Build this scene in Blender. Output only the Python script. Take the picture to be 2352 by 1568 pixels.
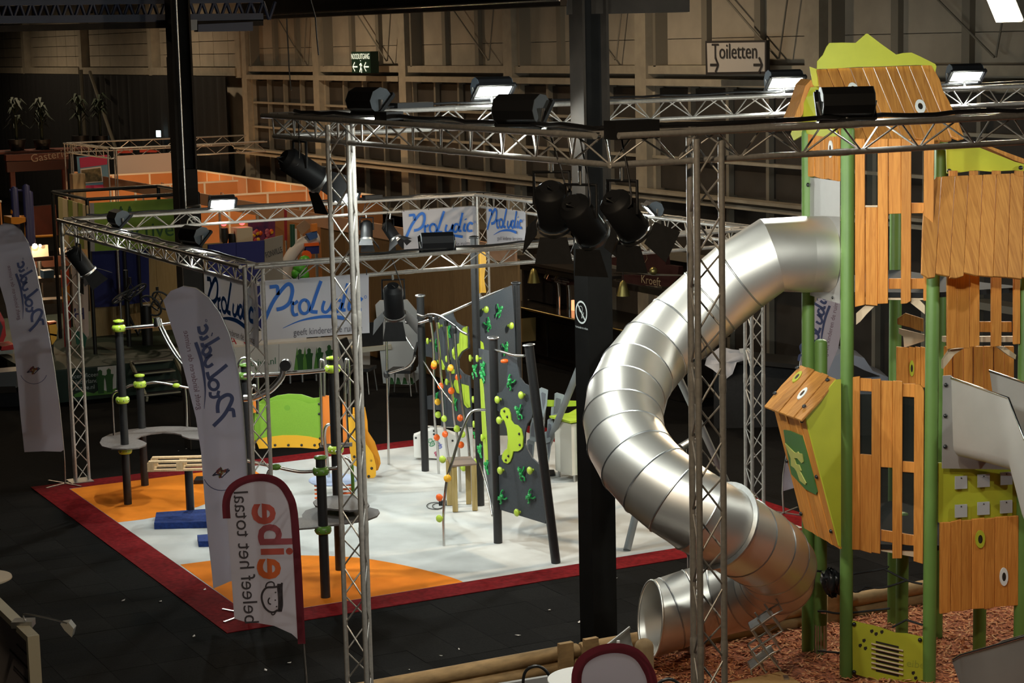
import bpy, bmesh, math, random
from mathutils import Vector as V, Matrix as M
random.seed(7)
for o in list(bpy.data.objects): bpy.data.objects.remove(o)
S = bpy.context.scene
COL = S.collection
# ---------------------------------------------------------------- camera (solved from the hall's vanishing points)
CH = 6.5; FPX = 4546.95; PIT = 0.1495009; ROL = -0.02253025; YAW = 2.66229549
_fw = V((math.cos(YAW)*math.cos(PIT), math.sin(YAW)*math.cos(PIT), -math.sin(PIT)))
_r0 = V((math.sin(YAW), -math.cos(YAW), 0)); _u0 = _r0.cross(_fw)
_R = _r0*math.cos(ROL) + _u0*math.sin(ROL); _U = _u0*math.cos(ROL) - _r0*math.sin(ROL)
CO = V((0, 0, CH))
cd = bpy.data.cameras.new('camera'); cam = bpy.data.objects.new('camera', cd); COL.objects.link(cam)
cam.matrix_world = M(((_R.x, _U.x, -_fw.x, 0), (_R.y, _U.y, -_fw.y, 0), (_R.z, _U.z, -_fw.z, CH), (0, 0, 0, 1)))
cd.sensor_fit = 'HORIZONTAL'; cd.sensor_width = 36; cd.lens = 36*FPX/2352; cd.clip_end = 300
S.camera = cam
# ---------------------------------------------------------------- world, hall lighting, exposure
W = bpy.data.worlds.new('world'); S.world = W; W.use_nodes = True
W.node_tree.nodes['Background'].inputs[0].default_value = (1.0, 0.85, 0.68, 1)
W.node_tree.nodes['Background'].inputs[1].default_value = 0.015
S.view_settings.view_transform = 'Standard'; S.view_settings.look = 'None'
S.view_settings.gamma = 1; S.view_settings.exposure = 0.0; S.view_settings.use_curve_mapping = False
WARM = (1.0, 0.78, 0.52); COOL = (0.93, 1.0, 0.95)
FLOOD_W = 580; HALL_W = 1250
# ---------------------------------------------------------------- pixel helpers: a pixel is a direction, the plane it meets gives the place
def ray(x, y): return _fw + _R*((x-1176)/FPX) - _U*((y-784)/FPX)
def G(x, y, z=0.0):
    d = ray(x, y); return CO + d*((z-CH)/d.z)
def PX(x, y, X):
    d = ray(x, y); return CO + d*(X/d.x)
def PY(x, y, Y):
    d = ray(x, y); return CO + d*(Y/d.y)
def PD(x, y, D): return CO + ray(x, y)*D
def depth(p): return (V(p)-CO).dot(_fw)
class Plane:
    def __init__(s, p, n): s.p = V(p); s.n = V(n).normalized()
    def at(s, x, y):
        d = ray(x, y); return CO + d*((s.p-CO).dot(s.n)/d.dot(s.n))
    def facing(s):                      # unit normal towards the camera side
        return s.n if (CO-s.p).dot(s.n) > 0 else -s.n
def vplane(a, b):                       # vertical plane through two ground points
    a = V(a); b = V(b); d = b-a
    return Plane(a, (d.y, -d.x, 0))
PLX = lambda X: Plane((X, 0, 0), (1, 0, 0))
PLY = lambda Y: Plane((0, Y, 0), (0, 1, 0))
VR = V((math.sin(YAW), -math.cos(YAW), 0))      # rightwards as the viewer stands, level
VF = V((math.cos(YAW), math.sin(YAW), 0))       # away from the viewer, level
def VPL(p): return Plane(p, VF)                  # upright plane square to the view through p
Z = V((0, 0, 1))
# ---------------------------------------------------------------- materials
MATS = {}; WOODS = set()
def mat(name, col, rough=0.6, metal=0.0, emit=0.0, noise=0.0, nscale=8.0, bump=0.0, trans=0.0, spec=0.5, stretch=(1, 1, 1), col2=None, alpha=1.0, coat=0.0):
    if name in MATS: return MATS[name]
    m = bpy.data.materials.new(name); m.use_nodes = True; nt = m.node_tree; N = nt.nodes; L = nt.links
    b = N['Principled BSDF']; c4 = (*col, 1)
    b.inputs['Base Color'].default_value = c4; b.inputs['Roughness'].default_value = rough; b.inputs['Metallic'].default_value = metal
    b.inputs['Specular IOR Level'].default_value = spec
    if coat: b.inputs['Coat Weight'].default_value = coat
    if emit:
        b.inputs['Emission Color'].default_value = c4; b.inputs['Emission Strength'].default_value = emit
    if noise or bump or col2:
        tc = N.new('ShaderNodeTexCoord'); mp = N.new('ShaderNodeMapping'); mp.inputs['Scale'].default_value = stretch
        L.new(tc.outputs['Object'], mp.inputs[0])
        nz = N.new('ShaderNodeTexNoise'); nz.inputs['Scale'].default_value = nscale; nz.inputs['Detail'].default_value = 5
        L.new(mp.outputs[0], nz.inputs['Vector'])
        if noise or col2:
            rp = N.new('ShaderNodeValToRGB'); k = noise
            lo = col2 if col2 else tuple(c*(1-k) for c in col); hi = col if col2 else tuple(min(1, c*(1+k)) for c in col)
            rp.color_ramp.elements[0].color = (*lo, 1); rp.color_ramp.elements[1].color = (*hi, 1)
            rp.color_ramp.elements[0].position = 0.3; rp.color_ramp.elements[1].position = 0.7
            L.new(nz.outputs['Fac'], rp.inputs[0]); L.new(rp.outputs[0], b.inputs['Base Color'])
        if bump:
            bp = N.new('ShaderNodeBump'); bp.inputs['Strength'].default_value = bump; bp.inputs['Distance'].default_value = 0.01
            L.new(nz.outputs['Fac'], bp.inputs['Height']); L.new(bp.outputs[0], b.inputs['Normal'])
    if trans:
        out = N['Material Output']; t = N.new('ShaderNodeBsdfTranslucent'); t.inputs[0].default_value = c4
        mx = N.new('ShaderNodeMixShader'); mx.inputs[0].default_value = trans
        L.new(b.outputs[0], mx.inputs[1]); L.new(t.outputs[0], mx.inputs[2]); L.new(mx.outputs[0], out.inputs[0])
    if alpha < 1: b.inputs['Alpha'].default_value = alpha
    MATS[name] = m; return m
def wood(name, c1, c2, rough=0.5, rnd=0.25):
    if name in MATS: return MATS[name]
    m = bpy.data.materials.new(name); m.use_nodes = True; nt = m.node_tree; N = nt.nodes; L = nt.links; b = N['Principled BSDF']
    tc = N.new('ShaderNodeAttribute'); tc.attribute_name = 'grain'; oi = N.new('ShaderNodeObjectInfo'); ad = N.new('ShaderNodeVectorMath'); ad.operation = 'ADD'
    sc = N.new('ShaderNodeVectorMath'); sc.operation = 'SCALE'; sc.inputs['Scale'].default_value = 37
    cb = N.new('ShaderNodeCombineXYZ'); L.new(oi.outputs['Random'], cb.inputs[0]); L.new(oi.outputs['Random'], cb.inputs[1]); L.new(oi.outputs['Random'], cb.inputs[2])
    L.new(cb.outputs[0], sc.inputs[0]); L.new(tc.outputs['Vector'], ad.inputs[0]); L.new(sc.outputs[0], ad.inputs[1])
    mp = N.new('ShaderNodeMapping'); mp.inputs['Scale'].default_value = (16, 16, 1.1); L.new(ad.outputs[0], mp.inputs[0])
    nz = N.new('ShaderNodeTexNoise'); nz.inputs['Scale'].default_value = 2.2; nz.inputs['Detail'].default_value = 6; nz.inputs['Distortion'].default_value = 1.2
    L.new(mp.outputs[0], nz.inputs['Vector'])
    rp = N.new('ShaderNodeValToRGB'); rp.color_ramp.elements[0].color = (*c2, 1); rp.color_ramp.elements[1].color = (*c1, 1)
    rp.color_ramp.elements[0].position = 0.32; rp.color_ramp.elements[1].position = 0.62
    L.new(nz.outputs['Fac'], rp.inputs[0])
    hs = N.new('ShaderNodeHueSaturation'); mr = N.new('ShaderNodeMapRange'); mr.inputs[3].default_value = 1-rnd; mr.inputs[4].default_value = 1+rnd*0.6
    L.new(oi.outputs['Random'], mr.inputs[0]); L.new(mr.outputs[0], hs.inputs['Value']); L.new(rp.outputs[0], hs.inputs['Color'])
    L.new(hs.outputs[0], b.inputs['Base Color']); b.inputs['Roughness'].default_value = rough; b.inputs['Specular IOR Level'].default_value = 0.3
    MATS[name] = m; WOODS.add(name); return m
# ---------------------------------------------------------------- mesh builder
def basis(d):
    d = V(d).normalized(); a = V((0, 0, 1)) if abs(d.z) < 0.9 else V((1, 0, 0))
    u = d.cross(a).normalized(); return u, d.cross(u).normalized(), d
class MB:
    def __init__(s): s.v = []; s.f = []; s.sm = []
    def add(s, vs, fs, smooth=False):
        k = len(s.v); s.v += [V(p) for p in vs]; s.f += [tuple(i+k for i in f) for f in fs]; s.sm += [smooth]*len(fs); return s
    def tube(s, pts, r, n=8, cap=True, smooth=True):
        pts = [V(p) for p in pts]; m = len(pts); rr = r if isinstance(r, (list, tuple)) else [r]*m
        vs = []; fs = []; pu = None
        for i, p in enumerate(pts):
            t = (pts[min(i+1, m-1)]-pts[max(i-1, 0)])
            if t.length < 1e-9: t = Z
            t.normalize()
            if pu is None: u = basis(t)[0]
            else:
                u = pu - t*pu.dot(t)
                u = u.normalized() if u.length > 1e-6 else basis(t)[0]
            w = t.cross(u); pu = u
            vs += [p + (u*math.cos(2*math.pi*j/n) + w*math.sin(2*math.pi*j/n))*rr[i] for j in range(n)]
        for i in range(m-1):
            for j in range(n): fs.append((i*n+j, i*n+(j+1) % n, (i+1)*n+(j+1) % n, (i+1)*n+j))
        s.add(vs, fs, smooth)
        if cap: s.add(vs[:n], [tuple(range(n-1, -1, -1))]); s.add(vs[-n:], [tuple(range(n))])
        return s
    def box(s, c, size, ax=None):
        c = V(c); X, Y, Zz = ax if ax else (V((1, 0, 0)), V((0, 1, 0)), V((0, 0, 1))); a, b, d = [k/2 for k in size]
        vs = [c + X*(a*i) + Y*(b*j) + Zz*(d*k) for i in (-1, 1) for j in (-1, 1) for k in (-1, 1)]
        return s.add(vs, [(0, 1, 3, 2), (4, 6, 7, 5), (0, 4, 5, 1), (2, 3, 7, 6), (0, 2, 6, 4), (1, 5, 7, 3)])
    def beam(s, p, q, w, h, up=Z):          # box from p to q
        p = V(p); q = V(q); d = (q-p); L = d.length; d.normalize(); sd = d.cross(V(up))
        sd = sd.normalized() if sd.length > 1e-6 else basis(d)[0]
        return s.box((p+q)/2, (L, w, h), (d, sd, sd.cross(d)))
    def slab(s, loop, off):                 # polygon loop extruded by vector off
        n = len(loop); loop = [V(p) for p in loop]; off = V(off); vs = loop + [p+off for p in loop]
        s.add(vs, [tuple(range(n)), tuple(range(2*n-1, n-1, -1))] + [(i, n+i, n+(i+1) % n, (i+1) % n) for i in range(n)]); return s
    def lathe(s, o, prof, n=16, axis=Z, smooth=True):
        u, w, d = basis(axis); o = V(o); m = len(prof); vs = []; fs = []
        for r, h in prof: vs += [o + d*h + (u*math.cos(2*math.pi*j/n) + w*math.sin(2*math.pi*j/n))*max(r, 1e-4) for j in range(n)]
        for i in range(m-1):
            for j in range(n): fs.append((i*n+j, i*n+(j+1) % n, (i+1)*n+(j+1) % n, (i+1)*n+j))
        s.add(vs, fs, smooth); s.add(vs[:n], [tuple(range(n-1, -1, -1))]); s.add(vs[-n:], [tuple(range(n))]); return s
    def ball(s, c, r, n=10, sc=(1, 1, 1), ax=None):
        c = V(c); ax = ax or (V((1, 0, 0)), V((0, 1, 0)), Z); m = max(4, n//2); vs = []; fs = []
        for i in range(m+1):
            t = math.pi*i/m
            for j in range(n):
                p = 2*math.pi*j/n; k = max(math.sin(t), 1e-3)
                vs.append(c + ax[0]*(r*sc[0]*k*math.cos(p)) + ax[1]*(r*sc[1]*k*math.sin(p)) + ax[2]*(r*sc[2]*math.cos(t)))
        for i in range(m):
            for j in range(n): fs.append((i*n+j, (i+1)*n+j, (i+1)*n+(j+1) % n, i*n+(j+1) % n))
        return s.add(vs, fs, True)
    def sheet(s, rows, smooth=True):        # grid of points
        n = len(rows[0]); vs = [p for r in rows for p in r]; fs = []
        for i in range(len(rows)-1):
            for j in range(n-1): fs.append((i*n+j, i*n+j+1, (i+1)*n+j+1, (i+1)*n+j))
        return s.add(vs, fs, smooth)
    def ribbon(s, pts, w, nrm, lift=0.004): # flat stroke in a plane with normal nrm
        pts = [V(p) for p in pts]; nrm = V(nrm).normalized(); L = []; Rr = []
        for i, p in enumerate(pts):
            t = (pts[min(i+1, len(pts)-1)]-pts[max(i-1, 0)]).normalized(); k = nrm.cross(t); ww = w[i] if isinstance(w, list) else w
            L.append(p + k*ww/2 + nrm*lift); Rr.append(p - k*ww/2 + nrm*lift)
        return s.sheet([L, Rr], False)
    def mesh(s, name, org=V((0, 0, 0))):
        me = bpy.data.meshes.new(name); me.from_pydata([p-org for p in s.v], [], s.f)
        me.polygons.foreach_set('use_smooth', s.sm); me.update(); return me
    def build(s, name, mt, parent=None, fix=True, grain=None, bevel=0.0):
        org = wloc(parent); me = s.mesh(name, org)
        if fix:
            bm = bmesh.new(); bm.from_mesh(me)
            if bevel: bmesh.ops.remove_doubles(bm, verts=bm.verts, dist=1e-5); bmesh.ops.bevel(bm, geom=list(bm.edges), offset=bevel, segments=1, affect='EDGES', clamp_overlap=True)
            bmesh.ops.recalc_face_normals(bm, faces=bm.faces); bm.to_mesh(me); bm.free()
        if mt is not None and mt.name in WOODS:
            at_ = me.attributes.new('grain', 'FLOAT_VECTOR', 'POINT'); g = grain or (V((1, 0, 0)), V((0, 1, 0)), V((0, 0, 1))); vals = []
            for v in me.vertices: p = v.co + org; vals += [p.dot(g[0]), p.dot(g[1]), p.dot(g[2])]
            at_.data.foreach_set('vector', vals)
        return link(name, me, mt, parent)
def wloc(o):
    l = V((0, 0, 0))
    while o is not None: l = l + o.location; o = o.parent
    return l
def link(name, me, mt, parent=None):
    if mt is not None and not me.materials: me.materials.append(mt)
    o = bpy.data.objects.new(name, me); COL.objects.link(o); o.parent = parent; return o
def inst(name, me, mtx, parent, mt=None):  # shared mesh placed by a world matrix
    o = bpy.data.objects.new(name, me); COL.objects.link(o); o.parent = parent
    o.matrix_local = M.Translation(-wloc(parent)) @ mtx
    if mt is not None and not me.materials: me.materials.append(mt)
    return o
def tag(o, label=None, cat=None, group=None, kind=None):
    if label: o['label'] = label
    if cat: o['category'] = cat
    if group: o['group'] = group
    if kind: o['kind'] = kind
    return o
def thing(name, loc, label, cat, group=None):
    o = bpy.data.objects.new(name, None); COL.objects.link(o); o.location = V(loc); o.empty_display_size = 0.1
    return tag(o, label, cat, group)
def struct(name, mb, mt): return tag(mb.build(name, mt), kind='structure')
def frame(d, up=Z):                         # matrix whose X axis is d
    d = V(d).normalized(); s_ = V(up).cross(d); s_ = s_.normalized() if s_.length > 1e-6 else basis(d)[0]
    u = d.cross(s_); return M(((d.x, s_.x, u.x, 0), (d.y, s_.y, u.y, 0), (d.z, s_.z, u.z, 0), (0, 0, 0, 1)))
def smooth_path(pts, k=6):
    pts = [V(p) for p in pts]; out = []
    for i in range(len(pts)-1):
        p0 = pts[max(i-1, 0)]; p1 = pts[i]; p2 = pts[i+1]; p3 = pts[min(i+2, len(pts)-1)]
        for j in range(k):
            t = j/k; out.append(0.5*((2*p1) + (p2-p0)*t + (2*p0-5*p1+4*p2-p3)*t*t + (3*p1-p0-3*p2+p3)*t**3))
    out.append(pts[-1]); return out
def plate(name, pix, pl, th, mt, parent, lift=0.0):   # traced outline on a plane, given real thickness behind it
    n = pl.facing(); mb = MB().slab([pl.at(x, y) + n*lift for x, y in pix], -n*th); dn = (Z - n*n.z); dn = dn.normalized() if dn.length > 1e-3 else VF
    wd_ = mt is not None and mt.name in WOODS; return mb.build(name, mt, parent, True, (dn.cross(n), n, dn), 0.004 if wd_ and th > 0.02 else 0.0)
def text_mesh(txt, size, mt, origin, right, up, nrm, parent, name='lettering', lift=0.004, sx=1.0, align='CENTER', space=1.0, bold=0.0):
    cu = bpy.data.curves.new('t', 'FONT'); cu.body = txt; cu.size = size; cu.align_x = align; cu.align_y = 'CENTER'; cu.resolution_u = 3; cu.space_character = space; cu.offset = bold
    t = bpy.data.objects.new('t', cu); COL.objects.link(t); bpy.context.view_layer.update()
    me = bpy.data.meshes.new_from_object(t.evaluated_get(bpy.context.evaluated_depsgraph_get()))
    bpy.data.objects.remove(t); bpy.data.curves.remove(cu)
    me.name = name; right = V(right).normalized(); up = V(up); up = (up-right*up.dot(right)).normalized()
    o = V(origin) + V(nrm).normalized()*lift - wloc(parent)
    for v in me.vertices: v.co = o + right*(v.co.x*sx) + up*v.co.y
    me.materials.clear(); return link(name, me, mt, parent)
# shared materials
ALU = mat('truss_aluminium', (0.50, 0.475, 0.44), 0.36, 0.45, noise=0.12, nscale=30)
CHROME = mat('polished_steel', (0.7, 0.7, 0.7), 0.18, 1.0)
STEEL = mat('galvanised_steel', (0.5, 0.5, 0.49), 0.4, 1.0, noise=0.1, nscale=20)
BLACK = mat('black_paint', (0.012, 0.012, 0.013), 0.45)
BLACKM = mat('matt_black', (0.008, 0.008, 0.009), 0.8, noise=0.3, nscale=20)
WHITE = mat('white_laminate', (0.78, 0.77, 0.74), 0.4)
BOLT = mat('bolt_black', (0.015, 0.015, 0.015), 0.35)
# ================================================================ hall shell
YW = 22.0                                             # long side wall
M_TILE = [mat('carpet_tile_%s' % k, c, 0.97, noise=0.35, nscale=60, bump=0.4, spec=0.08) for k, c in (('black', (0.0060, 0.0058, 0.0058)), ('charcoal', (0.0082, 0.0079, 0.0078)), ('soot', (0.0042, 0.0041, 0.0041)))]
fl = struct('floor', MB().box((-45, 12, -0.06), (110, 60, 0.1)), M_TILE[0])
tile = [MB().box((0, 0, 0), (0.497, 0.497, 0.012)).mesh('carpet_tile') for _ in range(3)]
for me, m_ in zip(tile, M_TILE): me.materials.append(m_)
def pix(p):
    d = V(p)-CO; z = d.dot(_fw); return 1176+FPX*d.dot(_R)/z, 784-FPX*d.dot(_U)/z
cells = []
for i in range(-58, -26):
    for j in range(4, 36):
        c = V((i*0.5+0.25, j*0.5+0.25, 0)); px, py = pix(c)
        if -40 < px < 2390 and py < 1640 and not (-29.4 < c.x < -20.9 and 7.35 < c.y < 15.4): cells.append((depth(c), c))
cells.sort(key=lambda t: t[0])
for k, (d_, c) in enumerate(cells[:298]): inst('carpet_tile', tile[random.randrange(3)], M.Translation(c + V((0, 0, -0.004+random.uniform(-0.0015, 0.0015)))), fl)
rest = MB()
for d_, c in cells[298:1400]: rest.box(c + V((0, 0, -0.004)), (0.497, 0.497, 0.012))
r_ = rest.build('carpet_tile', M_TILE[1], fl); tag(r_, kind='stuff')
# exhibition carpets
RED = mat('red_carpet', (0.17, 0.0085, 0.011), 0.95, noise=0.3, nscale=14, bump=0.3, spec=0.08)
GREYC = mat('grey_white_carpet', (0.55, 0.555, 0.545), 0.95, noise=0.16, nscale=1.3, bump=0.2, spec=0.1)
ORG = mat('orange_carpet', (0.80, 0.225, 0.018), 0.95, noise=0.12, nscale=2.0, bump=0.2, spec=0.1)
cx0, cx1, cy0, cy1 = -29.0, -21.12, 7.5, 15.3; bw = 0.47; zt = 0.008
cr = thing('carpet_border', ((cx0+cx1)/2, (cy0+cy1)/2, 0), 'dark red carpet border framing the grey and orange show floor', 'carpet')
for a, b in (((cx0-bw, cy0-bw), (cx1+bw, cy0)), ((cx0-bw, cy1), (cx1+bw, cy1+bw)), ((cx0-bw, cy0), (cx0, cy1)), ((cx1, cy0), (cx1+bw, cy1))):
    MB().box(((a[0]+b[0])/2, (a[1]+b[1])/2, zt/2+0.003), (abs(b[0]-a[0]), abs(b[1]-a[1]), zt)).build('border_strip', RED, cr)
fc = thing('show_carpet', ((cx0+cx1)/2, (cy0+cy1)/2, 0), 'pale grey show carpet with inset orange patches under the play equipment', 'carpet')
MB().box(((cx0+cx1)/2, (cy0+cy1)/2, 0.0065), (cx1-cx0-0.002, cy1-cy0-0.002, 0.012)).build('grey_field', GREYC, fc)
def patch(pixs):
    pts = [G(x, y, 0.0146) for x, y in pixs]
    pts = [V((min(max(p.x, cx0+0.003), cx1-0.003), max(p.y, cy0+0.003), 0.0146)) for p in pts]
    MB().slab(pts, (0, 0, -0.006)).build('orange_patch', ORG, fc)
patch([(150, 1124), (271, 1199), (330, 1192), (400, 1178), (455, 1163), (490, 1150), (560, 1120), (600, 1090), (560, 1066), (480, 1072), (330, 1090), (200, 1106)])
e2 = smooth_path([V((414, 1296, 0)), V((500, 1285, 0)), V((580, 1277, 0)), V((700, 1275, 0)), V((820, 1280, 0)), (920, 1296, 0), (1000, 1315, 0), (1050, 1330, 0), (1071, 1340, 0)], 3)
patch([(p.x, p.y) for p in e2] + [(695, 1404), (540, 1392)])
# long wall: bays between pilasters
WBEI = mat('wall_panel_beige', (0.40, 0.345, 0.27), 0.75, noise=0.12, nscale=1.5, bump=0.05)
WSTEEL = mat('wall_steel_cream', (0.37, 0.32, 0.245), 0.6, noise=0.12, nscale=4)
WGLASS = mat('dark_window_board', (0.040, 0.033, 0.027), 0.6, noise=0.2, nscale=2)
WGREY = mat('stud_grey', (0.21, 0.185, 0.145), 0.6)
wall = struct('wall_right', MB().box((-58, YW+0.35, 5.5), (90, 0.1, 11)), WBEI)
X0, BAY = -54.0, 6.03
xs = [X0 + BAY*k for k in range(-1, 7)]
XEND = xs[-1]
def wb(name, x0, x1, z0, z1, y0, y1, m_): return MB().box(((x0+x1)/2, YW+(y0+y1)/2, (z0+z1)/2), (x1-x0, y1-y0, z1-z0)).build(name, m_, wall)
for k, x in enumerate(xs):
    wb('pilaster', x-0.22, x+0.22, 0, 10.5, -0.16, 0.3, WSTEEL)
    wb('pilaster_flange', x+0.42, x+0.52, 5.95, 10.5, -0.1, 0.3, WGREY)
    if k == len(xs)-1: break
    a, b = x+0.22, x+BAY-0.22; w3 = (b-a)/3
    for q in range(3):
        for z0, z1 in ((5.98, 6.5), (6.515, 7.6), (7.615, 8.7)): wb('wall_panel', a+q*w3+0.03, a+(q+1)*w3-0.03, z0, z1, 0.2, 0.27, WBEI)
    for q in (1, 2): wb('stud', a+q*w3-0.1, a+q*w3+0.1, 5.98, 10.4, 0.08, 0.26, WGREY)
    wb('cross_beam', a, b, 5.80, 5.97, -0.1, 0.26, WSTEEL); wb('cross_beam', a, b, 5.56, 5.70, -0.18, 0.2, WSTEEL)
    for q in range(4):
        for r0, r1 in ((4.86, 5.5), (4.1, 4.8), (3.42, 4.04), (0.0, 3.2)):
            wb('window_pane', a+0.1+q*(b-a-0.1)/4, a-0.03+(q+1)*(b-a-0.1)/4+0.1, r0, r1, 0.12, 0.17, WGLASS)
    for q in range(5): wb('mullion', a+q*(b-a-0.1)/4, a+q*(b-a-0.1)/4+0.1, 0, 5.6, 0.0, 0.2, WSTEEL if q in (0, 4) else WGREY)
    for z in (4.83, 4.07): wb('transom', a, b, z-0.03, z+0.03, -0.02, 0.2, WSTEEL)
    MB().tube([(a+0.3, YW-0.05, 9.0), (b-1.0, YW-0.05, 6.1)], 0.02, 6).build('brace_rod', WGREY, wall)
    MB().tube([(b-0.3, YW-0.02, 9.0), (b-1.0, YW-0.02, 6.1)], 0.02, 6).build('brace_rod', WGREY, wall)
wb('ledge', xs[0]-0.3, XEND+3, 3.22, 3.30, -0.42, 0.2, WSTEEL); wb('ledge', xs[0]-0.3, XEND+3, 3.36, 3.42, -0.5, -0.2, WSTEEL)
wb('lower_rail', xs[0], XEND+3, 2.0, 2.12, -0.3, 0.2, WGREY)
# left stretch of the same wall: sectional doors above a black drape
xd = xs[0]
for k in range(4):
    a = xd-0.4-k*9.2
    wb('door_frame_post', a-0.25, a+0.2, 5.6, 9.5, -0.2, 0.25, WSTEEL)
    wb('door_sill', a-9.0, a-0.2, 5.66, 5.92, -0.25, 0.2, WSTEEL)
    for q in range(6):
        for r_i in range(5): wb('door_panel', a-8.9+q*1.44, a-8.9+q*1.44+1.41, 5.95+r_i*0.42, 5.95+r_i*0.42+0.4, 0.1, 0.2, WBEI)
dr = MB(); rows = [[], []]
for i in range(241):
    x = -98 + i*(97.9-60.6)/240*1.0; y = YW-0.5 + 0.09*math.sin(i*1.3) + 0.04*math.sin(i*3.1)
    rows[0].append(V((x, y, 5.65))); rows[1].append(V((x, y, 0)))
dr.sheet(rows)
tag(dr.build('black_drape', BLACKM, None, False), 'long black drape hanging below the beige door panels', 'curtain')
struct('wall_end', MB().box((-99, 5, 5.5), (0.2, 40, 11)), BLACKM)
struct('wall_left', MB().box((-58, -10, 5.5), (90, 0.2, 11)), mat('dark_wall', (0.05, 0.045, 0.04), 0.9))
struct('ceiling', MB().box((-58, 6, 11.1), (90, 33, 0.2)), mat('dark_ceiling', (0.06, 0.055, 0.05), 0.9))
# ---------------------------------------------------------------- pillars and roof steel
PIL = mat('pillar_black', (0.006, 0.0055, 0.005), 0.8, noise=0.2, nscale=5, spec=0.12); PILB = mat('pillar_brown_steel', (0.022, 0.017, 0.013), 0.8, noise=0.2, nscale=5, spec=0.12)
def pillar(c, label, w, brown):
    t = thing('hall_pillar', (c[0], c[1], 0), label, 'pillar'); ax = (V((1, 0, 0)), V((0, 1, 0)), Z)
    cc = V((c[0], c[1], 0)); zc = 4.5 if not brown else 4.6
    MB().box(cc + Z*(zc/2+ (0.0)), (w, w, zc), ax).build('cladding', PIL, t)
    MB().box(cc + Z*(zc+2.8), (0.05, w*0.94, 5.6), ax).build('steel_web', PIL, t)
    for s_ in (-1, 1): MB().box(cc + Z*(zc+2.8) + V((0, s_*w*0.48, 0)), (w*0.96, 0.03, 5.6), ax).build('steel_flange', PILB, t)
    return t, ax
pc, pax = pillar((-17.82, 10.23), 'black boxed steel pillar with round no-smoking sign beside the tube slide', 0.29, False)
pl_, _ = pillar((-31.0, 10.2), 'black hall pillar behind the lighting truss with grey conduit', 0.31, True)
MB().box(V((-31.0, 10.2-0.165, 3.2)), (0.30, 0.02, 6.4), pax).build('corner_angle', PILB, pl_)
mb = MB().tube([V((-31.0, 10.2, 0)) + VR*0.02 - VF*0.23 + Z*3.95, V((-31.0, 10.2, 0)) + VR*0.02 - VF*0.23 + Z*9], 0.02, 8)
mb.tube([V((-31.0, 10.2, 0)) + VR*0.02 - VF*0.23 + Z*3.95, V((-31.0, 10.2, 0)) + VR*0.02 - VF*0.23 + Z*4.0, V((-31, 10.2, 0)) + VR*0.26 - VF*0.23 + Z*4.02, V((-31, 10.2, 0)) + VR*0.26 - VF*0.23 + Z*3.95], 0.018, 8)
mb.build('conduit', STEEL, pl_)
def nosmoke(p, r, par, nrm, right, cap):
    W_ = mat('sign_white', (0.62, 0.66, 0.64), 0.5); n = V(nrm); up = Z
    ring = [p + right*(r*math.cos(a*math.pi/16)) + up*(r*math.sin(a*math.pi/16)) for a in range(33)]
    mb = MB().ribbon(ring, r*0.17, n); mb.ribbon([p - right*r*0.66 + up*r*0.66, p + right*r*0.66 - up*r*0.66], r*0.17, n)
    mb.ribbon([p + right*r*0.05 - up*r*0.55, p + right*r*0.1 + up*r*0.05, p + right*r*0.45 + up*r*0.0, p + right*r*0.1 - up*r*0.55], r*0.06, n)
    arc = [p + right*(r*0.32*math.cos(a*math.pi/8) - r*0.1) + up*(r*0.28*math.sin(a*math.pi/8)+r*0.3) for a in range(17)]
    mb.ribbon(arc, r*0.05, n); mb.build('no_smoking_symbol', W_, par, False)
    text_mesh(cap, r*0.3, W_, p - up*r*1.45, right, up, n, par, 'sign_lettering')
nosmoke(PLY(10.23-0.146).at(1336, 717), 0.112, pc, V((0, -1, 0)), V((1, 0, 0)), 'Verboden te roken')
nosmoke(PLX(-31.0+0.157).at(445, 513), 0.11, pl_, V((1, 0, 0)), V((0, 1, 0)), 'Verboden te roken')
# roof beam on the centre pillar, long dark beam and the blue lattice girder
BLUE = mat('girder_blue', (0.012, 0.016, 0.042), 0.5)
rb = thing('roof_beam', (-17.8, 10.2, 7.0), 'dark flat steel roof beam resting on the black pillar by the tube slide', 'beam')
pr = Plane(V((-17.82, 10.2, 0)), VF)
plate('web', [(1303, 8), (1584, 8), (1584, 27), (1303, 33)], pr, 0.3, PILB, rb); plate('lower_flange', [(1303, -40), (1584, -40), (1584, 8), (1303, 8)], pr, 0.1, PILB, rb)
rd = thing('roof_beam', PY(900, 30, 15.0), 'long dark roof beam with polished edge running above the emergency exit sign', 'beam')
p0 = PY(560, 40, 15.0); p1 = PY(1320, 3, 15.0)
MB().beam(p0, p1, 0.5, 0.12).build('lower_flange', PILB, rd); MB().beam(p0+Z*0.28, p1+Z*0.28, 0.08, 0.5).build('web', PILB, rd); MB().tube([p0-V((0, .26, -.02)), p1-V((0, .26, -.02))], 0.02, 6).build('cable_tray_edge', CHROME, rd)
gd = thing('lattice_girder', PX(250, 40, -31.0), 'dark blue lattice roof girder beside the brown hall pillar', 'girder')
for yy, th in ((45, 0.12), (66, 0.10), (4, 0.12)):
    a = PX(-40, yy+1, -31.75); b = PX(600, yy-6 if yy != 66 else yy-14, -31.75); MB().beam(a, b, 0.2, th).build('chord', BLUE if yy != 66 else PILB, gd)
zz = MB()
for i in range(24):
    x = -40+i*28; a = PX(x, 4, -31.75); b = PX(x+14, 45, -31.75); c = PX(x+28, 4, -31.75); zz.tube([a, b], 0.03, 6); zz.tube([b, c], 0.03, 6)
zz.build('lattice', BLUE, gd)
MB().slab([PX(x, y, -31.5) for x, y in ((455, 56), (581, 50), (581, 71), (455, 73))], (-0.2, 0, 0)).build('end_plate', BLUE, gd)
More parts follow.
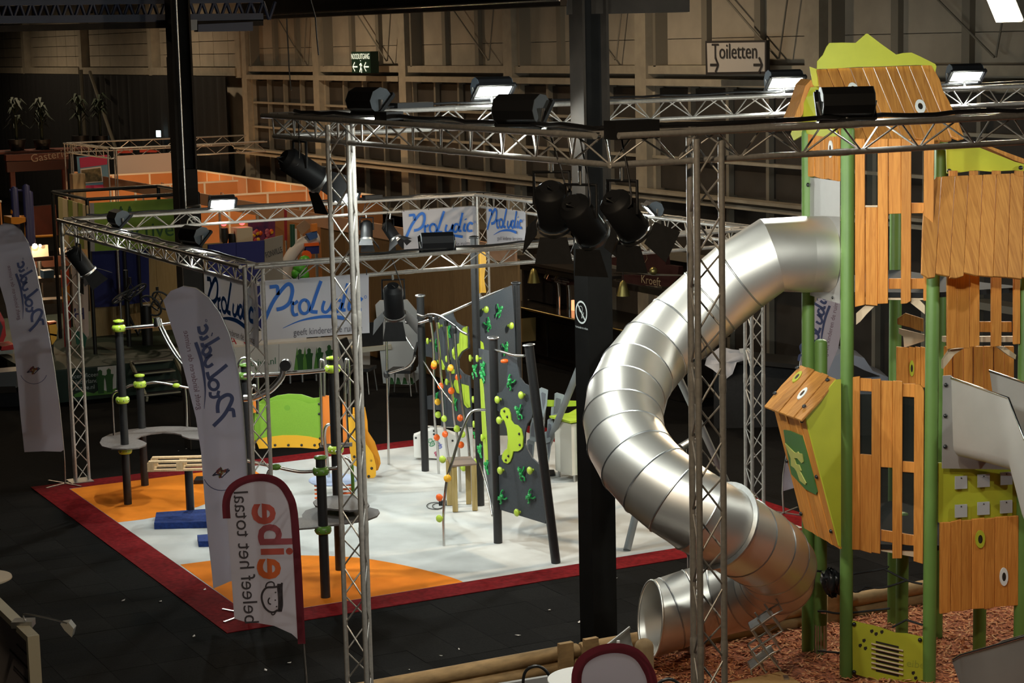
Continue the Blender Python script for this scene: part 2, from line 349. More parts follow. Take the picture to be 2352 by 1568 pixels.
plate('junction_box', [(398, 46), (453, 45), (453, 69), (398, 72)], PLX(-31.42), 0.12, mat('box_grey', (0.16, 0.16, 0.16), 0.5), gd)
# ================================================================ lighting trusses
TS = 0.239; TH = TS*0.866; TR = 0.024
def zigzag(p, q, n):
    pts = [];
    for i in range(n+1): pts.append((p if i % 2 == 0 else q)(i/n))
    return pts
def tri(th, p, q, offs, pitch=0.27, couple=2.0, phase=0):
    p = V(p); q = V(q); L = (q-p).length; n = max(2, int(round(L/pitch)))
    ch = [(p+o, q+o) for o in offs]
    for a, b in ch:
        mb = MB().tube([a, b], TR, 10); k = couple
        while k < L-0.2:
            c = a+(b-a)*(k/L); d = (b-a).normalized(); mb.tube([c-d*0.07, c-d*0.05, c+d*0.05, c+d*0.07], [TR, TR*1.14, TR*1.14, TR], 10, False); k += couple
        mb.build('chord_tube', ALU, th)
    for i in range(3):
        (a0, a1), (b0, b1) = ch[i], ch[(i+1) % 3]
        pts = zigzag(lambda t: a0+(a1-a0)*t, lambda t: b0+(b1-b0)*t, n)
        if (i+phase) % 2: pts = zigzag(lambda t: b0+(b1-b0)*t, lambda t: a0+(a1-a0)*t, n)
        mb = MB()
        for u, w in zip(pts, pts[1:]): mb.tube([u, w], 0.008, 6, False)
        mb.build('bracing', ALU, th)
def hbeam(th, p, q):
    d = (V(q)-V(p)).normalized(); s_ = d.cross(Z).normalized()*TS/2; tri(th, p, q, (s_, -s_, -Z*TH))
def col(th, c, z, ang, base=True, z0=0.0):
    rr = TS/math.sqrt(3); offs = [V((math.cos(ang+k*2.0944), math.sin(ang+k*2.0944), 0))*rr for k in range(3)]
    tri(th, V(c)+Z*(z0+0.012), V(c)+Z*z, offs)
    if base: MB().box(V(c)+Z*(z0+0.006), (0.34, 0.34, 0.012)).build('base_plate', STEEL, th)
# tall frame around the play tower
ZB = 5.85; bx0, bx1, by0, by1 = -18.5, -11.96, 7.02, 19.0
tf = thing('lighting_truss_frame', ((bx0+bx1)/2, by0, 0), 'tall aluminium lighting truss frame surrounding the wooden play tower', 'truss frame')
for a, b in (((bx0, by0), (bx1, by0)), ((bx1, by0), (bx1, by1)), ((bx0, by0), (bx0, by1))): hbeam(tf, V((*a, ZB)), V((*b, ZB)))
c1 = PX(1613, 345, bx1); c2 = PY(788, 340, by0)
A0 = math.atan2(VR.y, VR.x)
col(tf, (bx1, c1.y, 0), ZB-0.05, A0+0.12); col(tf, (c2.x, by0, 0), ZB-0.05, A0+math.pi-0.10)
# frame over the show floor
Z2 = 4.03; fx0, fx1, fy0, fy1 = -29.45, -21.47, 7.79, 14.75
t2 = thing('lighting_truss_frame', ((fx0+fx1)/2, (fy0+fy1)/2, 0), 'square aluminium lighting truss frame above the grey and orange show carpet', 'truss frame')
for a, b in (((fx0, fy0), (fx1, fy0)), ((fx1, fy0), (fx1, fy1)), ((fx0, fy0), (fx0, fy1)), ((fx0, fy1), (fx1, fy1))): hbeam(t2, V((*a, Z2)), V((*b, Z2)))
for c, a in (((fx0, fy0), 0.30), ((fx1, fy0), 0.16), ((fx0, fy1), 0.3), ((fx1, fy1), 0.25)): col(t2, (*c, 0), Z2, A0+a, True, 0.0152)
# ================================================================ play tower, tube slide, open slide
PINE = wood('larch_planks', (0.66, 0.265, 0.05), (0.50, 0.175, 0.028), 0.6, 0.14)
PINE2 = wood('larch_roof', (0.56, 0.245, 0.055), (0.38, 0.145, 0.03), 0.6, 0.2)
BEIGE = mat('beige_board', (0.60, 0.45, 0.30), 0.6)
LGREEN = mat('post_green', (0.115, 0.21, 0.042), 0.5, noise=0.1, nscale=3)
LIME = mat('lime_board', (0.43, 0.43, 0.028), 0.5, noise=0.06, nscale=5)
DGREEN = mat('panel_green', (0.055, 0.15, 0.035), 0.5)
SHEET = mat('brushed_sheet', (0.46, 0.43, 0.40), 0.45, 0.45, noise=0.06, nscale=3)
TUBE = mat('brushed_stainless_tube', (0.74, 0.70, 0.64), 0.40, 0.88, noise=0.04, nscale=2.5)
WRING = mat('ring_white', (0.75, 0.75, 0.72), 0.5); KNOT = mat('hole_dark', (0.02, 0.014, 0.008), 0.7)
def gp(x, y, d): p = PD(x, y, d); return V((p.x, p.y, 0))
P1, P2, P3, P5 = gp(1856, 700, 20.5), gp(1946, 700, 19.6), gp(2141, 800, 19.45), gp(2354, 800, 19.75)
P1b, P4, PB, PB2, P7 = gp(1885, 1200, 20.75), gp(2158, 700, 20.9), gp(2056, 800, 21.5), gp(2072, 1350, 21.2), gp(2250, 1430, 20.6)
tw = thing('play_tower', (P2+P5)/2, 'tall wooden play tower on green posts with plank roofs and lime boards', 'play tower')
def post(p, z1, r=0.067, z0=0.048): MB().tube([p+Z*z0, p+Z*(z1-0.04), p+Z*(z1-0.012), p+Z*z1], [r, r, r*0.85, r*0.4], 16).build('post', LGREEN, tw)
for p, py in ((P1, 295), (P2, 290), (P4, 300), (PB, 420), (PB2, 1180)): post(p, Plane(p, VF).at(1900, py).z)
post(P3, Plane(P3, VF).at(2141, 560).z); post(P5, Plane(P5, VF).at(2141, 615).z)
post(P1b, Plane(P1b, VF).at(1885, 779).z); post(P7, Plane(P7, VF).at(2250, 900).z)
MB().tube([P1b+Z*0.048, P1b+Z*0.36], 0.068, 12).build('post_foot', STEEL, tw)
def off(pl, d): return Plane(pl.p + pl.facing()*d, pl.n)
F12 = vplane(P1, P2); F23 = vplane(P2, P3); F35 = vplane(P3, P5)
def pl3(a, b, c): a, b, c = V(a), V(b), V(c); return Plane(a, (b-a).cross(c-a))
def board(pts, pl, m_=PINE, th=0.03, lift=0.03, name='plank'): return plate(name, pts, pl, th, m_, tw, lift)
def rect(x0, y0, x1, y1): return [(x0, y0), (x1, y0), (x1, y1), (x0, y1)]
def ring(x, y, rx, ry, pl, m_=WRING, lift=0.045, tilt=0.0, par=None):
    o = MB(); n = pl.facing(); ct, st = math.cos(tilt), math.sin(tilt)
    pt = lambda k, a: pl.at(x + k*(rx*math.cos(a)*ct - ry*math.sin(a)*st), y + k*(rx*math.cos(a)*st + ry*math.sin(a)*ct)) + n*lift
    N = 18; A = [2*math.pi*i/N for i in range(N)]
    outer = [pt(1, a) for a in A]; inner = [pt(0.48, a) for a in A]
    o.add(outer+inner, [(i, (i+1) % N, N+(i+1) % N, N+i) for i in range(N)])
    o.add(outer+[p-n*0.012 for p in outer], [(i, N+i, N+(i+1) % N, (i+1) % N) for i in range(N)])
    r1 = o.build('eye_ring', m_, par or tw); MB().add([p-n*0.006 for p in inner], [tuple(range(N))]).build('eye_hole', KNOT, r1)
boltm = MB().lathe((0, 0, 0), [(0.022, 0), (0.022, 0.008), (0.014, 0.018), (0.003, 0.02)], 10).mesh('bolt_cap')
def bolt(x, y, pl, lift=0.03, k=1.0, par=None):
    n = pl.facing(); inst('bolt_cap', boltm, M.Translation(pl.at(x, y)+n*lift) @ n.to_track_quat('Z', 'Y').to_matrix().to_4x4() @ M.Scale(k, 4), par or tw, BOLT)
# upper wall, front
board([(1964.5, 318), (1987, 318), (1987, 699), (1964.5, 704)], F23); board([(1988, 474), (2016, 474), (2016, 701.5), (1988, 699)], F23, lift=0.02)
board([(2016.5, 318), (2040, 318), (2040, 696), (2016.5, 697)], F23); board([(2041, 318), (2070, 318), (2070, 490), (2041, 491)], F23, lift=0.02)
board([(2071, 318), (2093.5, 318), (2092.5, 690), (2083, 696), (2069.5, 697)], F23); board([(2122.5, 318), (2146, 318), (2143, 690), (2121, 690)], F23)
board(rect(1988, 471, 2016, 475), F23, BEIGE, 0.02, 0.03, 'sill')
board(rect(2041, 640, 2125, 664), F23, PINE, 0.03, -0.012, 'rail'); board(rect(2041, 466, 2124, 490), F23, PINE, 0.03, -0.012, 'rail'); board(rect(1964, 322, 2124, 340), F23, PINE, 0.03, -0.012, 'rail')
board(rect(1966, 676, 2124, 689), F23, BEIGE, 0.04, -0.015, 'floor_beam')
board([(1987.5, 701), (2009.7, 702), (1990, 722), (1975.5, 739), (1966, 746), (1966, 720)], F23, BEIGE, 0.04, -0.02, 'corner_brace')
board([(2086, 692), (2093, 685), (2108.6, 686), (2124, 702), (2124, 722)], F23, BEIGE, 0.04, -0.02, 'corner_brace')
GLZ = mat('acrylic_pane', (0.035, 0.04, 0.035), 0.12, spec=0.5, alpha=0.3)
board(rect(1990, 330, 2014, 470), F23, GLZ, 0.006, -0.02, 'window_pane')
# upper wall, left: planks over a steel entry sheet
xb = [1857.5, 1866.8, 1877.5, 1889, 1900, 1911, 1922.4, 1931]
for i in range(7):
    y0, y1 = 404+i*1.75, 405.7+i*1.75; board([(xb[i], 308), (xb[i+1]-0.7, 308), (xb[i+1]-0.7, y1-(3 if i in (1, 4) else 0)), (xb[i], y0-(2 if i in (2, 5) else 0))], F12, lift=0.035 if i % 2 else 0.028)
ring(1917, 342, 4.5, 20, F12, lift=0.05)
board([(1860, 407), (1931, 416), (1931, 697), (1862, 678)], F12, SHEET, 0.004, 0.01, 'entry_sheet'); bolt(1863, 424, F12); bolt(1919, 683, F12, k=0.7)
# decks
def deck(py, name='deck'):
    z = Plane(P2, VF).at(1950, py).z; MB().slab([V((p.x, p.y, z)) for p in (P1, P2, P3, P5, P7, PB)], (0, 0, -0.05)).build(name, mat('deck_dark', (0.018, 0.018, 0.018), 0.9, spec=0.1), tw)
deck(670); deck(1246)
# main roof
RP = pl3(PD(1935, 332, 19.35), PD(2215, 317, 19.4), PD(2147, 148, 19.95))
tx = [370, 500, 640, 800, 960, 1100, 1260, 1395, 1560, 1720, 1885]; rt = lambda u, v: (1810+u/5.6, 60+v/5.6)
eb = [1510, 1490, 1455, 1475, 1490, 1470, 1440, 1490, 1460, 1425]
for i in range(10):
    a, b = tx[i], tx[i+1]-7; ty = 548-(a-370)*0.035; e = eb[i]
    pts = [rt(a, ty), rt(b, ty-4), rt(b+0.413*(e-ty), e-6), rt((a+b)/2+0.413*(e+18-ty), e+12), rt(a+0.413*(e-ty), e)]
    if i == 0: pts = [rt(370, 555), rt(b, ty), rt(b+0.413*(e-ty), e), rt(760, 1500), rt(690, 1460), rt(640, 1290), rt(480, 890), rt(400, 740), rt(390, 640)]
    if i == 9: pts = [rt(1720, 500), rt(1890, 500), rt(1905, 600), rt(1955, 690), rt(1990, 820), rt(2070, 960), rt(2140, 1120), rt(2210, 1270), rt(2268, 1430), rt(2190, 1450), rt(2105, 1420)]
    board(pts, RP, PINE2, 0.03, 0.0, 'roof_plank')
ring(*rt(835, 820), 11.5, 15.5, RP, lift=0.014, tilt=-0.35); ring(*rt(1700, 1040), 11.5, 16, RP, lift=0.014, tilt=-0.3)
CAP = Plane(PD(1950, 160, 19.86), VF)
board([rt(*q) for q in ((372, 552), (376, 450), (450, 370), (500, 260), (535, 215), (700, 212), (870, 215), (1005, 97), (1025, 97), (1200, 230), (1390, 365), (1480, 345), (1590, 340), (1700, 390), (1800, 440), (1895, 488), (1910, 520), (1895, 590), (1850, 505), (1640, 500), (1270, 515), (900, 525), (600, 545))], CAP, LIME, 0.025, 0.0, 'ridge_board')
board([rt(*q) for q in ((276, 520), (372, 552), (385, 640), (408, 770), (345, 782), (318, 750))], Plane(PD(1870, 180, 20.1), VF), LIME, 0.02, 0.0, 'ridge_end')
board([(1870, 200), (1884, 199), (1896, 219), (1928, 292), (1928, 313), (1896, 313), (1857, 306), (1831, 322), (1824, 307)], F12, LIME, 0.02, 0.04, 'gable_board')
n12 = F12.facing(); back = Plane(PD(1845, 240, 20.2), VF)
MB().slab([back.at(*q) for q in ((1863, 183), (1850, 197), (1838, 235), (1819, 281), (1822, 300), (1830, 283), (1844, 262), (1846, 250), (1870, 199))], VF*0.7).build('rear_roof_slope', PINE2, tw)
# small roof to the right
R2 = pl3(PD(2117, 630, 19.0), PD(2348, 640, 19.2), PD(2257, 402, 19.55))
tp = [2150, 2163, 2194, 2225, 2257.6, 2289, 2321, 2352, 2384]; bt = [2117, 2149.5, 2182, 2214.5, 2248, 2282, 2315, 2348, 2382]
bl = [(628, 636), (628, 634), (637, 633), (625, 633), (632, 635), (634, 636), (636, 640), (636, 640)]
for i in range(8):
    ty = 406-i*1.4; pts = [(tp[i]+1, ty), (tp[i+1]-0.6, ty-1), (bt[i+1]-1, bl[i][1]), (bt[i], bl[i][0])]
    if i == 0: pts = [(2151, 406), (2162, 405), (2148, 636), (2133, 638), (2117, 628), (2120, 520), (2124, 460), (2130, 432), (2146, 413)]
    if i == 2: pts.insert(3, (2197, 638))
    board(pts, R2, PINE2, 0.03, 0.0, 'roof_plank')
board([(2173, 341), (2215, 336), (2248, 338), (2330, 371), (2352, 377), (2352, 393), (2330, 391), (2274, 394), (2240, 391), (2205, 396), (2175, 398)], Plane(PD(2250, 380, 19.75), VF), LIME, 0.02, 0, 'gable_board')
for x, y in ((2180, 392), (2344, 385)): bolt(x, y, Plane(PD(2250, 380, 19.74), VF), 0)
bk = Plane(PD(2300, 350, 19.9), VF)
MB().slab([bk.at(*q) for q in ((2250, 330), (2258, 330), (2400, 382), (2400, 392), (2330, 368))], VF*0.8 - VF*0.3).build('rear_roof_slope', PINE2, tw)
for x0 in (2180, 2227, 2279, 2331): board(rect(x0, 392, x0+20, 405), Plane(PD(2250, 400, 19.62), VF), PINE2, 0.03, 0, 'roof_batten')
# upper right wall
for x0, x1, y0, y1 in ((2173, 2194.6, 801, 798), (2195, 2223, 798, 798.5), (2224, 2246.6, 796, 793), (2274.6, 2297, 796, 793), (2325.6, 2340, 790, 789)):
    board([(x0, 600), (x1, 600), (x1, y1), (x0, y0)], F35)
board(rect(2246, 739, 2326, 763), F35, PINE, 0.03, -0.012, 'rail'); board(rect(2170, 773, 2340, 786), F35, BEIGE, 0.04, -0.02, 'floor_beam')
board([(2187, 803), (2218, 800), (2196, 815), (2170, 848), (2170, 828)], F35, BEIGE, 0.04, -0.03, 'corner_brace'); board([(2291, 795), (2312, 797), (2338, 816), (2336, 826), (2322, 818)], F35, BEIGE, 0.04, -0.03, 'corner_brace')
# planks of the rear faces seen through
FB = Plane(PD(2090, 830, 20.75), VF)
for x0, x1 in ((2059, 2087), (2087.7, 2102), (2102.6, 2114.5), (2115, 2126)): board([(x0, 796), (x1, 798), (x1, 890), (x0, 890)], FB, PINE, lift=0.01 if x0 < 2070 else 0)
ring(2093.5, 845, 5.5, 18.5, FB, LIME, 0.02)
board([(2066, 735), (2085, 722), (2126, 735), (2126, 765), (2108, 760), (2095, 755), (2066, 748)], FB, PINE2, 0.03, -0.1, 'rear_roof_plank'); board([(2068, 756), (2126, 770), (2126, 785), (2080, 800), (2078, 775), (2068, 768)], FB, BEIGE, 0.03, -0.06, 'floor_beam')
FD = Plane(PD(2240, 850, 20.95), VF)
for i in range(7): board(rect(2166+i*23.5, 795, 2188+i*23.5, 920), FD, PINE, 0.03, 0.012 if i % 2 else 0, 'plank')
# lower front wall
q6 = lambda u, v: (1940+u/3.41, 850+v/3.41)
def b6(pts, lift=0.03, m_=PINE, name='plank', th=0.03): return board([q6(*p) for p in pts], F23, m_, th, lift, name)
b6([(57, 52), (122, 45), (122, 1402), (57, 1400)]); b6([(122, 60), (212, 66), (212, 166), (122, 160)], 0.015, PINE, 'rail'); b6([(122, 655), (212, 662), (212, 1432), (122, 1406)], 0.018)
b6([(213, 68), (285, 65), (281, 1433), (211, 1420)]); b6([(285, 80), (375, 84), (374, 762), (285, 756)], 0.018); b6([(377, 80), (440, 82), (455, 88), (450, 1468), (375, 1470)])
b6([(285, 1250), (547, 1295), (547, 1382), (285, 1338)], -0.005, PINE, 'rail'); b6([(285, 1372), (547, 1412), (547, 1466), (285, 1418)], -0.015, BEIGE, 'floor_beam')
b6([(455, 105), (555, 105), (555, 212), (455, 206)], 0.01, PINE, 'rail'); b6([(455, 712), (547, 720), (547, 803), (455, 796)], 0.01, PINE, 'rail')
b6([(547, 108), (590, 108), (612, 130), (624, 160), (615, 1512), (541, 1490)], 0.03)
b6([(125, 162), (210, 166), (210, 660), (125, 655)], -0.01, GLZ, 'window_pane', 0.006); b6([(456, 210), (546, 212), (546, 1290), (456, 1280)], -0.01, GLZ, 'window_pane', 0.006); b6([(287, 765), (374, 768), (374, 1262), (287, 1250)], -0.01, GLZ, 'window_pane', 0.006)
# slanted bay on the left
q5 = lambda u, v: (1740+u/3.486, 820+v/3.486)
OB = pl3(PD(1852, 1219, 20.15), PD(1929, 1263, 19.5), PD(1850, 957, 19.3))
for i in range(5):
    a, b = i/5, (i+1)/5-0.008; T = lambda k: (135+245*k, 435+45*k); B = lambda k: (372+290*k, 1370+170*k)
    pts = [q5(*T(a)), q5(*T(b)), q5(*B(b)), q5(B(a)[0], B(a)[1]-8*(i % 2))]; board(pts, OB, PINE, 0.025, 0.006 if i % 2 else 0.0)
board([q5(*p) for p in ((222, 578), (268, 586), (366, 626), (400, 740), (490, 1075), (482, 1096), (395, 1050), (285, 930), (240, 700))], OB, DGREEN, 0.015, 0.022, 'panel_board')
DEER = mat('panel_tan', (0.42, 0.40, 0.10), 0.55)
board([q5(*p) for p in ((240, 680), (310, 750), (325, 760), (345, 748), (352, 762), (378, 768), (388, 830), (375, 840), (340, 800), (315, 800), (330, 850), (355, 855), (372, 900), (358, 900), (410, 1000), (405, 1015), (360, 980), (335, 905), (318, 880), (290, 860), (288, 800))], OB, DEER, 0.01, 0.034, 'animal_cutout')
for u, v in ((362, 508), (241, 828), (480, 955), (356, 1250), (595, 1390)): bolt(*q5(u, v), OB, 0.008)
OR = pl3(PD(1839, 837, 20.2), PD(1921, 869, 19.55), PD(1835, 966, 19.15))
for i in range(5):
    a, b = i/5, (i+1)/5-0.01; T = lambda k: (345+285*k, 62+110*k); B = lambda k: (52+300*k, 392+112*k+ (8 if i % 2 else 0))
    m1 = (T(a)[0]*0.5+B(a)[0]*0.5-(12 if i == 0 else 0), T(a)[1]*0.5+B(a)[1]*0.5); m2 = (T(b)[0]*0.5+B(b)[0]*0.5+(15 if i == 4 else 0), T(b)[1]*0.5+B(b)[1]*0.5)
    board([q5(*T(a)), q5(*T(b)), q5(*m2), q5(*B(b)), q5(*B(a)), q5(*m1)], OR, PINE2, 0.025, 0.012 if i % 2 else 0.0, 'roof_plank')
for u, v in ((323, 97), (144, 300), (565, 193), (379, 405)): bolt(*q5(u, v), OR, 0.014)
ring(*q5(322, 166), 5.5, 16, OR, LIME, 0.02, 0.72); ring(*q5(364, 300), 5.5, 17, OR, WRING, 0.02, 0.72)
board([q5(*p) for p in ((630, 180), (668, 176), (668, 1525), (655, 1510), (385, 478), (440, 405))], pl3(PD(1921, 871, 19.5), PD(1929, 1255, 19.48), PD(1850, 957, 19.28)), LIME, 0.018, 0.0, 'side_board')
# lower right wall
q8 = lambda u, v: (2130+u/2.914, 1030+v/2.914)
board([q8(*p) for p in ((70, 95), (300, 90), (520, 60), (600, 190), (600, 455), (75, 495))], F35, LIME, 0.02, 0.0, 'game_board')
for u, v in ((215, 222), (366, 210), (518, 195), (215, 412), (365, 395), (517, 384)):
    board([q8(u-40, v-40), q8(u+40, v-45), q8(u+40, v+40), q8(u-40, v+45)], F35, mat('engraved_plate', (0.5, 0.5, 0.5), 0.45, 0.2), 0.012, 0.035, 'metal_plate'); bolt(*q8(u, v-30), F35, 0.036, 0.35)
bx = [75, 148, 217, 287, 373, 442, 527, 600]; tt = [(490, 487), (484, 468), (476, 473), (466, 458), (464, 458), (453, 447), (450, 443)]; bb = [(1100, 1088), (1083, 1078), (1082, 1066), (1066, 1062), (1070, 1056), (1052, 1046), (1046, 1042)]
for i in range(7): board([q8(bx[i], tt[i][0]), q8(bx[i+1]-3, tt[i][1]), q8(bx[i+1]-5, bb[i][1]), q8(bx[i]-2, bb[i][0])], F35, PINE, 0.03, 0.045 if i % 2 else 0.04)
ring(*q8(335, 597), 11, 20.5, F35, LIME, 0.06); ring(*q8(493, 848), 9.5, 21, F35, WRING, 0.06)
# bottom lime panel with slots
qb = lambda u, v: (1700+u/3.0276, 1050+v/3.0276)
bp_ = board([qb(*p) for p in ((782, 1130), (860, 1150), (930, 1165), (1000, 1185), (1080, 1215), (1160, 1220), (1272, 1245), (1272, 1640), (1120, 1600), (1000, 1560), (900, 1530), (785, 1495))], F23, LIME, 0.02, 0.03, 'drum_board')
for i in range(7):
    y = 1275+i*33; plate('slot', [qb(945, y-6), qb(1105, y+32), qb(1105, y+46), qb(945, y+8)], F23, 0.002, KNOT, bp_, 0.0325)
for i in range(6):
    y = 1285+i*33; n = F23.facing(); MB().tube([F23.at(*qb(915, y))+n*0.045, F23.at(*qb(1135, y+50))+n*0.045], 0.009, 8).build('sound_bar', BEIGE, bp_)
for u, v in ((918, 1203), (988, 1208), (948, 1222), (864, 1268), (838, 1302), (874, 1322), (1206, 1493), (1223, 1528)): plate('leaf_hole', [qb(u-12, v-10), qb(u+8, v-14), qb(u+12, v), qb(u, v+14), qb(u-12, v+6)], F23, 0.002, KNOT, bp_, 0.0325)
for u, v in ((795, 1153), (1252, 1262), (795, 1485)): bolt(*qb(u, v), F23, 0.032)
text_mesh('eibe', 0.11, mat('engraved_lime', (0.3, 0.32, 0.03), 0.6), F23.at(*qb(1222, 1432)), F23.at(2120, 1500)-F23.at(2000, 1485), Z, F23.facing(), bp_, 'engraved_lettering', 0.033)
# rope net under the deck
ROPE = mat('black_rope', (0.012, 0.012, 0.012), 0.8)
for pts in (((535, 790), (600, 800), (690, 850), (800, 935), (870, 900)), ((790, 810), (1000, 775), (1030, 755)), ((1000, 775), (1160, 855), (1265, 880)), ((870, 900), (1000, 905), (1160, 855)), ((540, 1070), (600, 1072), (720, 1085), (1040, 1050)), ((540, 1345), (695, 1360)), ((1155, 1130), (1270, 1165)), ((1060, 1180), (1155, 1130))):
    MB().tube(smooth_path([PD(*qb(*p), 20.4 - (p[0]-535)/735*0.6) for p in pts], 4), 0.011, 6).build('net_rope', ROPE, tw)
for u, v in ((580, 797), (580, 1073), (585, 1343)):
    a = PD(*qb(u-15, v), 20.4); b = PD(*qb(u+15, v+4), 20.38); MB().tube([a, b], 0.02, 8).build('rope_clamp', CHROME, tw)
bg = MB().ball(PD(1910, 1338, 20.2), 0.125, 18, (0.85, 0.6, 1.1))
for k, p in enumerate(bg.v): bg.v[k] = p + V((math.sin(k*2.1), math.cos(k*1.7), math.sin(k*3.3)))*0.024
bg.tube([PD(1903, 1318, 20.2), PD(1888, 1313, 20.35)], [0.05, 0.012], 8)
tag(bg.build('plastic_bag', mat('black_foil', (0.02, 0.02, 0.022), 0.2)), 'crumpled black plastic bag tied to the rope net of the play tower', 'bag')
# ---------------------------------------------------------------- tube slide
cl = [(1905, 583, 20.0), (1850, 584, 19.97), (1772, 586, 19.9), (1700, 634, 19.98), (1630, 693, 20.05), (1561, 754, 20.0), (1503, 808, 19.9), (1462, 860, 19.65), (1437, 912, 19.35), (1431, 965, 19.05), (1440, 1015, 18.8), (1466, 1062, 18.55), (1504, 1104, 18.4), (1551, 1142, 18.3), (1605, 1178, 18.25), (1655, 1207, 18.4), (1700, 1233, 18.65), (1740, 1256, 19.0), (1770, 1277, 19.35), (1786, 1300, 19.7), (1784, 1325, 20.05), (1757, 1347, 20.4), (1705, 1362, 20.6), (1645, 1376, 20.7), (1592, 1390, 20.7), (1540, 1408, 20.65), (1490, 1424, 20.6)]
C3 = [PD(*c) for c in cl]; TRAD = 0.385
sl = thing('tube_slide', (C3[12].x, C3[12].y, 0), 'brushed steel spiral tube slide winding down from the wooden play tower', 'slide')
def ringpts(i, r, n=40):
    a = C3[max(i-1, 0)]; b = C3[min(i+1, len(C3)-1)]; p = C3[i]
    t = ((p-a).normalized() if i else V((0, 0, 0))) + ((b-p).normalized() if i < len(C3)-1 else V((0, 0, 0))); t.normalize()
    s_ = t.cross(Z).normalized(); u = s_.cross(t)
    return [p + (s_*math.cos(2*math.pi*k/n) + u*math.sin(2*math.pi*k/n))*r for k in range(n)], t
for i in range(len(C3)-1):
    A_, _ = ringpts(i, TRAD); B_, _ = ringpts(i+1, TRAD); n = 40
    if i == len(C3)-2:                                 # slanted mouth
        t = _; A2 = A_; sgn = t
        B_ = [p + t*(-0.14*(((p-C3[-1]).z)/TRAD) - 0.02) for p in B_]
        rim = list(B_)
    MB().add(A_+B_, [(k, (k+1) % n, n+(k+1) % n, n+k) for k in range(n)], True).build('tube_segment', TUBE, sl, False)
    if i > 2:
        o = MB(); R1, t = ringpts(i, TRAD+0.0005); R2_, _2 = ringpts(i, TRAD+0.007)
        for w0, w1, Ra, Rb in ((-0.010, -0.002, R1, R2_), (-0.002, 0.002, R2_, R2_), (0.002, 0.010, R2_, R1)):
            o.add([p+t*w0 for p in Ra]+[p+t*w1 for p in Rb], [(k, (k+1) % n, n+(k+1) % n, n+k) for k in range(n)], True)
        o.build('seam', STEEL, sl, False)
    if i == 15:                                        # bolted flange
        R1, t = ringpts(i, TRAD); R2_, _2 = ringpts(i, TRAD+0.05); o = MB()
        for w in (-0.012, 0.012): o.add([p+t*w for p in R1]+[p+t*w for p in R2_], [(k, (k+1) % n, n+(k+1) % n, n+k) for k in range(n)])
        o.add([p-t*0.012 for p in R2_]+[p+t*0.012 for p in R2_], [(k, (k+1) % n, n+(k+1) % n, n+k) for k in range(n)]); o.build('flange', STEEL, sl)
        R3, _2 = ringpts(i, TRAD+0.028)
        for k in range(0, 40, 2): inst('flange_bolt', boltm, M.Translation(R3[k]+t*0.012) @ t.to_track_quat('Z', 'Y').to_matrix().to_4x4() @ M.Scale(0.5, 4), sl)
rm = MB().tube(rim+[rim[0]], 0.014, 8, False); rm.build('mouth_rim', TUBE, sl)
# run-out trough below the mouth
f0, f1_, n0, n1 = PD(1446, 1440, 20.75), PD(1338, 1526, 20.3), PD(1500, 1500, 20.25), PD(1392, 1570, 19.85)
rows = []
for k in range(6):
    a, b = f0+(f1_-f0)*(k/5), n0+(n1-n0)*(k/5); dz = min(0.26, min(a.z, b.z)-0.06)
    rows.append([a] + [a*(0.5+0.5*math.cos(math.pi*j/12)) + b*(0.5-0.5*math.cos(math.pi*j/12)) - Z*(dz*math.sin(math.pi*j/12)) for j in range(1, 12)] + [b])
MB().sheet(rows).build('run_out_trough', TUBE, sl, False)
for e in (0, 12): MB().tube([r[e] for r in rows], 0.014, 8).build('trough_edge', TUBE, sl)
for px_, d_ in ((1960-5, 20.35),): pass
for px_, py_, d_ in ((1607, 1400, 20.4), (1588, 1000, 20.7)):
    b = gp(px_, py_, d_); top = PD(px_, 1380 if d_ < 20.6 else 1010, d_).z; MB().tube([b+Z*0.048, b+Z*(top-0.3 if d_ < 20.6 else top)], 0.057, 12).build('support_post', STEEL, sl)
MB().tube([PD(1560, 1030, 20.3), PD(1590, 1012, 20.7)], 0.045, 10).build('support_arm', STEEL, sl)
# ---------------------------------------------------------------- open metal slide
os_ = thing('open_slide', gp(2300, 1200, 18.9), 'open sheet steel slide bolted to the green posts of the play tower', 'slide')
board_os = lambda pts, pl, lift, name: plate(name, pts, pl, 0.004, SHEET, os_, lift)
board_os([(2157, 860), (2176, 859), (2186, 868), (2184, 985), (2197, 1012), (2225, 1037), (2262, 1051), (2320, 1060), (2330, 1075), (2155, 1072)], F35, 0.075, 'flange_sheet')
for u, v in ((510, 806), (505, 1076), (503, 1345)): bolt(2030+u/3.823, 670+v/3.823, F35, 0.08, 1.0, os_)
def usec(a, b, w):     # left top, left bottom, width vector
    a, b = V(a), V(b); pts = [a, a*0.5+b*0.5]; h = 0.13
    dn = (b-a).normalized(); wn = V(w).normalized(); L = V(w).length
    c = b - dn*h + wn*h
    pts += [b-dn*h] + [c - wn*(h*math.cos(t)) + dn*(h*math.sin(t)) for t in (0.4, 0.8, 1.2, math.pi/2)]
    m = [p for p in pts]; far = [p + wn*0 for p in pts]
    mid = a + V(w)/2; mir = [p - wn*(2*(p-mid).dot(wn)) for p in reversed(pts)]
    return m + mir
wv = VR*0.46 + VF*0.36
U = [usec(PD(2185, 868, 19.35), PD(2190, 1052, 19.35), wv), usec(PD(2245, 889, 19.0), PD(2250, 1066, 19.0), wv), usec(PD(2316, 914, 18.65), PD(2316, 1085, 18.65), wv), usec(PD(2352, 1005, 18.4), PD(2345, 1200, 18.4), wv), usec(PD(2420, 1180, 18.0), PD(2410, 1370, 18.0), wv)]
MB().sheet(U).build('chute', SHEET, os_, False)
for e in (0, len(U[0])-1): MB().tube([u[e] for u in U], 0.012, 8).build('chute_edge', CHROME, os_)
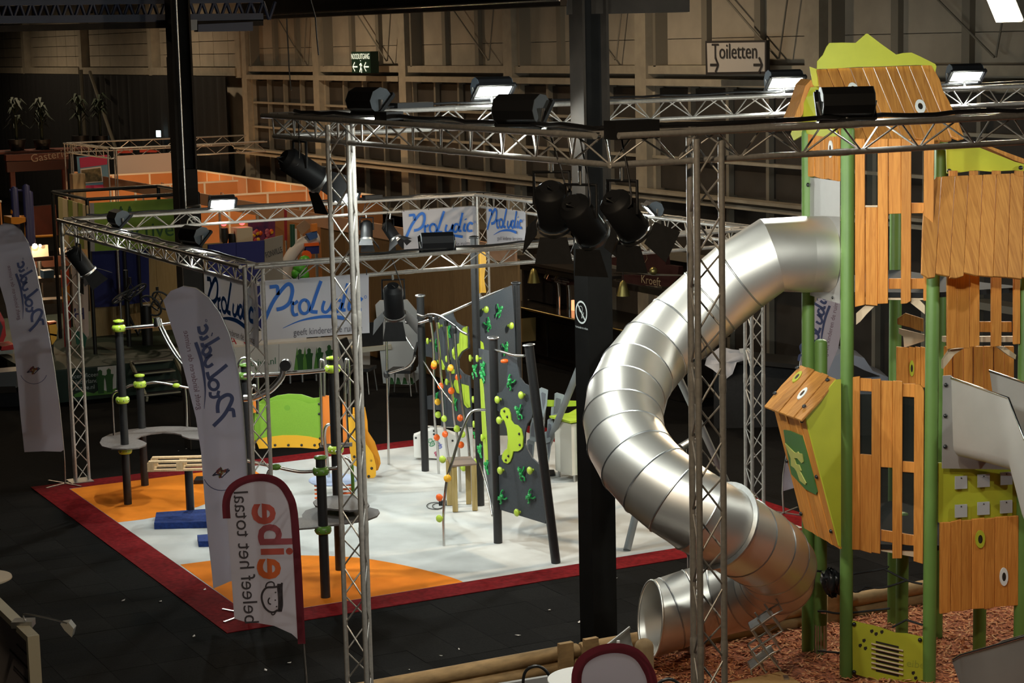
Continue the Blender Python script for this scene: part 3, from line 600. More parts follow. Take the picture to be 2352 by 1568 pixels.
U2 = [usec(PD(2420, 1440, 17.6), PD(2420, 1620, 17.6), wv), usec(PD(2352, 1462, 17.5), PD(2352, 1640, 17.5), wv), usec(PD(2270, 1486, 17.45), PD(2275, 1640, 17.45), wv), usec(PD(2205, 1504, 17.4), PD(2215, 1632, 17.4), wv), usec(PD(2186, 1516, 17.35), PD(2215, 1600, 17.35), wv)]
MB().sheet(U2).build('slide_end', SHEET, os_, False)
for e in (0, len(U2[0])-1): MB().tube([u[e] for u in U2], 0.012, 8).build('chute_edge', CHROME, os_)
# ================================================================ play equipment on the show carpet
FZ = 0.0146                                            # carpet surface
PB_ = mat('post_black_powder', (0.016, 0.016, 0.017), 0.42, noise=0.15, nscale=30)
LIMEP = mat('collar_lime', (0.40, 0.56, 0.05), 0.3, coat=0.3); DLIME = mat('collar_green', (0.10, 0.21, 0.03), 0.35)
RAIL = mat('rail_steel', (0.62, 0.61, 0.59), 0.27, 1.0)
DECKG = mat('deck_grey', (0.115, 0.10, 0.095), 0.7, noise=0.2, nscale=40)
ORP = mat('panel_orange', (0.80, 0.22, 0.03), 0.45); YEP = mat('panel_yellow', (0.86, 0.44, 0.025), 0.45); GRP = mat('panel_applegreen', (0.22, 0.42, 0.035), 0.5, noise=0.05, nscale=60); LGP = mat('panel_lime', (0.42, 0.58, 0.04), 0.45)
CLIMB = mat('climb_board', (0.036, 0.042, 0.05), 0.6, noise=0.15, nscale=50)
FROG = mat('hold_green', (0.03, 0.36, 0.09), 0.35); KL = mat('hold_lime', (0.46, 0.62, 0.06), 0.35); KO = mat('hold_orange', (0.85, 0.13, 0.015), 0.35); KY = mat('hold_yellow', (0.88, 0.46, 0.03), 0.35)
def B(x, y): return G(x, y, FZ)
def on(b, x, y): return Plane(b, VF).at(x, y)          # point above/near base b, square to the view
def vpost(t, b, ytop, r=0.058, mt_=PB_, cap=None, capm=LIMEP):
    z = on(b, 1176, 0).z if False else Plane(b, VF).at(pix(b)[0], ytop).z
    MB().tube([b, V((b.x, b.y, z))], r, 16).build('post', mt_, t)
    if cap: MB().lathe(V((b.x, b.y, z)), [(r*1.28, -0.012), (r*1.38, 0.0), (r*1.28, 0.016), (0.02, 0.028)], 18).build('post_cap', capm, t)
    return z
def collar(t, b, y, mt_=LIMEP, r=0.058):
    z = Plane(b, VF).at(pix(b)[0], y).z; c = V((b.x, b.y, z))
    o = MB().lathe(c, [(r, -0.05), (r*1.45, -0.045), (r*1.72, -0.02), (r*1.72, 0.02), (r*1.45, 0.045), (r, 0.05)], 20).build('collar', mt_, t)
    for k in range(4):
        a = A0-math.pi/2+(k-1.5)*0.8; d = V((math.cos(a), math.sin(a), 0)); MB().ball(c+d*r*1.7, 0.011, 6).build('collar_bolt', CHROME, o)
def pipe(t, pts, b, r=0.019, mt_=RAIL, name='rail', k=5):
    P = [on(b, *p[:2]) + VF*(p[2] if len(p) > 2 else 0) for p in pts]; return MB().tube(smooth_path(P, k), r, 10).build(name, mt_, t)
# ---- balance trail with winding deck
ba, bb_ = B(294, 1157), B(333, 1114)
T1 = thing('balance_trail', ba, 'black posts with lime collars carrying a winding grey deck beside the pallet', 'balance trail')
vpost(T1, ba, 737, cap=1); collar(T1, ba, 753); collar(T1, ba, 918); collar(T1, ba, 1034); vpost(T1, bb_, 862, cap=1); collar(T1, bb_, 882)
zd = Plane(ba, VF).at(288, 1020).z; q_ = lambda u, v: (220+u/5.6, 950+v/5.6)
dk = [(50, 370), (80, 310), (180, 260), (310, 230), (430, 200), (650, 175), (850, 160), (1100, 160), (1300, 175), (1480, 200), (1500, 260), (1450, 305), (1330, 325), (1200, 315), (1110, 285), (1100, 265), (1000, 245), (850, 240), (700, 255), (580, 285), (518, 320), (600, 345), (655, 375), (640, 400), (550, 435), (400, 450), (200, 445), (80, 415)]
MB().slab([G(*q_(*p), zd) for p in dk], (0, 0, -0.018)).build('deck', DECKG, T1)
pipe(T1, [(284, 754), (310, 751), (370, 745), (420, 738), (470, 732)], ba, 0.022); pipe(T1, [(306, 752), (370, 746)], ba, 0.03)
for dx in (-3, 4): pipe(T1, [(363+dx, 732), (372+dx, 757), (392+dx, 795), (415+dx, 828), (445+dx, 860), (470+dx, 885)], ba, 0.022)
MB().tube([on(ba, 360, 728)-VF*0.05, on(ba, 364, 748)-VF*0.05], 0.06, 12).build('bracket', CHROME, T1)
pipe(T1, [(262, 999), (259, 940), (258, 912), (263, 902), (272, 898), (288, 897)], ba, 0.018); pipe(T1, [(290, 890), (300, 885), (318, 882), (342, 879), (358, 877), (400, 884), (430, 890), (470, 892)], bb_, 0.018); pipe(T1, [(425, 890), (428, 920), (430, 984)], bb_, 0.018)
MB().ball(on(bb_, 405, 885), 0.045, 10, (1.4, 1, 0.8), (VR, VF, Z)).build('rail_clamp', LIMEP, T1)
# ---- second trail with round decks
bg_, bd, bc = B(748, 1371), B(781, 1308), B(580, 1235)
T2 = thing('balance_trail', bg_, 'black posts with green collars and two round grey decks on the orange patch', 'balance trail')
vpost(T2, bg_, 1050, cap=1, capm=DLIME); collar(T2, bg_, 1081, DLIME); collar(T2, bg_, 1216, DLIME); vpost(T2, bd, 822, cap=1); collar(T2, bd, 846); collar(T2, bd, 1032); vpost(T2, bc, 838, cap=1, capm=DLIME); collar(T2, bc, 862, DLIME)
z2 = Plane(bg_, VF).at(746, 1206).z; q_ = lambda u, v: (540+u/4.02, 1010+v/4.02)
MB().slab([G(*q_(*p), z2) for p in ((300, 735), (560, 722), (620, 715), (618, 690), (650, 650), (770, 612), (950, 590), (1150, 600), (1320, 640), (1335, 665), (1310, 700), (1220, 735), (1030, 765), (880, 785), (700, 810), (580, 818), (400, 822), (280, 800))], (0, 0, -0.02)).build('deck', DECKG, T2)
MB().slab([G(*q_(*p), z2+0.12) for p in ((720, 570), (770, 530), (900, 513), (1100, 513), (1200, 545), (1240, 600), (1200, 640), (1050, 650), (850, 630), (740, 605))], (0, 0, -0.02)).build('upper_deck', DECKG, T2)
pipe(T2, [(552, 1052), (582, 1061), (634, 1072), (660, 1078), (689, 1083), (719, 1082), (760, 1076), (776, 1073), (780, 1065), (780, 1050), (773, 1034)], bg_, 0.02); pipe(T2, [(612, 1100), (618, 1082), (630, 1074)], bg_, 0.02)
MB().ball(on(bg_, 634, 1072), 0.05, 10, (1.3, 1, 0.8), (VR, VF, Z)).build('rail_clamp', DLIME, T2)
pipe(T2, [(776, 846), (740, 850), (700, 854), (600, 861), (560, 863)], bd, 0.028); pipe(T2, [(560, 915), (585, 912), (620, 895), (645, 868), (652, 845)], bd, 0.045); pipe(T2, [(545, 845), (552, 828), (562, 822), (578, 828), (590, 850), (592, 950)], bc, 0.02)
MB().tube([on(bd, 656, 838)-VF*0.06, on(bd, 656, 838)+VF*0.06], 0.07, 14).build('bracket', BLACK, T2)
pipe(T2, [(812, 1184), (810, 1100), (808, 1067)], bd, 0.022, DLIME, 'thin_post')
pipe(T2, [(792, 1050), (800, 1054), (807, 1063)], bd, 0.018)
# ---- spring play house
bs = B(768, 1150); T3 = thing('spring_play_house', bs, 'green and orange panel play house on springs with steel arches', 'spring toy')
H3 = Plane(bs - VF*0.0, VF); q_ = lambda u, v: (540+u/4.61, 780+v/4.61); HP = Plane(bs+VF*0.25, VF)
def p7(name, pts, m_, lift=0.0, th=0.02, pl=None): return plate(name, [q_(*p) for p in pts], pl or HP, th, m_, T3, lift)
p7('rear_panel', [(205, 700), (300, 630), (365, 630), (440, 598), (560, 580), (700, 586), (825, 625), (905, 618), (908, 900), (210, 900)], GRP, -0.05)
gp_ = p7('green_panel', [(205, 690), (290, 678), (420, 640), (560, 626), (680, 640), (780, 678), (905, 662), (912, 1060), (780, 1025), (500, 1010), (320, 1035), (205, 1065)], GRP, 0.0)
p7('yellow_band', [(215, 1065), (320, 1032), (500, 1010), (650, 1010), (780, 1022), (915, 1052), (910, 1078), (880, 1100), (892, 1140), (870, 1155), (700, 1140), (500, 1138), (300, 1150), (255, 1152), (240, 1110)], YEP, 0.012)
for u in (425, 565, 705, 843): bolt(*q_(u, 1113), HP, 0.014, 0.9, T3)
for u, v in ((892, 677), (892, 782), (902, 1040), (935, 600), (942, 905), (980, 1046)): bolt(*q_(u, v), HP, 0.02, 0.9, T3)
p7('roundel', [(552+33*math.cos(a*0.524), 720+30*math.sin(a*0.524)) for a in range(12)], mat('roundel_green', (0.17, 0.36, 0.03), 0.5), 0.003, 0.003)
OPL = Plane(bs+VF*0.2, VF); p7('orange_panel', [(925, 605), (950, 588), (1005, 595), (1025, 1100), (935, 1100)], ORP, 0, 0.02, OPL); p7('orange_panel', [(1140, 660), (1165, 655), (1190, 1080), (1145, 1080)], ORP, 0.05, 0.02, OPL); p7('orange_panel', [(190, 570), (215, 560), (232, 760), (200, 770)], ORP, 0.05, 0.02, OPL)
for pts in (((925, 1105), (915, 700), (905, 350), (905, 240), (918, 205), (935, 220), (945, 300), (948, 590)), ((1180, 1080), (1172, 700), (1165, 330), (1175, 220), (1188, 202), (1202, 230), (1210, 400), (1218, 780)), ((200, 1150), (180, 700), (175, 520), (215, 480), (232, 560))):
    MB().tube(smooth_path([HP.at(*q_(*p)) - VF*0.04 for p in pts], 4), 0.022, 10).build('arch_tube', RAIL, T3)
MB().tube(smooth_path([HP.at(*q_(*p)) - VF*0.15 for p in ((1015, 870), (985, 885), (962, 930), (958, 1030), (980, 1200), (1005, 1480))], 4), 0.025, 10).build('handle', RAIL, T3)
MB().beam(HP.at(*q_(900, 1118)), HP.at(*q_(1240, 1108)), 0.06, 0.05).build('cross_bar', DECKG, T3)
zs = on(bs, 770, 1100).z
MB().lathe(V((bs.x, bs.y, zs)), [(0.34, -0.03), (0.36, -0.015), (0.36, 0.0), (0.34, 0.01)], 32).build('rocker_plate', mat('plate_blue', (0.42, 0.5, 0.72), 0.4), T3)
for s_ in (-0.2, 0.2):
    c = bs + VR*s_; hs = [c + V((math.cos(k*0.6)*0.075, math.sin(k*0.6)*0.075, 0.01+ (zs-0.05)*k/50)) for k in range(51)]; MB().tube(hs, 0.012, 6).build('spring', KO, T3)
# ---- yellow animal slide beside it
by = B(850, 1098); T4 = thing('spring_animal', by, 'yellow board animal rocker with black bolts next to the steel arches', 'spring toy')
YPL = Plane(by, VF)
def p7y(pts, m_, lift): return plate('side_board', [q_(*p) for p in pts], YPL, 0.022, m_, T4, lift)
p7y([(1235, 745), (1365, 740), (1390, 880), (1398, 1000), (1470, 1110), (1525, 1280), (1532, 1340), (1505, 1410), (1440, 1430), (1400, 1300), (1320, 1200), (1230, 900)], mat('panel_amber', (0.8, 0.34, 0.02), 0.45), -0.2)
p7y([(1195, 790), (1285, 795), (1330, 900), (1385, 1100), (1460, 1210), (1492, 1330), (1490, 1440), (1470, 1462), (1400, 1465), (1382, 1430), (1300, 1350), (1240, 1320), (1212, 1150)], YEP, 0)
for u, v in ((1446, 1360), (1415, 1445), (1262, 1238), (1213, 1003), (1208, 803)): bolt(*q_(u, v), YPL, 0.002, 1.0, T4)
for a in (1235, 1440): MB().tube([YPL.at(*q_(a, 1280))+VF*0.0, YPL.at(*q_(a, 1280))+VF*0.2], 0.02, 8).build('spacer_rod', STEEL, T4)
# ---- pallet on a post
bp = B(438, 1183); T5 = thing('pallet_table', bp, 'bare wooden pallet fixed on a black post over a blue base', 'display stand')
PALE = wood('pallet_spruce', (0.72, 0.52, 0.30), (0.6, 0.4, 0.21), 0.6, 0.1); BLUEC = mat('blue_carpet', (0.008, 0.03, 0.16), 0.95, noise=0.3, nscale=25, bump=0.3)
MB().slab([G(x, y, 0.1) for x, y in ((359, 1176), (505, 1166), (512, 1197), (354, 1201))], (0, 0, -0.085)).build('base', BLUEC, T5)
zp = on(bp, 438, 1076).z; MB().tube([bp, V((bp.x, bp.y, zp))], 0.058, 16).build('post', PB_, T5)
pc_ = on(bp, 425, 1064); wd = (on(bp, 510, 1060)-on(bp, 352, 1060)).length; ax = (VR, VF, Z)
for dv in (-0.14, 0.14):
    for dz, n_ in ((-0.06, 'lower_board'), (0.06, 'upper_board')): MB().box(V((pc_.x, pc_.y, zp+0.08+dz)) + VF*dv, (wd, 0.09, 0.024), ax).build(n_, PALE, T5)
    for k in (-0.47, -0.05, 0.38): MB().box(V((pc_.x, pc_.y, zp+0.08)) + VF*dv + VR*(wd*k), (0.09, 0.09, 0.098), ax).build('block', PALE, T5)
for k in (-0.47, -0.05, 0.38): MB().box(V((pc_.x, pc_.y, zp+0.02+0.0)) + VR*(wd*k), (0.09, 0.4, 0.02), ax).build('cross_board', PALE, T5)
tag(MB().slab([G(x, y, 0.09) for x, y in ((453, 1228), (560, 1220), (565, 1240), (456, 1243))], (0, 0, -0.075)).build('blue_mat', BLUEC), 'small blue carpeted block lying in front of the pallet stand', 'block')
bt_ = B(462, 1106); tag(MB().box(bt_+Z*0.03, (0.18, 0.3, 0.05), ax).build('tablet_case', BLACK), 'small black case lying on the orange carpet behind the pallet', 'case')
# ---- climbing structure
K1, K2, K3, K4, K5 = B(977, 1081), B(1104, 1160), B(1144, 1246), B(1277, 1292), B(1196, 1125)
T6 = thing('climbing_frame', (K2+K3)/2, 'black climbing frame with dark boards, green frog holds and hanging poles', 'climbing frame')
def topz(b, y): return Plane(b, VF).at(pix(b)[0], y).z
SC = mat('cap_silver', (0.5, 0.5, 0.5), 0.3, 0.9)
for b, yt in ((K1, 679), (K3, 776)): vpost(T6, b, yt, cap=1, capm=SC)
vpost(T6, K2, 545, 0.055, cap=1, capm=PB_); vpost(T6, K5, 650, 0.055, cap=1, capm=PB_)
k4t = on(K4, 1215, 796) + VF*0.1; MB().tube([K4, k4t], 0.06, 16).build('leaning_post', PB_, T6); d4 = (k4t-K4).normalized(); MB().lathe(k4t, [(0.078, 0), (0.08, 0.012), (0.03, 0.025)], 16, d4).build('post_cap', SC, T6)
r1 = lambda u, v: (870+u/4.75, 630+v/4.75); r2 = lambda u, v: (870+u/4.75, 940+v/4.75); r3 = lambda u, v: (1070+u/5.807, 760+v/5.807); r4 = lambda u, v: (1070+u/5.6, 1030+v/5.6)
W12, W25, W23, W34 = vplane(K2, B(985, 1035)), vplane(K2, K5), vplane(K2, K3), vplane(K3, K4)
def cb(pts, pl, m_=CLIMB, lift=0.0, th=0.019, name='climb_board'): return plate(name, pts, pl, th, m_, T6, lift)
cb([r1(*p) for p in ((690, 458), (800, 415), (812, 460), (840, 520), (900, 560), (968, 570), (985, 800), (910, 845), (868, 930), (872, 1020), (920, 1080), (990, 1110), (1005, 1450), (1012, 1660), (680, 1660), (675, 1480), (510, 1470), (505, 1330), (590, 1312), (650, 1280), (700, 1210), (735, 1110), (722, 1020), (640, 950), (560, 900), (482, 890), (478, 748), (575, 692), (620, 610), (640, 510))], W12)
cb([r1(*p) for p in ((890, 640), (930, 580), (968, 565), (975, 800), (910, 840), (860, 920), (840, 932), (815, 900), (805, 840), (840, 770), (885, 750))], W12, LGP, 0.014, 0.012, 'lime_board')
cb([r1(*p) for p in ((825, 1200), (835, 1155), (860, 1142), (900, 1190), (985, 1215), (1003, 1450), (975, 1456), (935, 1410), (915, 1310), (860, 1290))], W12, LGP, 0.014, 0.012, 'lime_board')
cb([r1(*p) for p in ((750, 1030), (790, 1000), (830, 1040), (830, 1080), (790, 1085), (765, 1060))], W12, LGP, 0.014, 0.012, 'lime_board'); cb([r1(*p) for p in ((640, 935), (690, 930), (725, 1010), (720, 1040), (690, 1035))], W12, LGP, 0.014, 0.012, 'lime_board')
cb([(1096, 694), (1163, 661), (1176, 655), (1186, 800), (1190, 1000), (1100, 1000), (1092, 780)], W25); cb([r1(*p) for p in ((1060, 725), (1095, 718), (1130, 745), (1140, 800), (1130, 870), (1105, 880), (1060, 840))], W25, LGP, 0.014, 0.012, 'lime_board')
cb([(1099, 800), (1124, 806), (1140, 1190), (1128, 1150), (1114, 1078)], W23); cb([(1104, 870), (1110, 868), (1119, 1000), (1122, 1065), (1116, 1060), (1110, 1000)], W23, LGP, 0.014, 0.012, 'lime_board')
cb([r3(565, 330), r3(680, 360), r3(692, 480), r3(720, 620), r3(780, 700), r3(850, 735), r3(880, 950), r3(890, 1100), r3(880, 1150), r3(820, 1230), r3(790, 1350), r3(785, 1500), r4(795, 20), r4(850, 120), r4(940, 200), r4(1000, 600), r4(1030, 900), r4(1025, 965), r4(440, 785), r4(410, 270), r4(408, 100), r4(440, 85), r4(500, 60), r3(550, 1568), r3(562, 1400), r3(525, 1250), r3(480, 1090), r3(400, 1050), r3(395, 835), r3(480, 808), r3(540, 710), r3(552, 560)], W34)
cb([r3(470, 1100), r3(478, 1045), r3(530, 1015), r3(580, 1038), r3(605, 1100), r3(615, 1190), r3(650, 1240), r3(700, 1255), r3(750, 1310), r3(775, 1420), r3(770, 1540), r4(720, 8), r4(680, 32), r4(620, 32), r4(605, 100), r4(580, 165), r4(545, 190), r4(500, 175), r4(475, 130), r4(480, 70), r4(510, 20), r3(562, 1568), r3(575, 1450), r3(560, 1300), r3(530, 1200), r3(490, 1150)], W34, LGP, 0.016, 0.014, 'lime_board')
for q in (r3(530, 1065), r3(568, 1140), r3(728, 1368), r3(735, 1515), r4(563, 93), r4(530, 145)): bolt(*q, W34, 0.017, 0.8, T6)
# holds
kn = MB().lathe((0, 0, 0), [(0.018, 0), (0.016, 0.03), (0.045, 0.04), (0.052, 0.055), (0.045, 0.07), (0.01, 0.076)], 14); KM = {}
for nm, m_ in (('l', KL), ('o', KO), ('y', KY)): KM[nm] = kn.mesh('grip_knob'); KM[nm].materials.append(m_)
fb = MB().ball((0, 0, 0.035), 0.03, 10, (0.8, 1.25, 0.9)).ball((0, 0.045, 0.045), 0.027, 10)
for sx in (-1, 1):
    fb.tube([V((sx*0.015, 0.02, 0.03)), V((sx*0.055, 0.05, 0.025)), V((sx*0.06, 0.085, 0.015))], [0.014, 0.010, 0.013], 6); fb.tube([V((sx*0.012, -0.03, 0.03)), V((sx*0.045, -0.045, 0.025)), V((sx*0.03, -0.085, 0.015))], [0.015, 0.010, 0.014], 6)
    fb.ball((sx*0.018, 0.062, 0.058), 0.011, 6)
fm = fb.mesh('frog_hold'); fm.materials.append(FROG)
def hold(me, name, q, pl, rot=0.0, sc_=1.0, lift=0.001):
    n = pl.facing(); up = (Z - n*n.z).normalized(); rt_ = up.cross(n)
    m_ = M(((rt_.x, up.x, n.x, 0), (rt_.y, up.y, n.y, 0), (rt_.z, up.z, n.z, 0), (0, 0, 0, 1)))
    inst(name, me, M.Translation(pl.at(*q)+n*lift) @ m_ @ M.Rotation(rot, 4, 'Z') @ M.Scale(sc_, 4), T6)
for q, pl, r_ in ((r3(615, 690), W34, -0.5), (r3(730, 1080), W34, 0.3), (r4(740, 320), W34, 0.2), (r4(480, 630), W34, -0.8), (r4(840, 620), W34, -0.8), (r1(1295, 400), W25, -0.4), (r1(1175, 550), W25, 0.5), (r1(1365, 810), W25, 0.1), (r1(787, 625), W12, 0.2), (r1(645, 780), W12, -0.7), (r1(655, 1350), W12, 0.3), (r1(855, 1415), W12, 0.0), (r3(155, 520), W23, 0), (r3(150, 620), W23, 0.4), (r3(265, 500), W23, 0), (r3(255, 600), W23, 0.6), (r3(165, 1410), W23, 0), (r4(210, 30), W23, 0), (r4(300, 240), W23, 0)): hold(fm, 'frog_hold', q, pl, r_, 1.05)
for q, pl in ((r3(468, 910), W34), (r3(785, 850), W34), (r4(485, 275), W34), (r4(868, 275), W34), (r4(700, 815), W34), (r3(490, 1185), W34), (r1(1135, 382), W25), (r1(1410, 558), W25), (r1(693, 558), W12), (r1(570, 725), W12), (r1(780, 920), W12), (r1(855, 845), W12), (r1(780, 1170), W12), (r3(150, 910), W23), (r3(110, 360), W23), (r3(205, 365), W23), (r3(160, 1240), W23), (r3(270, 1420), W23), (r4(175, 165), W23)): hold(KM['l'], 'grip_knob', q, pl)
ok = Plane(W34.p + W34.facing()*0.02, W34.n); MB().lathe(W34.at(1165, 829)+VR*0.02, [(0.016, 0), (0.028, 0.03), (0.03, 0.07), (0.018, 0.1), (0.004, 0.105)], 12, -VR).build('carrot_hold', KO, T6)
# rails and hanging poles
def rl(pts, b, name='rail', r=0.019): return MB().tube(smooth_path([on(b, *p) for p in pts], 4), r, 10).build(name, RAIL, T6)
kA = K1*0.5+K2*0.5
def lerp_rail(pts, a, b, name='rail', r=0.019):       # rail running from post a to post b
    n = len(pts)-1; return MB().tube(smooth_path([on(a + (b-a)*(i/n), *p) for i, p in enumerate(pts)], 4), r, 10).build(name, RAIL, T6)
lerp_rail([r1(425, 440), r1(490, 460), r1(545, 440), r1(620, 440), r1(720, 480), r1(830, 555), r1(900, 620), r1(965, 655)], K1-VF*0.25, K2-VF*0.25); lerp_rail([r1(300, 525), r1(390, 540), r1(480, 520), r1(690, 450), r1(955, 335), r1(1040, 298), r1(1230, 215), r1(1400, 150)], K1, K5)
lerp_rail([r3(370, 245), r3(530, 290), r3(660, 325), r3(780, 330)], K3, k4t*1.0-Z*k4t.z, r=0.017)
poles = [[r1(565, 500), r1(595, 750), r1(600, 1100), r1(610, 1568), r2(640, 400), r2(655, 700)], [r1(630, 500), r1(655, 800), r1(690, 1250), r1(712, 1568), r2(740, 400), r2(765, 560)], [r1(735, 540), r1(755, 850), r1(800, 1300), r1(825, 1568), r2(870, 420), r2(887, 895)], [r1(828, 620), r1(850, 930), r1(895, 1280), r1(935, 1568), r2(965, 250), r2(990, 520)]]
for i, ps in enumerate(poles):
    bse = B(*ps[-1]) if i in (0, 2) else B(ps[-1][0]+2, (1105, 1150)[i // 2]); tpd = (K1-VF*0.25)*(1-i*0.2-0.15) + (K2-VF*0.25)*(i*0.2+0.15); tpd.z = 0
    if i in (1, 3): ps = ps + [(ps[-1][0]+3, (1105, 1150)[i // 2])]
    n = len(ps)-1; P = [on(tpd + (bse-tpd)*(j/n), *p) for j, p in enumerate(ps)]; P[-1].z = max(P[-1].z, FZ); MB().tube(smooth_path(P, 4), 0.021, 10).build('hanging_pole', RAIL, T6)
    MB().lathe(P[0]+Z*0.03, [(0.026, -0.06), (0.032, -0.03), (0.03, 0.0), (0.036, 0.03), (0.02, 0.05)], 12).build('pole_joint', PB_, T6)
def pole_knob(kind, q, i):
    ps = poles[i]; bse = B(ps[-1][0], ps[-1][1] if i in (0, 2) else 1110); tpd = (K1-VF*0.25)*(0.85-i*0.2) + (K2-VF*0.25)*(0.15+i*0.2); f = (q[1]-735)/340; c = on(tpd*(1-f) + bse*f, *q)
    s_ = -VF + VR*(-0.6 if i % 2 else 0.5) + Z*0.2; inst('grip_knob', KM[kind], M.Translation(c-VF*0.01) @ s_.to_track_quat('Z', 'Y').to_matrix().to_4x4(), T6)
for k, q, i in (('o', r1(585, 1000), 0), ('y', r1(627, 975), 1), ('y', r1(808, 1018), 3), ('o', r1(890, 1120), 3), ('o', r1(697, 1218), 1), ('o', r1(775, 1270), 2), ('y', r1(627, 1390), 0), ('l', r1(632, 1530), 0), ('l', r2(735, 100), 1), ('o', r2(910, 92), 3), ('l', r2(835, 210), 2), ('o', r2(745, 268), 1), ('o', r2(617, 305), 0), ('l', r2(935, 270), 3), ('o', r2(880, 385), 2), ('l', r2(910, 635), 2)): pole_knob(k, q, i)
fp = [r2(1165, 5), r2(1060, 5), r2(1000, 40), r2(950, 130), r2(870, 340), r2(810, 540), r2(750, 740), r2(720, 950), r2(705, 1180), r2(708, 1350), r2(711, 1488)]
eb_ = B(*fp[-1]); n = len(fp)-1; FPP = [on(K3 + (eb_-K3)*(j/n), *p) for j, p in enumerate(fp)]; MB().tube(smooth_path(FPP, 4), 0.019, 10).build('bent_pole', RAIL, T6)
for kk, q, f in (('y', r2(752, 738), 0.6), ('o', r2(690, 948), 0.72), ('l', r2(690, 1178), 0.82), ('l', r2(725, 533), 0.5)): inst('grip_knob', KM[kk], M.Translation(on(K3+(eb_-K3)*f, *q)-VF*0.02) @ (-VF - VR*(0.8 if kk != 'y' else 0)).to_track_quat('Z', 'Y').to_matrix().to_4x4(), T6)
bo = B(893, 1066); MB().tube([bo, on(bo, 886, 690)], 0.02, 10).build('outer_pole', RAIL, T6); MB().lathe(on(bo, 888, 859), [(0.02, -0.06), (0.045, -0.04), (0.05, 0.0), (0.045, 0.04), (0.02, 0.06)], 12).build('pole_joint', PB_, T6)
lerp_rail([r1(90, 1082), r1(200, 1050), r1(310, 1010), r1(370, 950), r1(397, 890)], bo, K1); lerp_rail([r1(230, 580), r1(300, 690), r1(385, 820)], bo, K1, r=0.012); lerp_rail([r1(485, 940), r1(560, 1060), r1(690, 1260), r1(800, 1400)], K1, K2, r=0.012)
for dv in range(2): lerp_rail([r4(175+dv*4, 175), r4(230, 350), r4(300, 600), r4(340, 860)], K2, K3, r=0.014)
cb([(1086, 580), (1095, 566), (1113, 563), (1117, 600), (1112, 640), (1117, 672), (1105, 672), (1093, 677), (1085, 668), (1088, 620), (1084, 600)], Plane(K2+VF*0.15, VF), YEP, 0, 0.019, 'orange_board')
# ---- wooden stool
zt_ = on(B(1046, 1177), 1046, 1068).z; T7 = thing('stool', B(1062, 1165), 'rough timber stool with brown top beside the bent pole', 'stool')
MB().slab([G(x, y, zt_) for x, y in ((1025.8, 1049.5), (1081.6, 1047.4), (1095, 1064), (1038, 1068.4))], (0, 0, -0.025)).build('seat', mat('ply_brown', (0.19, 0.13, 0.10), 0.6), T7)
LEGW = wood('green_timber', (0.42, 0.31, 0.13), (0.30, 0.21, 0.07), 0.7, 0.1)
for x, y in ((1046, 1175), (1091, 1172), (1033, 1160), (1077, 1157)): b = B(x, y); MB().box(b+Z*(zt_-0.03)/2, (0.075, 0.075, zt_-0.03-FZ), ax).build('leg', LEGW, T7)
b = B(1017, 1160); T8 = thing('power_adapter', b, 'black power adapter with coiled cable lying beside the timber stool', 'adapter')
MB().box(b+Z*0.035, (0.11, 0.06, 0.065), ax).build('body', BLACK, T8)
loop = [B(1012+20*math.cos(a)-12, 1163+8*math.sin(a))+Z*0.01 for a in [i*0.42 for i in range(16)]] + [B(1005+12*math.cos(a), 1164+6*math.sin(a))+Z*0.012 for a in [i*0.42 for i in range(16)]]
MB().tube(loop, 0.006, 6).build('cable', BLACK, T8)
# ---- white demo boxes
bw1 = B(1000, 1056); T9 = thing('demo_panel', bw1, 'white display panel with felt-pen drawings behind the climbing poles', 'panel'); WP = Plane(bw1, VF)
DW = mat('demo_white', (0.72, 0.72, 0.70), 0.5)
plate('board', [r2(525, 240), r2(615, 205), r2(850, 290), r2(1020, 185), r2(1030, 548), r2(735, 545), r2(530, 528)], WP, 0.25, DW, T9); plate('board', [r2(377, 290), r2(450, 262), r2(460, 525), r2(385, 518)], WP, 0.2, DW, T9)
for u, v in ((405, 310), (602, 233), (602, 270), (805, 340)): bolt(*r2(u, v), WP, 0.001, 0.8, T9)
MB().tube([on(bw1, *r2(530, 185)), on(bw1, *r2(1025, 195))], 0.015, 8).build('top_pipe', RAIL, T9)
for (u, v, rr), c in zip(((575, 360, 45), (660, 395, 35), (630, 485, 25)), ((0.05, 0.25, 0.12), (0.12, 0.16, 0.5), (0.5, 0.05, 0.15))):
    pts = [WP.at(*r2(u+rr*math.cos(a*1.9)*(0.6+0.4*math.sin(a*2.3)), v+rr*math.sin(a*1.4)*(0.7+0.3*math.cos(a)))) for a in [i*0.35 for i in range(40)]]
    MB().ribbon(pts, 0.008, -VF, 0.004).build('drawing', mat('ink_%d' % u, c, 0.8), T9, False)
# ---- grey swing frame behind the slide
GRYP = mat('grey_powder', (0.22, 0.24, 0.25), 0.5)
l1, l2, l3 = B(1440, 1264), B(1668, 1105), B(1243, 1062); ap1 = on((l1+l2)/2, 1545, 835); l4 = l3 + (l1-l2); ap2 = ap1 + (l3-l2)
T10 = thing('swing_frame', l1, 'grey tubular swing frame with slanted legs standing behind the tube slide', 'swing frame')
for a, b in ((l1, ap1), (l2, ap1), (l3, on((l3+l1)/2, 1330, 845))): MB().tube([a, b], 0.05, 12).build('leg', GRYP, T10)
MB().tube([ap1, on((l3+l1)/2, 1330, 845)], 0.05, 12).build('top_bar', GRYP, T10)
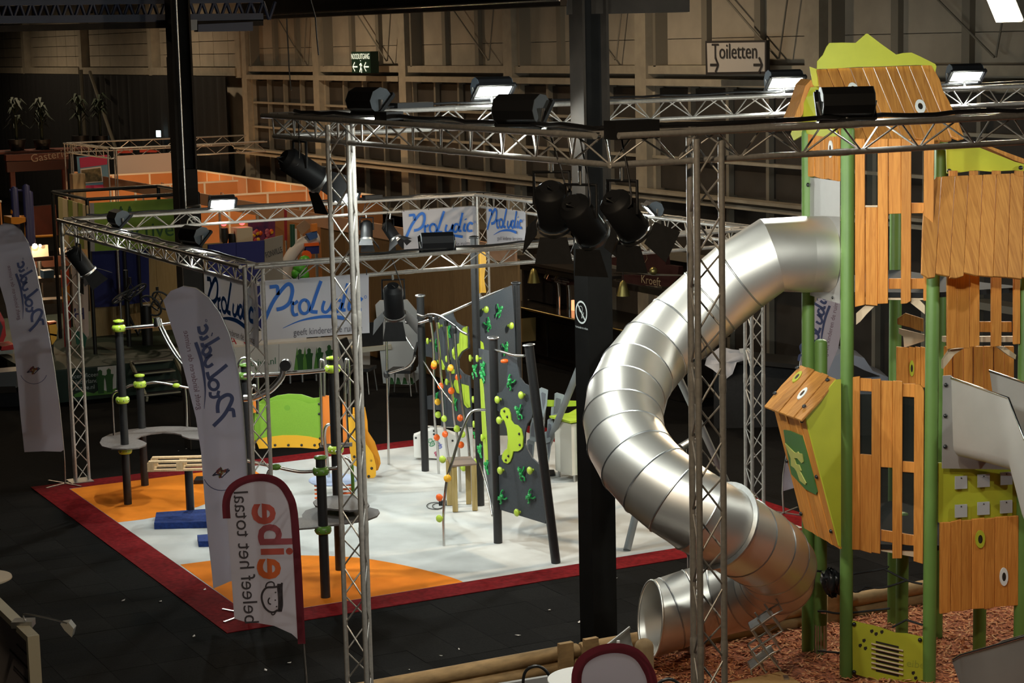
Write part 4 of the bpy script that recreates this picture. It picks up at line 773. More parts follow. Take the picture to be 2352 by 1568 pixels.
# ---- counter with lime top
c0 = B(1314.6, 1108); cl_ = B(1276, 1095); cr_ = cl_ + VR*0.0; ex = (cl_-c0); wy = V((-ex.y, ex.x, 0)).normalized()
if wy.dot(VR) < 0: wy = -wy
zc = on(c0, 1312, 974).z; T11 = thing('counter', c0, 'white reception counter with lime green top behind the climbing boards', 'counter')
bk_ = [c0, cl_, cl_+wy*0.55, c0+wy*0.55]
MB().slab([p+Z*(zc-FZ) for p in bk_], (0, 0, -(zc-0.12))).build('body', mat('counter_cream', (0.66, 0.64, 0.57), 0.5), T11)
MB().slab([c0+wy*0.09-ex.normalized()*0.006+Z*(zc-0.02), c0+wy*0.56-ex.normalized()*0.006+Z*(zc-0.02), c0+wy*0.56-ex.normalized()*0.006+Z*0.12, c0+wy*0.09-ex.normalized()*0.006+Z*0.12], -ex.normalized()*0.02).build('lime_panel', LGP, T11)
MB().slab([p+Z*(zc+0.01) for p in (c0-ex*0.06-wy*0.04, cl_+ex*0.1-wy*0.06, cl_+ex*0.15+wy*0.3, cl_+ex*0.7+wy*0.62, c0-ex*0.06+wy*0.62)], (0, 0, 0.03)).build('top', LGP, T11)
MB().slab([on(cl_+wy*0.4, *r3(*p)) for p in ((1080, 920), (1490, 935), (1490, 1000), (1310, 1010), (1070, 1005))], VF*0.03).build('upper_shelf', LGP, T11)
for p in (c0+wy*0.05+ex*0.05, c0+wy*0.5+ex*0.05, cl_-ex*0.05+wy*0.05): MB().tube([p-Z*0, p+Z*0.13], 0.02, 8).build('foot', STEEL, T11)
# ---- leaflet rack
bl_ = B(1240, 1088); T12 = thing('leaflet_rack', bl_, 'grey zigzag leaflet rack behind the leaning climbing post', 'brochure rack'); RG = mat('rack_grey', (0.27, 0.31, 0.34), 0.5)
for i, pts in enumerate((((980, 775), (1010, 757), (1097, 790), (1082, 985), (1030, 1165), (995, 940)), ((1185, 840), (1215, 825), (1312, 855), (1300, 1020), (1270, 1150), (1130, 1180), (1140, 1020), (1175, 1010)), ((1090, 1190), (1115, 1172), (1165, 1200), (1160, 1340), (1120, 1480), (1060, 1500), (1052, 1350), (1085, 1340)), ((885, 1165), (905, 1160), (925, 1290), (940, 1480), (850, 1460), (855, 1290)), ((815, 1470), (840, 1445), (920, 1470), (900, 1700), (860, 1760), (815, 1700)), ((1050, 1370), (1090, 1350), (1150, 1380), (1130, 1600), (1105, 1760)))):
    pl = Plane(bl_+VF*(0.02*i-0.1), VF); plate('pocket', [r3(*p) for p in pts], pl, 0.045, RG, T12); cxp = [sum(p[0] for p in pts)/len(pts), sum(p[1] for p in pts)/len(pts)]
    plate('pocket_shade', [r3(cxp[0]+(p[0]-cxp[0])*0.55, cxp[1]+(p[1]-cxp[1])*0.6) for p in pts], pl, 0.004, mat('rack_shadow', (0.13, 0.14, 0.17), 0.6), T12, 0.004)  # flat darker plate, paints the shade inside each pocket
MB().tube([bl_, on(bl_, 1255, 900)], 0.02, 8).build('pole', STEEL, T12); MB().box(bl_+Z*0.012, (0.45, 0.35, 0.024), ax).build('base', BLACK, T12)
# ================================================================ banners, flags, signs
BLUEINK = mat('ink_blue', (0.02, 0.13, 0.50), 0.6); GREYINK = mat('ink_grey', (0.09, 0.085, 0.11), 0.7)
BANNER = mat('banner_white', (0.52, 0.51, 0.55), 0.75, trans=0.25); CLOTH = mat('flag_white', (0.60, 0.58, 0.66), 0.8, trans=0.5)
PRO = [([(.082, .11), (.12, .105), (.149, .11), (.155, .17), (.157, .25)], .030), ([(.03, .66), (.104, .38), (.18, .19), (.24, .085), (.275, .10), (.288, .18), (.28, .28), (.254, .4), (.2, .47), (.14, .49)], .032), ([(.283, .37), (.286, .45), (.284, .53), (.30, .6), (.335, .59)], .026), ([(.285, .40), (.305, .41), (.335, .37)], .026), ([(.395+.045*math.cos(a), .475+.115*math.sin(a)) for a in [-1.2+i*0.4 for i in range(17)]], .026), ([(.552, .06), (.507, .27), (.47, .46), (.452, .555), (.515, .58)], .03), ([(.58, .4), (.562, .5), (.565, .57), (.597, .59), (.634, .52), (.664, .4), (.65, .5), (.652, .58)], .026), ([(.735, .42), (.70, .4), (.672, .47), (.668, .55), (.69, .6), (.722, .55), (.745, .45)], .026), ([(.80, .13), (.77, .33), (.75, .48), (.745, .57), (.776, .575)], .028), ([(.828, .4), (.81, .5), (.81, .57), (.838, .58)], .028), ([(.836, .285), (.840, .31)], .03), ([(.935, .43), (.9, .39), (.868, .45), (.858, .53), (.875, .59), (.925, .59)], .028), ([(.965+.011*math.cos(a), .38+.022*math.sin(a)) for a in [i*0.7 for i in range(10)]], .004)]
SWOOSH = ([(.194, .81), (.343, .71), (.49, .67), (.64, .67), (.79, .73)], [.006, .02, .04, .05, .055])
def logo(par, org, eu, ev, nrm, ink=BLUEINK, tagline=True, tink=GREYINK, k=1.0):   # eu: full banner width vector, ev: full height vector (downwards)
    P = lambda q: org + eu*q[0] + ev*q[1]; wu = eu.length; mb = MB()
    for pts, w in PRO: mb.ribbon(smooth_path([P(q) for q in pts], 4), w*wu*1.05, nrm, 0.004)
    pts, ws = SWOOSH; sp = smooth_path([P(q) for q in pts], 4); n = len(sp); wl = [(ws[min(int(i/(n-1)*4), 3)]*(1-(i/(n-1)*4 % 1)) + ws[min(int(i/(n-1)*4)+1, 4)]*(i/(n-1)*4 % 1))*wu*0.6 for i in range(n)]
    mb.ribbon(sp, wl, nrm, 0.004); mb.build('logo', ink, par, False)
    if tagline: text_mesh('geeft kinderen de ruimte', ev.length*0.16, tink, P((.61, .9)), eu, -ev, nrm, par, 'tagline', 0.004, wu*0.72/(ev.length*0.16*11.3)*k)
def banner(pixs, pl, label):   # corners TL TR BR BL
    c = [pl.at(*p) for p in pixs]; n = pl.facing(); t = thing('hanging_banner', (c[2]+c[3])/2, label, 'banner', 'banners on the square truss')
    rows = []
    for j in range(7):
        v = j/6; rows.append([(c[0]*(1-i/12)+c[1]*(i/12))*(1-v) + (c[3]*(1-i/12)+c[2]*(i/12))*v + n*0.012*math.sin(i*0.9+j*0.5)*(v) for i in range(13)])
    MB().sheet(rows).build('cloth', BANNER, t, False)
    logo(t, c[0]+n*0.012, (c[1]-c[0]+c[2]-c[3])/2, (c[3]-c[0]+c[2]-c[1])/2, n)
    for f in (0.02, 0.35, 0.68, 0.98): p = c[0]*(1-f)+c[1]*f; MB().tube([p-Z*0.01, p+Z*0.06], 0.006, 6).build('cable_tie', BLACK, t)
banner(((597, 645), (847, 629), (848, 764), (601, 782)), PLX(fx1+0.03), 'white logo banner hanging from the truss above the green play house')
banner(((468, 622), (590, 650), (597, 800), (474, 752)), PLY(fy0-0.03), 'white logo banner on the truss side facing the blue partition')
banner(((924, 485), (1095, 473), (1098, 566), (928, 577)), PLX(fx0+0.05), 'white logo banner on the rear truss next to its corner column')
banner(((1117, 474), (1207, 486), (1208, 557), (1120, 566)), PLY(fy1-0.05), 'narrow white logo banner on the truss side beside the dark bar stand')
def flag(base, outline, pole, label, ncol, mt_=CLOTH, name='beach_flag', z0=0.0, group=None):
    b = V(base); pl = Plane(b, VF); t = thing(name, (b.x, b.y, 0), label, 'flag', group)
    MB().slab([pl.at(*p) for p in outline], VF*0.004).build('cloth', mt_, t)
    P = [V((b.x, b.y, z0+0.02))] + [pl.at(*p)+VF*0.012 for p in pole]; MB().tube(P, [0.014]*2 + [0.011]*(len(P)-2), 8).build('pole', STEEL, t)
    for a in (0.4, 2.0, 3.6, 5.2): MB().beam(V((b.x, b.y, z0+0.015)), V((b.x+0.38*math.cos(a), b.y+0.38*math.sin(a), z0+0.015)), 0.03, 0.02).build('foot', STEEL, t)
    return t, pl
def flaglogo(t, pl, a, b, width, mirror=True, swirl=None):    # a bottom pixel, b top pixel of the logo's base edge
    A, Bp = pl.at(*a), pl.at(*b); eu = Bp-A; n = pl.facing(); side = VR if mirror else -VR; ev = -(side - eu.normalized()*side.dot(eu.normalized())).normalized()*width
    logo(t, A - ev*0.6, eu, ev, n, mat('ink_blue_dull', (0.06, 0.075, 0.17), 0.7), False)
    text_mesh('geeft kinderen de ruimte', width*0.20, mat('ink_mauve', (0.20, 0.12, 0.16), 0.7), A + eu*0.55 + ev*0.32, eu, -ev, n, t, 'tagline', 0.004, eu.length*0.8/(width*0.2*11.3))
    if swirl:
        c = pl.at(*swirl); r = 0.19
        for cc, f, am in (((0.05, 0.05, 0.09), 2.3, 0.55), ((0.35, 0.06, 0.06), 3.1, 0.35), ((0.2, 0.22, 0.04), 1.7, 0.3)):
            pts = [c + VR*(r*am*math.cos(s_*1.0)*(0.5+0.5*math.sin(s_*f))) + Z*(r*am*math.sin(s_*1.1)*(0.6+0.4*math.cos(s_*f))) for s_ in [i*0.3 for i in range(34)]]
            MB().ribbon(pts, 0.012, n, 0.005).build('emblem', mat('emblem_%d' % int(f*10), cc, 0.7), t, False)
        pts = [c + VR*(r*1.1*math.cos(s_)) + Z*(r*1.1*math.sin(s_)) for s_ in [3.5+i*0.2 for i in range(13)]]; MB().ribbon(pts, 0.008, n, 0.005).build('emblem_ring', mat('ink_blue_dull', (0.06, 0.075, 0.17), 0.7), t, False)
G2 = 'tall white beach flags'
t, pl = flag(G(150, 1112), [(8, 513), (30, 516), (50, 532), (66, 560), (80, 610), (95, 680), (110, 760), (125, 850), (136, 935), (146, 1033), (140, 1037), (100, 1036), (56, 1038), (52, 1000), (47, 955), (41, 880), (32, 802), (22, 750), (13, 700), (0, 656), (-14, 610), (-22, 570), (-18, 540), (-6, 520)], [(148, 1060), (146, 1030), (136, 932), (124, 845), (109, 757), (94, 677), (79, 607), (64, 558), (48, 530), (28, 515), (8, 513)], 'white logo beach flag standing beside the truss column near the blue playground posts', 0, group=G2)
flaglogo(t, pl, (72, 765), (38, 590), 0.42, True, (77, 850))
t, pl = flag(G(566, 1413), [(375, 690), (392, 668), (420, 657), (450, 662), (480, 685), (505, 720), (525, 765), (540, 820), (550, 880), (558, 950), (565, 1050), (570, 1150), (570, 1240), (568, 1325), (528, 1335), (505, 1345), (490, 1351), (486, 1310), (478, 1240), (470, 1150), (462, 1040), (450, 960), (430, 880), (410, 800), (390, 740)], [(570, 1330), (571, 1240), (570, 1150), (565, 1050), (558, 950), (550, 880), (540, 820), (525, 765), (505, 720), (480, 685), (450, 662), (420, 657)], 'white logo beach flag rising behind the maroon edged flag', 0, group=G2)
flaglogo(t, pl, (497, 985), (452, 730), 0.46, True, (508, 1085))
t, pl = flag(G(1800, 1180), [(1868, 700), (1880, 685), (1930, 688), (1936, 740), (1925, 800), (1900, 860), (1870, 950), (1850, 1010), (1832, 1118), (1797, 1128), (1800, 1090), (1815, 1000), (1830, 900), (1850, 760)], [(1798, 1130), (1799, 1090), (1814, 1000), (1829, 900), (1849, 760), (1867, 700)], 'white logo beach flag standing behind the green posts of the play tower', 0, group=G2)
flaglogo(t, pl, (1865, 850), (1905, 660), 0.42, False)
# eibe flags with maroon edge
MAR = mat('flag_maroon', (0.13, 0.012, 0.022), 0.8, trans=0.3); PINKW = mat('flag_pale', (0.62, 0.58, 0.63), 0.8, trans=0.5)
RE = mat('ink_red', (0.42, 0.07, 0.05), 0.7); OE = mat('ink_orange', (0.55, 0.10, 0.02), 0.7); PK = mat('ink_plum', (0.30, 0.06, 0.075), 0.7); DK = mat('ink_dark', (0.045, 0.035, 0.04), 0.7)
def eflag(b, f, label):
    t, pl = flag(b, [f(*p) for p in ((538, 1420), (530, 1300), (522, 1190), (520, 1150), (540, 1116), (570, 1100), (605, 1096), (640, 1108), (662, 1135), (674, 1180), (684, 1300), (693, 1476), (670, 1455), (630, 1437), (590, 1430), (560, 1427))], [f(703, 1560), f(697, 1480), f(690, 1320), f(682, 1180), f(668, 1130), f(640, 1102), f(605, 1092)], label, 0, PINKW)
    arc = [(521, 1190), (520, 1150), (533, 1120), (565, 1101), (605, 1096), (640, 1107), (662, 1134), (675, 1175), (684, 1300), (693, 1478)]
    MB().ribbon(smooth_path([pl.at(*f(*p)) for p in arc], 4), 0.075*f.k, pl.facing(), 0.006).build('edge_band', MAR, t, False); return t, pl
class Fm:
    def __init__(s, dx, dy, k, ox=600, oy=1300): s.dx = dx; s.dy = dy; s.k = k; s.ox = ox; s.oy = oy
    def __call__(s, x, y): return (s.ox+(x-s.ox)*s.k+s.dx, s.oy+(y-s.oy)*s.k+s.dy)
f1 = Fm(0, 0, 1.0)
be = G(704, 1640); t, pl = eflag(be, f1, 'pale maroon edged flag with mirrored lettering and a drawn face beside the truss column'); n = pl.facing()
for ch, x, y, s_, m_ in (('e', 614, 1180, 0.46, RE), ('b', 628, 1228, 0.46, PK), ('i', 634, 1266, 0.46, RE), ('e', 626, 1306, 0.46, OE)):
    text_mesh(ch, s_, m_, pl.at(x, y), Z, VR, n, t, 'lettering', 0.004, 1.0, bold=0.010)
text_mesh('beleef het totaal', 0.205, DK, pl.at(564, 1280), pl.at(559, 1153)-pl.at(581, 1412), VR, n, t, 'lettering', 0.004, 1.0)
qf = lambda u, v: (360+u/7.84, 1280+v/7.84); fc_ = MB()
def fstroke(pts, w, close=False): fc_.ribbon(smooth_path([pl.at(*qf(*p)) for p in pts], 4), w, n, 0.005)
fstroke([(2180, 520), (2100, 530), (1980, 540), (1915, 610), (1890, 700), (1905, 800), (1950, 900), (2030, 970), (2110, 980), (2180, 940)], 0.02); fstroke([(1960, 530), (1990, 460), (2060, 435), (2110, 460), (2120, 520)], 0.014); fstroke([(2060, 985), (2080, 1025), (2120, 1015), (2145, 960)], 0.012)
fstroke([(2035, 720), (2008, 770), (2020, 820), (2060, 840)], 0.014)
for u, v in ((2142, 625), (2136, 765), (2160, 880)): fstroke([(u-6, v-10), (u+6, v+10)], 0.014)
for k_ in range(4): fstroke([(2190+k_*22, 470 if k_ != 3 else 450), (2185+k_*22, 540), (2200+k_*18, 700), (2205+k_*18, 850), (2195+k_*14, 970)], 0.02)
fc_.build('face_drawing', DK, t, False)
be2 = gp(1418, 1540, 16.4); f2 = Fm(815, 418, 1.13); t, pl = eflag(be2, f2, 'pale maroon edged flag whose rounded top rises in front of the white table')
# ---------------------------------------------------------------- signs
SG = mat('exit_green', (0.004, 0.035, 0.018), 0.5); SE = mat('exit_lit', (0.95, 1.0, 0.8), 0.5, emit=0.9)
ex = thing('exit_sign', PY(829, 165, YW-0.6), 'dark green lit emergency exit sign with running man fixed to the beige wall', 'sign')
EP = PLY(YW-0.6); c = PY(829, 143, YW-0.6); xr = V((1, 0, 0)); w_ = (PY(850, 143, YW-0.6)-PY(807, 143, YW-0.6)).length; h_ = 0.57
MB().box(c+V((0, 0.12, 0)), (w_, 0.24, h_)).build('case', SG, ex)
text_mesh('NOODUITGANG', 0.21, SE, c+Z*0.15+V((0, -0.01, 0)), xr, Z, (0, -1, 0), ex, 'lettering', 0.006, w_*0.92/(0.21*7.2))
for s_ in (-1, 1):
    o = c - Z*0.12 + xr*(s_*w_*0.3); mb = MB().ribbon([o+xr*0.16, o-xr*0.16], 0.035, (0, -1, 0), 0.012); mb.ribbon([o-xr*0.02+Z*0.12, o-xr*0.16, o-xr*0.02-Z*0.12], 0.035, (0, -1, 0), 0.013); mb.build('arrow', SE, ex, False)
o = c - Z*0.13; mb = MB().ribbon([o+Z*0.16, o+Z*0.18], 0.05, (0, -1, 0), 0.012); mb.ribbon([o+Z*0.11, o-Z*0.02, o-xr*0.08-Z*0.13], 0.05, (0, -1, 0), 0.012); mb.ribbon([o-Z*0.02, o+xr*0.06-Z*0.07, o+xr*0.04-Z*0.15], 0.04, (0, -1, 0), 0.012); mb.ribbon([o+xr*0.09+Z*0.03, o+Z*0.1, o-xr*0.08+Z*0.05], 0.03, (0, -1, 0), 0.012); mb.build('running_figure', SE, ex, False)
ts = thing('toilet_sign', PY(1690, 168, YW-0.5), 'white hanging toilet direction sign with dark frame and arrows', 'sign')
TP = PLY(YW-0.5); TW = mat('sign_panel_white', (0.55, 0.50, 0.45), 0.5); TD = mat('sign_dark', (0.03, 0.026, 0.025), 0.5)
plate('frame', [(1620, 94), (1760, 92), (1760, 170), (1621, 172)], TP, 0.08, TD, ts); plate('panel', [(1624, 99), (1757, 97), (1757, 164), (1626, 166)], TP, 0.01, TW, ts, 0.005)
text_mesh('Toiletten', 0.42, TD, TP.at(1688, 119), (1, 0, 0), Z, (0, -1, 0), ts, 'lettering', 0.02, 1.0)
for x in (1642, 1742):
    o = TP.at(x, 149); mb = MB().ribbon([o-xr*0.14, o+xr*0.14], 0.05, (0, -1, 0), 0.02); mb.ribbon([o+xr*0.04+Z*0.14, o+xr*0.14, o+xr*0.04-Z*0.14], 0.05, (0, -1, 0), 0.021); mb.build('arrow', TD, ts, False)
# ================================================================ lamps
GLASS_ON = mat('lamp_glass_lit', (0.95, 1.0, 0.97), 0.3, emit=14.0); FBODY = mat('flood_body', (0.012, 0.0125, 0.014), 0.5, spec=0.25); FSIDE = mat('flood_side', (0.10, 0.125, 0.15), 0.5); DIM = mat('lamp_glass_dim', (1.0, 0.9, 0.75), 0.3, emit=2.0)
def spot(p, d, w, ang, colr, blend=0.6, size=0.1, parent=None):
    l = bpy.data.lights.new('lamp_light', 'SPOT'); l.energy = w; l.spot_size = ang; l.spot_blend = blend; l.color = colr; l.shadow_soft_size = size
    o = bpy.data.objects.new('lamp_light', l); COL.objects.link(o); q = V(d).to_track_quat('-Z', 'Y'); o.parent = parent; o.matrix_local = M.Translation(V(p)-wloc(parent)) @ q.to_matrix().to_4x4(); return o
def flood(p, target, label, group, w=FLOOD_W, colr=COOL, sc_=1.0, glass=None):
    p = V(p); d = (V(target)-p).normalized(); X = d.cross(Z).normalized(); U_ = X.cross(d); t = thing('floodlight', p, label, 'floodlight', group)
    c = p + Z*0.13*sc_; q = lambda x, y, z: c + X*(x*sc_) + d*(y*sc_) + U_*(z*sc_)
    prof = [(0.06, -0.11), (-0.01, -0.115), (-0.07, -0.08), (-0.10, 0.0), (-0.07, 0.08), (-0.01, 0.115), (0.06, 0.11)]
    mb = MB().add([q(s_*0.19, y, z) for s_ in (-1, 1) for y, z in prof], [(i, i+1, 8+i, 7+i) for i in range(6)] + [(6, 0, 7, 13)]); mb.build('housing', FBODY, t)
    for s_ in (-1, 1): MB().slab([q(s_*0.19, y, z) for y, z in prof], X*(s_*0.006)).build('end_cheek', FSIDE, t)
    fr = MB(); 
    for a, b in (((-.21, .12), (.21, .12)), ((.21, .12), (.21, -.12)), ((.21, -.12), (-.21, -.12)), ((-.21, -.12), (-.21, .12))): fr.beam(q(a[0], .07, a[1]), q(b[0], .07, b[1]), 0.03*sc_, 0.03*sc_, d)
    fr.build('front_frame', FBODY, t)
    MB().slab([q(-.18, .068, -.1), q(.18, .068, -.1), q(.18, .068, .1), q(-.18, .068, .1)], d*0.004).build('glass', glass or GLASS_ON, t)
    MB().tube([q(-.215, 0, 0), c-Z*0.1*sc_-X*0.2*sc_, c-Z*0.1*sc_+X*0.2*sc_, q(.215, 0, 0)], 0.014, 6).build('bracket', STEEL, t); MB().tube([c-Z*0.1*sc_, p-Z*0.03], 0.02, 8).build('clamp', STEEL, t)
    if w: spot(q(0, .1, 0), d, w, 2.35, colr, 0.5, 0.09, t)
    return t
cen = V((-25.2, 11.2, 0.6)); tc = V((-15.5, 11.6, 1.8))
GA, GB = 'floodlights on the square truss', 'floodlights on the tall truss'
flood(PX(510, 482, fx0)+Z*0.0, cen+V((0, -1.5, 0)), 'lit floodlight on the rear truss in front of the orange partitions', GA)
flood(PX(793, 467, fx0), cen+V((0, 1, 0)), 'lit floodlight on the rear truss next to the tall column', GA)
flood(PY(1502, 498, fy1), cen, 'lit floodlight on the truss side beside the dark bar stand', GA)
flood(PY(272, 520, fy0), cen+V((-1.5, 0, 0)), 'dark backed floodlight on the truss side nearest the green stand', GA)
flood(PY(445, 562, fy0), cen+V((1.0, 0, 0)), 'dark backed floodlight on the truss side above the blue partition', GA)
flood(PX(1005, 578, fx1), cen+V((0, 0.3, 0)), 'black floodlight standing on the truss in front of a rear logo banner', GA)
flood(PX(1130, 228, bx0), V((-14.5, 9.2, 1.0)), 'blazing floodlight on the tall rear truss below the exit sign', GB)
flood(PX(1800, 208, bx0), V((-14.2, 12.2, 1.0)), 'blazing floodlight on the tall truss beside the tower roof below the toilet sign', GB)
flood(PX(2215, 192, bx0), V((-14.5, 14.5, 1.0)), 'lit floodlight on the tall truss to the far side of the tower roof', GB)
flood(PY(845, 262, by0), V((-17.0, 11.5, 1.5)), 'black backed floodlight leaning out on the tall truss above the exit sign column', GB)
flood(PY(1195, 288, by0), V((-15.2, 11.0, 2.2)), 'black backed floodlight on the tall truss near its corner', GB)
flood(PX(1945, 272, bx1), V((-16.0, 10.9, 3.0)), 'black floodlight with grey cheeks on the truss in front of the plank roof', GB)
flood(V((bx1, 16.2, ZB+0.02)), V((-16.3, 13.0, 2.0)), 'floodlight on the tall truss beyond the small plank roof', GB)
# theatre spots with barn doors
def par(hang, cpx, pl, aim, L, label, group, lit=False, dia=0.11):
    c = pl.at(*cpx); aim = V(aim).normalized(); t = thing('stage_spot', c, label, 'spotlight', group); h = V(hang)
    a, b = c-aim*L/2, c+aim*L/2; X = aim.cross(Z).normalized(); U_ = X.cross(aim)
    MB().tube([a, a+aim*L*0.12, a+aim*L*0.14, b-aim*0.05, b], [dia*0.6, dia*0.9, dia, dia, dia*1.05], 18).build('barrel', FBODY, t)
    MB().tube([b-aim*0.01, b+aim*0.006], dia*0.86, 18).build('lens', DIM if lit else mat('lens_dark', (0.25, 0.24, 0.22), 0.1, 0.8), t)
    fr = MB().tube([b, b+aim*0.03], dia*1.15, 18, False); fr.build('front_ring', STEEL, t)
    for vx, vz in ((1, 0), (-1, 0), (0, 1), (0, -1)):
        o = b + aim*0.03 + X*(vx*dia*1.05) + U_*(vz*dia*1.05); s1 = X*(vz*dia*0.85) + U_*(vx*dia*0.85); d1 = (aim*0.8 + (X*vx+U_*vz)*0.6).normalized()*L*0.55; s2 = s1*1.4
        MB().slab([o-s1, o+s1, o+d1+s2, o+d1-s2], (X*vx+U_*vz)*0.003).build('barn_door', BLACKM, t)
    MB().tube([c+X*dia*1.1, c+X*dia*1.1+Z*(dia*2.0), c-X*dia*1.1+Z*(dia*2.0), c-X*dia*1.1], 0.014, 6).build('yoke', FBODY, t)
    MB().tube([c+Z*dia*2.0, V((h.x, h.y, h.z))], 0.016, 8).build('hook_clamp', STEEL, t)
    MB().tube(smooth_path([a, a-aim*0.08-Z*0.06, (a+h)/2-Z*0.15+X*0.12, h+Z*0.2], 5), 0.007, 6).build('power_cable', BLACK, t); return t
GP = 'theatre spots under the trusses'
def hang(c_px, pl, z): p = pl.at(*c_px); return V((p.x, p.y, z))
zb_, zs2 = ZB-TH-0.02, Z2-TH-0.02
par(hang((690, 385), PLY(by0), zb_), (690, 385), PLY(by0), VR*0.72-Z*0.55+VF*0.45, 0.42, 'black theatre spot with open barn doors hanging left of the tall column', GP, True, 0.125)
par(hang((1268, 470), PLY(by0-0.05), zb_), (1268, 470), PLY(by0-0.05), VR*0.1-Z*0.75+VF*0.6, 0.36, 'upright black theatre spot hanging before the narrow rear banner', GP, False, 0.12)
par(hang((1335, 510), PLY(by0+0.05), zb_), (1335, 500), PLY(by0+0.05), VR*0.35-Z*0.55+VF*0.55, 0.38, 'black theatre spot hanging in front of the clad pillar', GP, False, 0.12)
par(hang((1430, 490), PX and PLX(bx1), zb_), (1430, 490), PLX(bx1), VR*0.4-Z*0.6+VF*0.5, 0.36, 'black theatre spot hanging beside the column in front of the wall ledge', GP, False, 0.115)
par(hang((182, 595), PLY(fy0), zs2), (182, 597), PLY(fy0), VR*0.45-Z*0.75+VF*0.2, 0.42, 'black theatre spot hanging at the square truss corner column', GP, True, 0.12)
par(hang((842, 528), PLX(fx0), zs2), (842, 528), PLX(fx0), -Z*0.9-VF*0.35, 0.3, 'grey theatre spot with glowing lens under the rear truss', GP, True, 0.10)
par(hang((898, 530), PLX(fx0), zs2), (896, 530), PLX(fx0), VR*0.5-Z*0.75-VF*0.3, 0.3, 'black theatre spot tilted aside under the rear truss', GP, True, 0.095)
par(hang((903, 690), PLX(fx1), zs2), (904, 688), PLX(fx1), -Z*0.85+VF*0.5, 0.42, 'black theatre spot hanging beside the big front logo banner', GP, False, 0.12)
# boxes and cables on the trusses
def lump(c_px, pl, size, label, ax_=None): p = pl.at(*c_px); return tag(MB().box(p, size, ax_).build('dimmer_box', BLACK), label, 'box')
lump((1451, 297), PLX(bx1), (0.16, 0.36, 0.13), 'black dimmer box lying on the tall truss corner'); lump((893, 268), PLY(by0+0.02), (0.26, 0.16, 0.09), 'flat black dimmer box behind a leaning floodlight on the tall truss'); lump((945, 242), PLX(bx0), (0.2, 0.4, 0.06), 'flat black box on the tall rear truss left of the blazing floodlight'); lump((855, 452), PLX(fx0+0.04), (0.15, 0.3, 0.06), 'small black box on the square rear truss beside a lit floodlight')
def cable(pts, label, r=0.014):
    P = []
    for a, b in zip(pts, pts[1:]):
        a, b = V(a), V(b); n = max(3, int((b-a).length/0.25))
        P += [a+(b-a)*(i/n) + V((random.uniform(-.03, .03), random.uniform(-.03, .03), random.uniform(0, .02))) for i in range(n)]
    tag(MB().tube(P, r, 6).build('power_cable', BLACK), label, 'cable')
zc1, zc2 = ZB+TR+0.012, Z2+TR+0.012
cable([(bx0+0.4, by0+0.05, zc1), (bx1, by0+0.05, zc1), (bx1, 13, zc1), (bx1, 18, zc1)], 'thick black cable lying along the near sides of the tall truss', 0.02); cable([(bx0, 8, zc1), (bx0, 18, zc1)], 'black cable lying along the tall rear truss')
cable([(fx0, fy0+0.3, zc2), (fx0, fy1, zc2), (-26, fy1, zc2)], 'black cable lying along the rear of the square truss'); cable([(fx0+0.3, fy0, zc2), (fx1, fy0+0.05, zc2)], 'black cable lying on the square truss side above the blue partition'); cable([(fx1, 9.0, zc2), (fx1, 12.8, zc2)], 'black cable lying on the front of the square truss')
cable([PX(718, 0, -26.0), PX(745, 170, -26.0)], 'thin black cable hanging from the roof beam beside the exit sign', 0.012)
cable([PY(656, -10, 16.0), PY(668, 235, 16.0)], 'long thin black cable dropping from the roof left of the exit sign', 0.016)
# hall lamp high at the right
HL = PY(2308, 22, 19.5); t = thing('hall_lamp', HL, 'glaring warm hall floodlight near the ceiling above the tower roof', 'floodlight')
HLm = mat('hall_lamp_lit', (1.0, 0.86, 0.62), 0.3, emit=16.0); dd = (V((-20, 10, 0))-HL).normalized(); hx = dd.cross(Z).normalized(); hu = hx.cross(dd)
MB().box(HL-dd*0.1, (0.50, 0.2, 0.46), (hx, dd, hu)).build('housing', STEEL, t); MB().box(HL+dd*0.01, (0.44, 0.02, 0.40), (hx, dd, hu)).build('glass', HLm, t); MB().tube([HL-dd*0.1, HL-dd*0.1+Z*3.5], 0.03, 8).build('drop_rod', STEEL, t)
spot(HL+dd*0.05, dd, HALL_W*2.0, 2.8, WARM, 0.5, 0.25, t)
# unseen hall lamps, added out of view to brighten walls, stands and tower
def hall(p, w, lab, tgt=None):
    p = V(p); t = thing('hall_lamp', p, lab, 'floodlight', 'added unseen hall floodlights under the roof'); d = (V(tgt)-p).normalized() if tgt else V((0, 0, -1))
    u, w_, dd_ = basis(d); MB().box(p-d*0.1, (0.6, 0.6, 0.2), (u, w_, d)).build('housing', STEEL, t); MB().box(p+d*0.01, (0.52, 0.52, 0.02), (u, w_, d)).build('glass', HLm, t); MB().tube([p-d*0.1, V((p.x, p.y, 11.0))], 0.03, 8).build('drop_rod', STEEL, t)
    spot(p+d*0.05, d, w, 2.9, WARM, 0.5, 0.25, t)
for p, w, lab in (((-34, 16.5, 9.6), 1, 'added unseen hall floodlight under the roof above the dark bar stand'), ((-50, 16.5, 9.6), 1, 'added unseen hall floodlight under the roof above the orange booths'), ((-82, 15.5, 9.6), 1.0, 'added unseen hall floodlight under the roof above the black drape'), ((-66, 16.5, 9.6), 0.9, 'added unseen hall floodlight under the roof above the poster truss'), ((-42, 7.5, 9.6), 1.1, 'added unseen hall floodlight under the roof above the stage'), ((-7.0, 2.5, 9.8), 1.6, 'added unseen hall floodlight under the roof in front of the tall truss corner')): hall(p, HALL_W*w, lab)
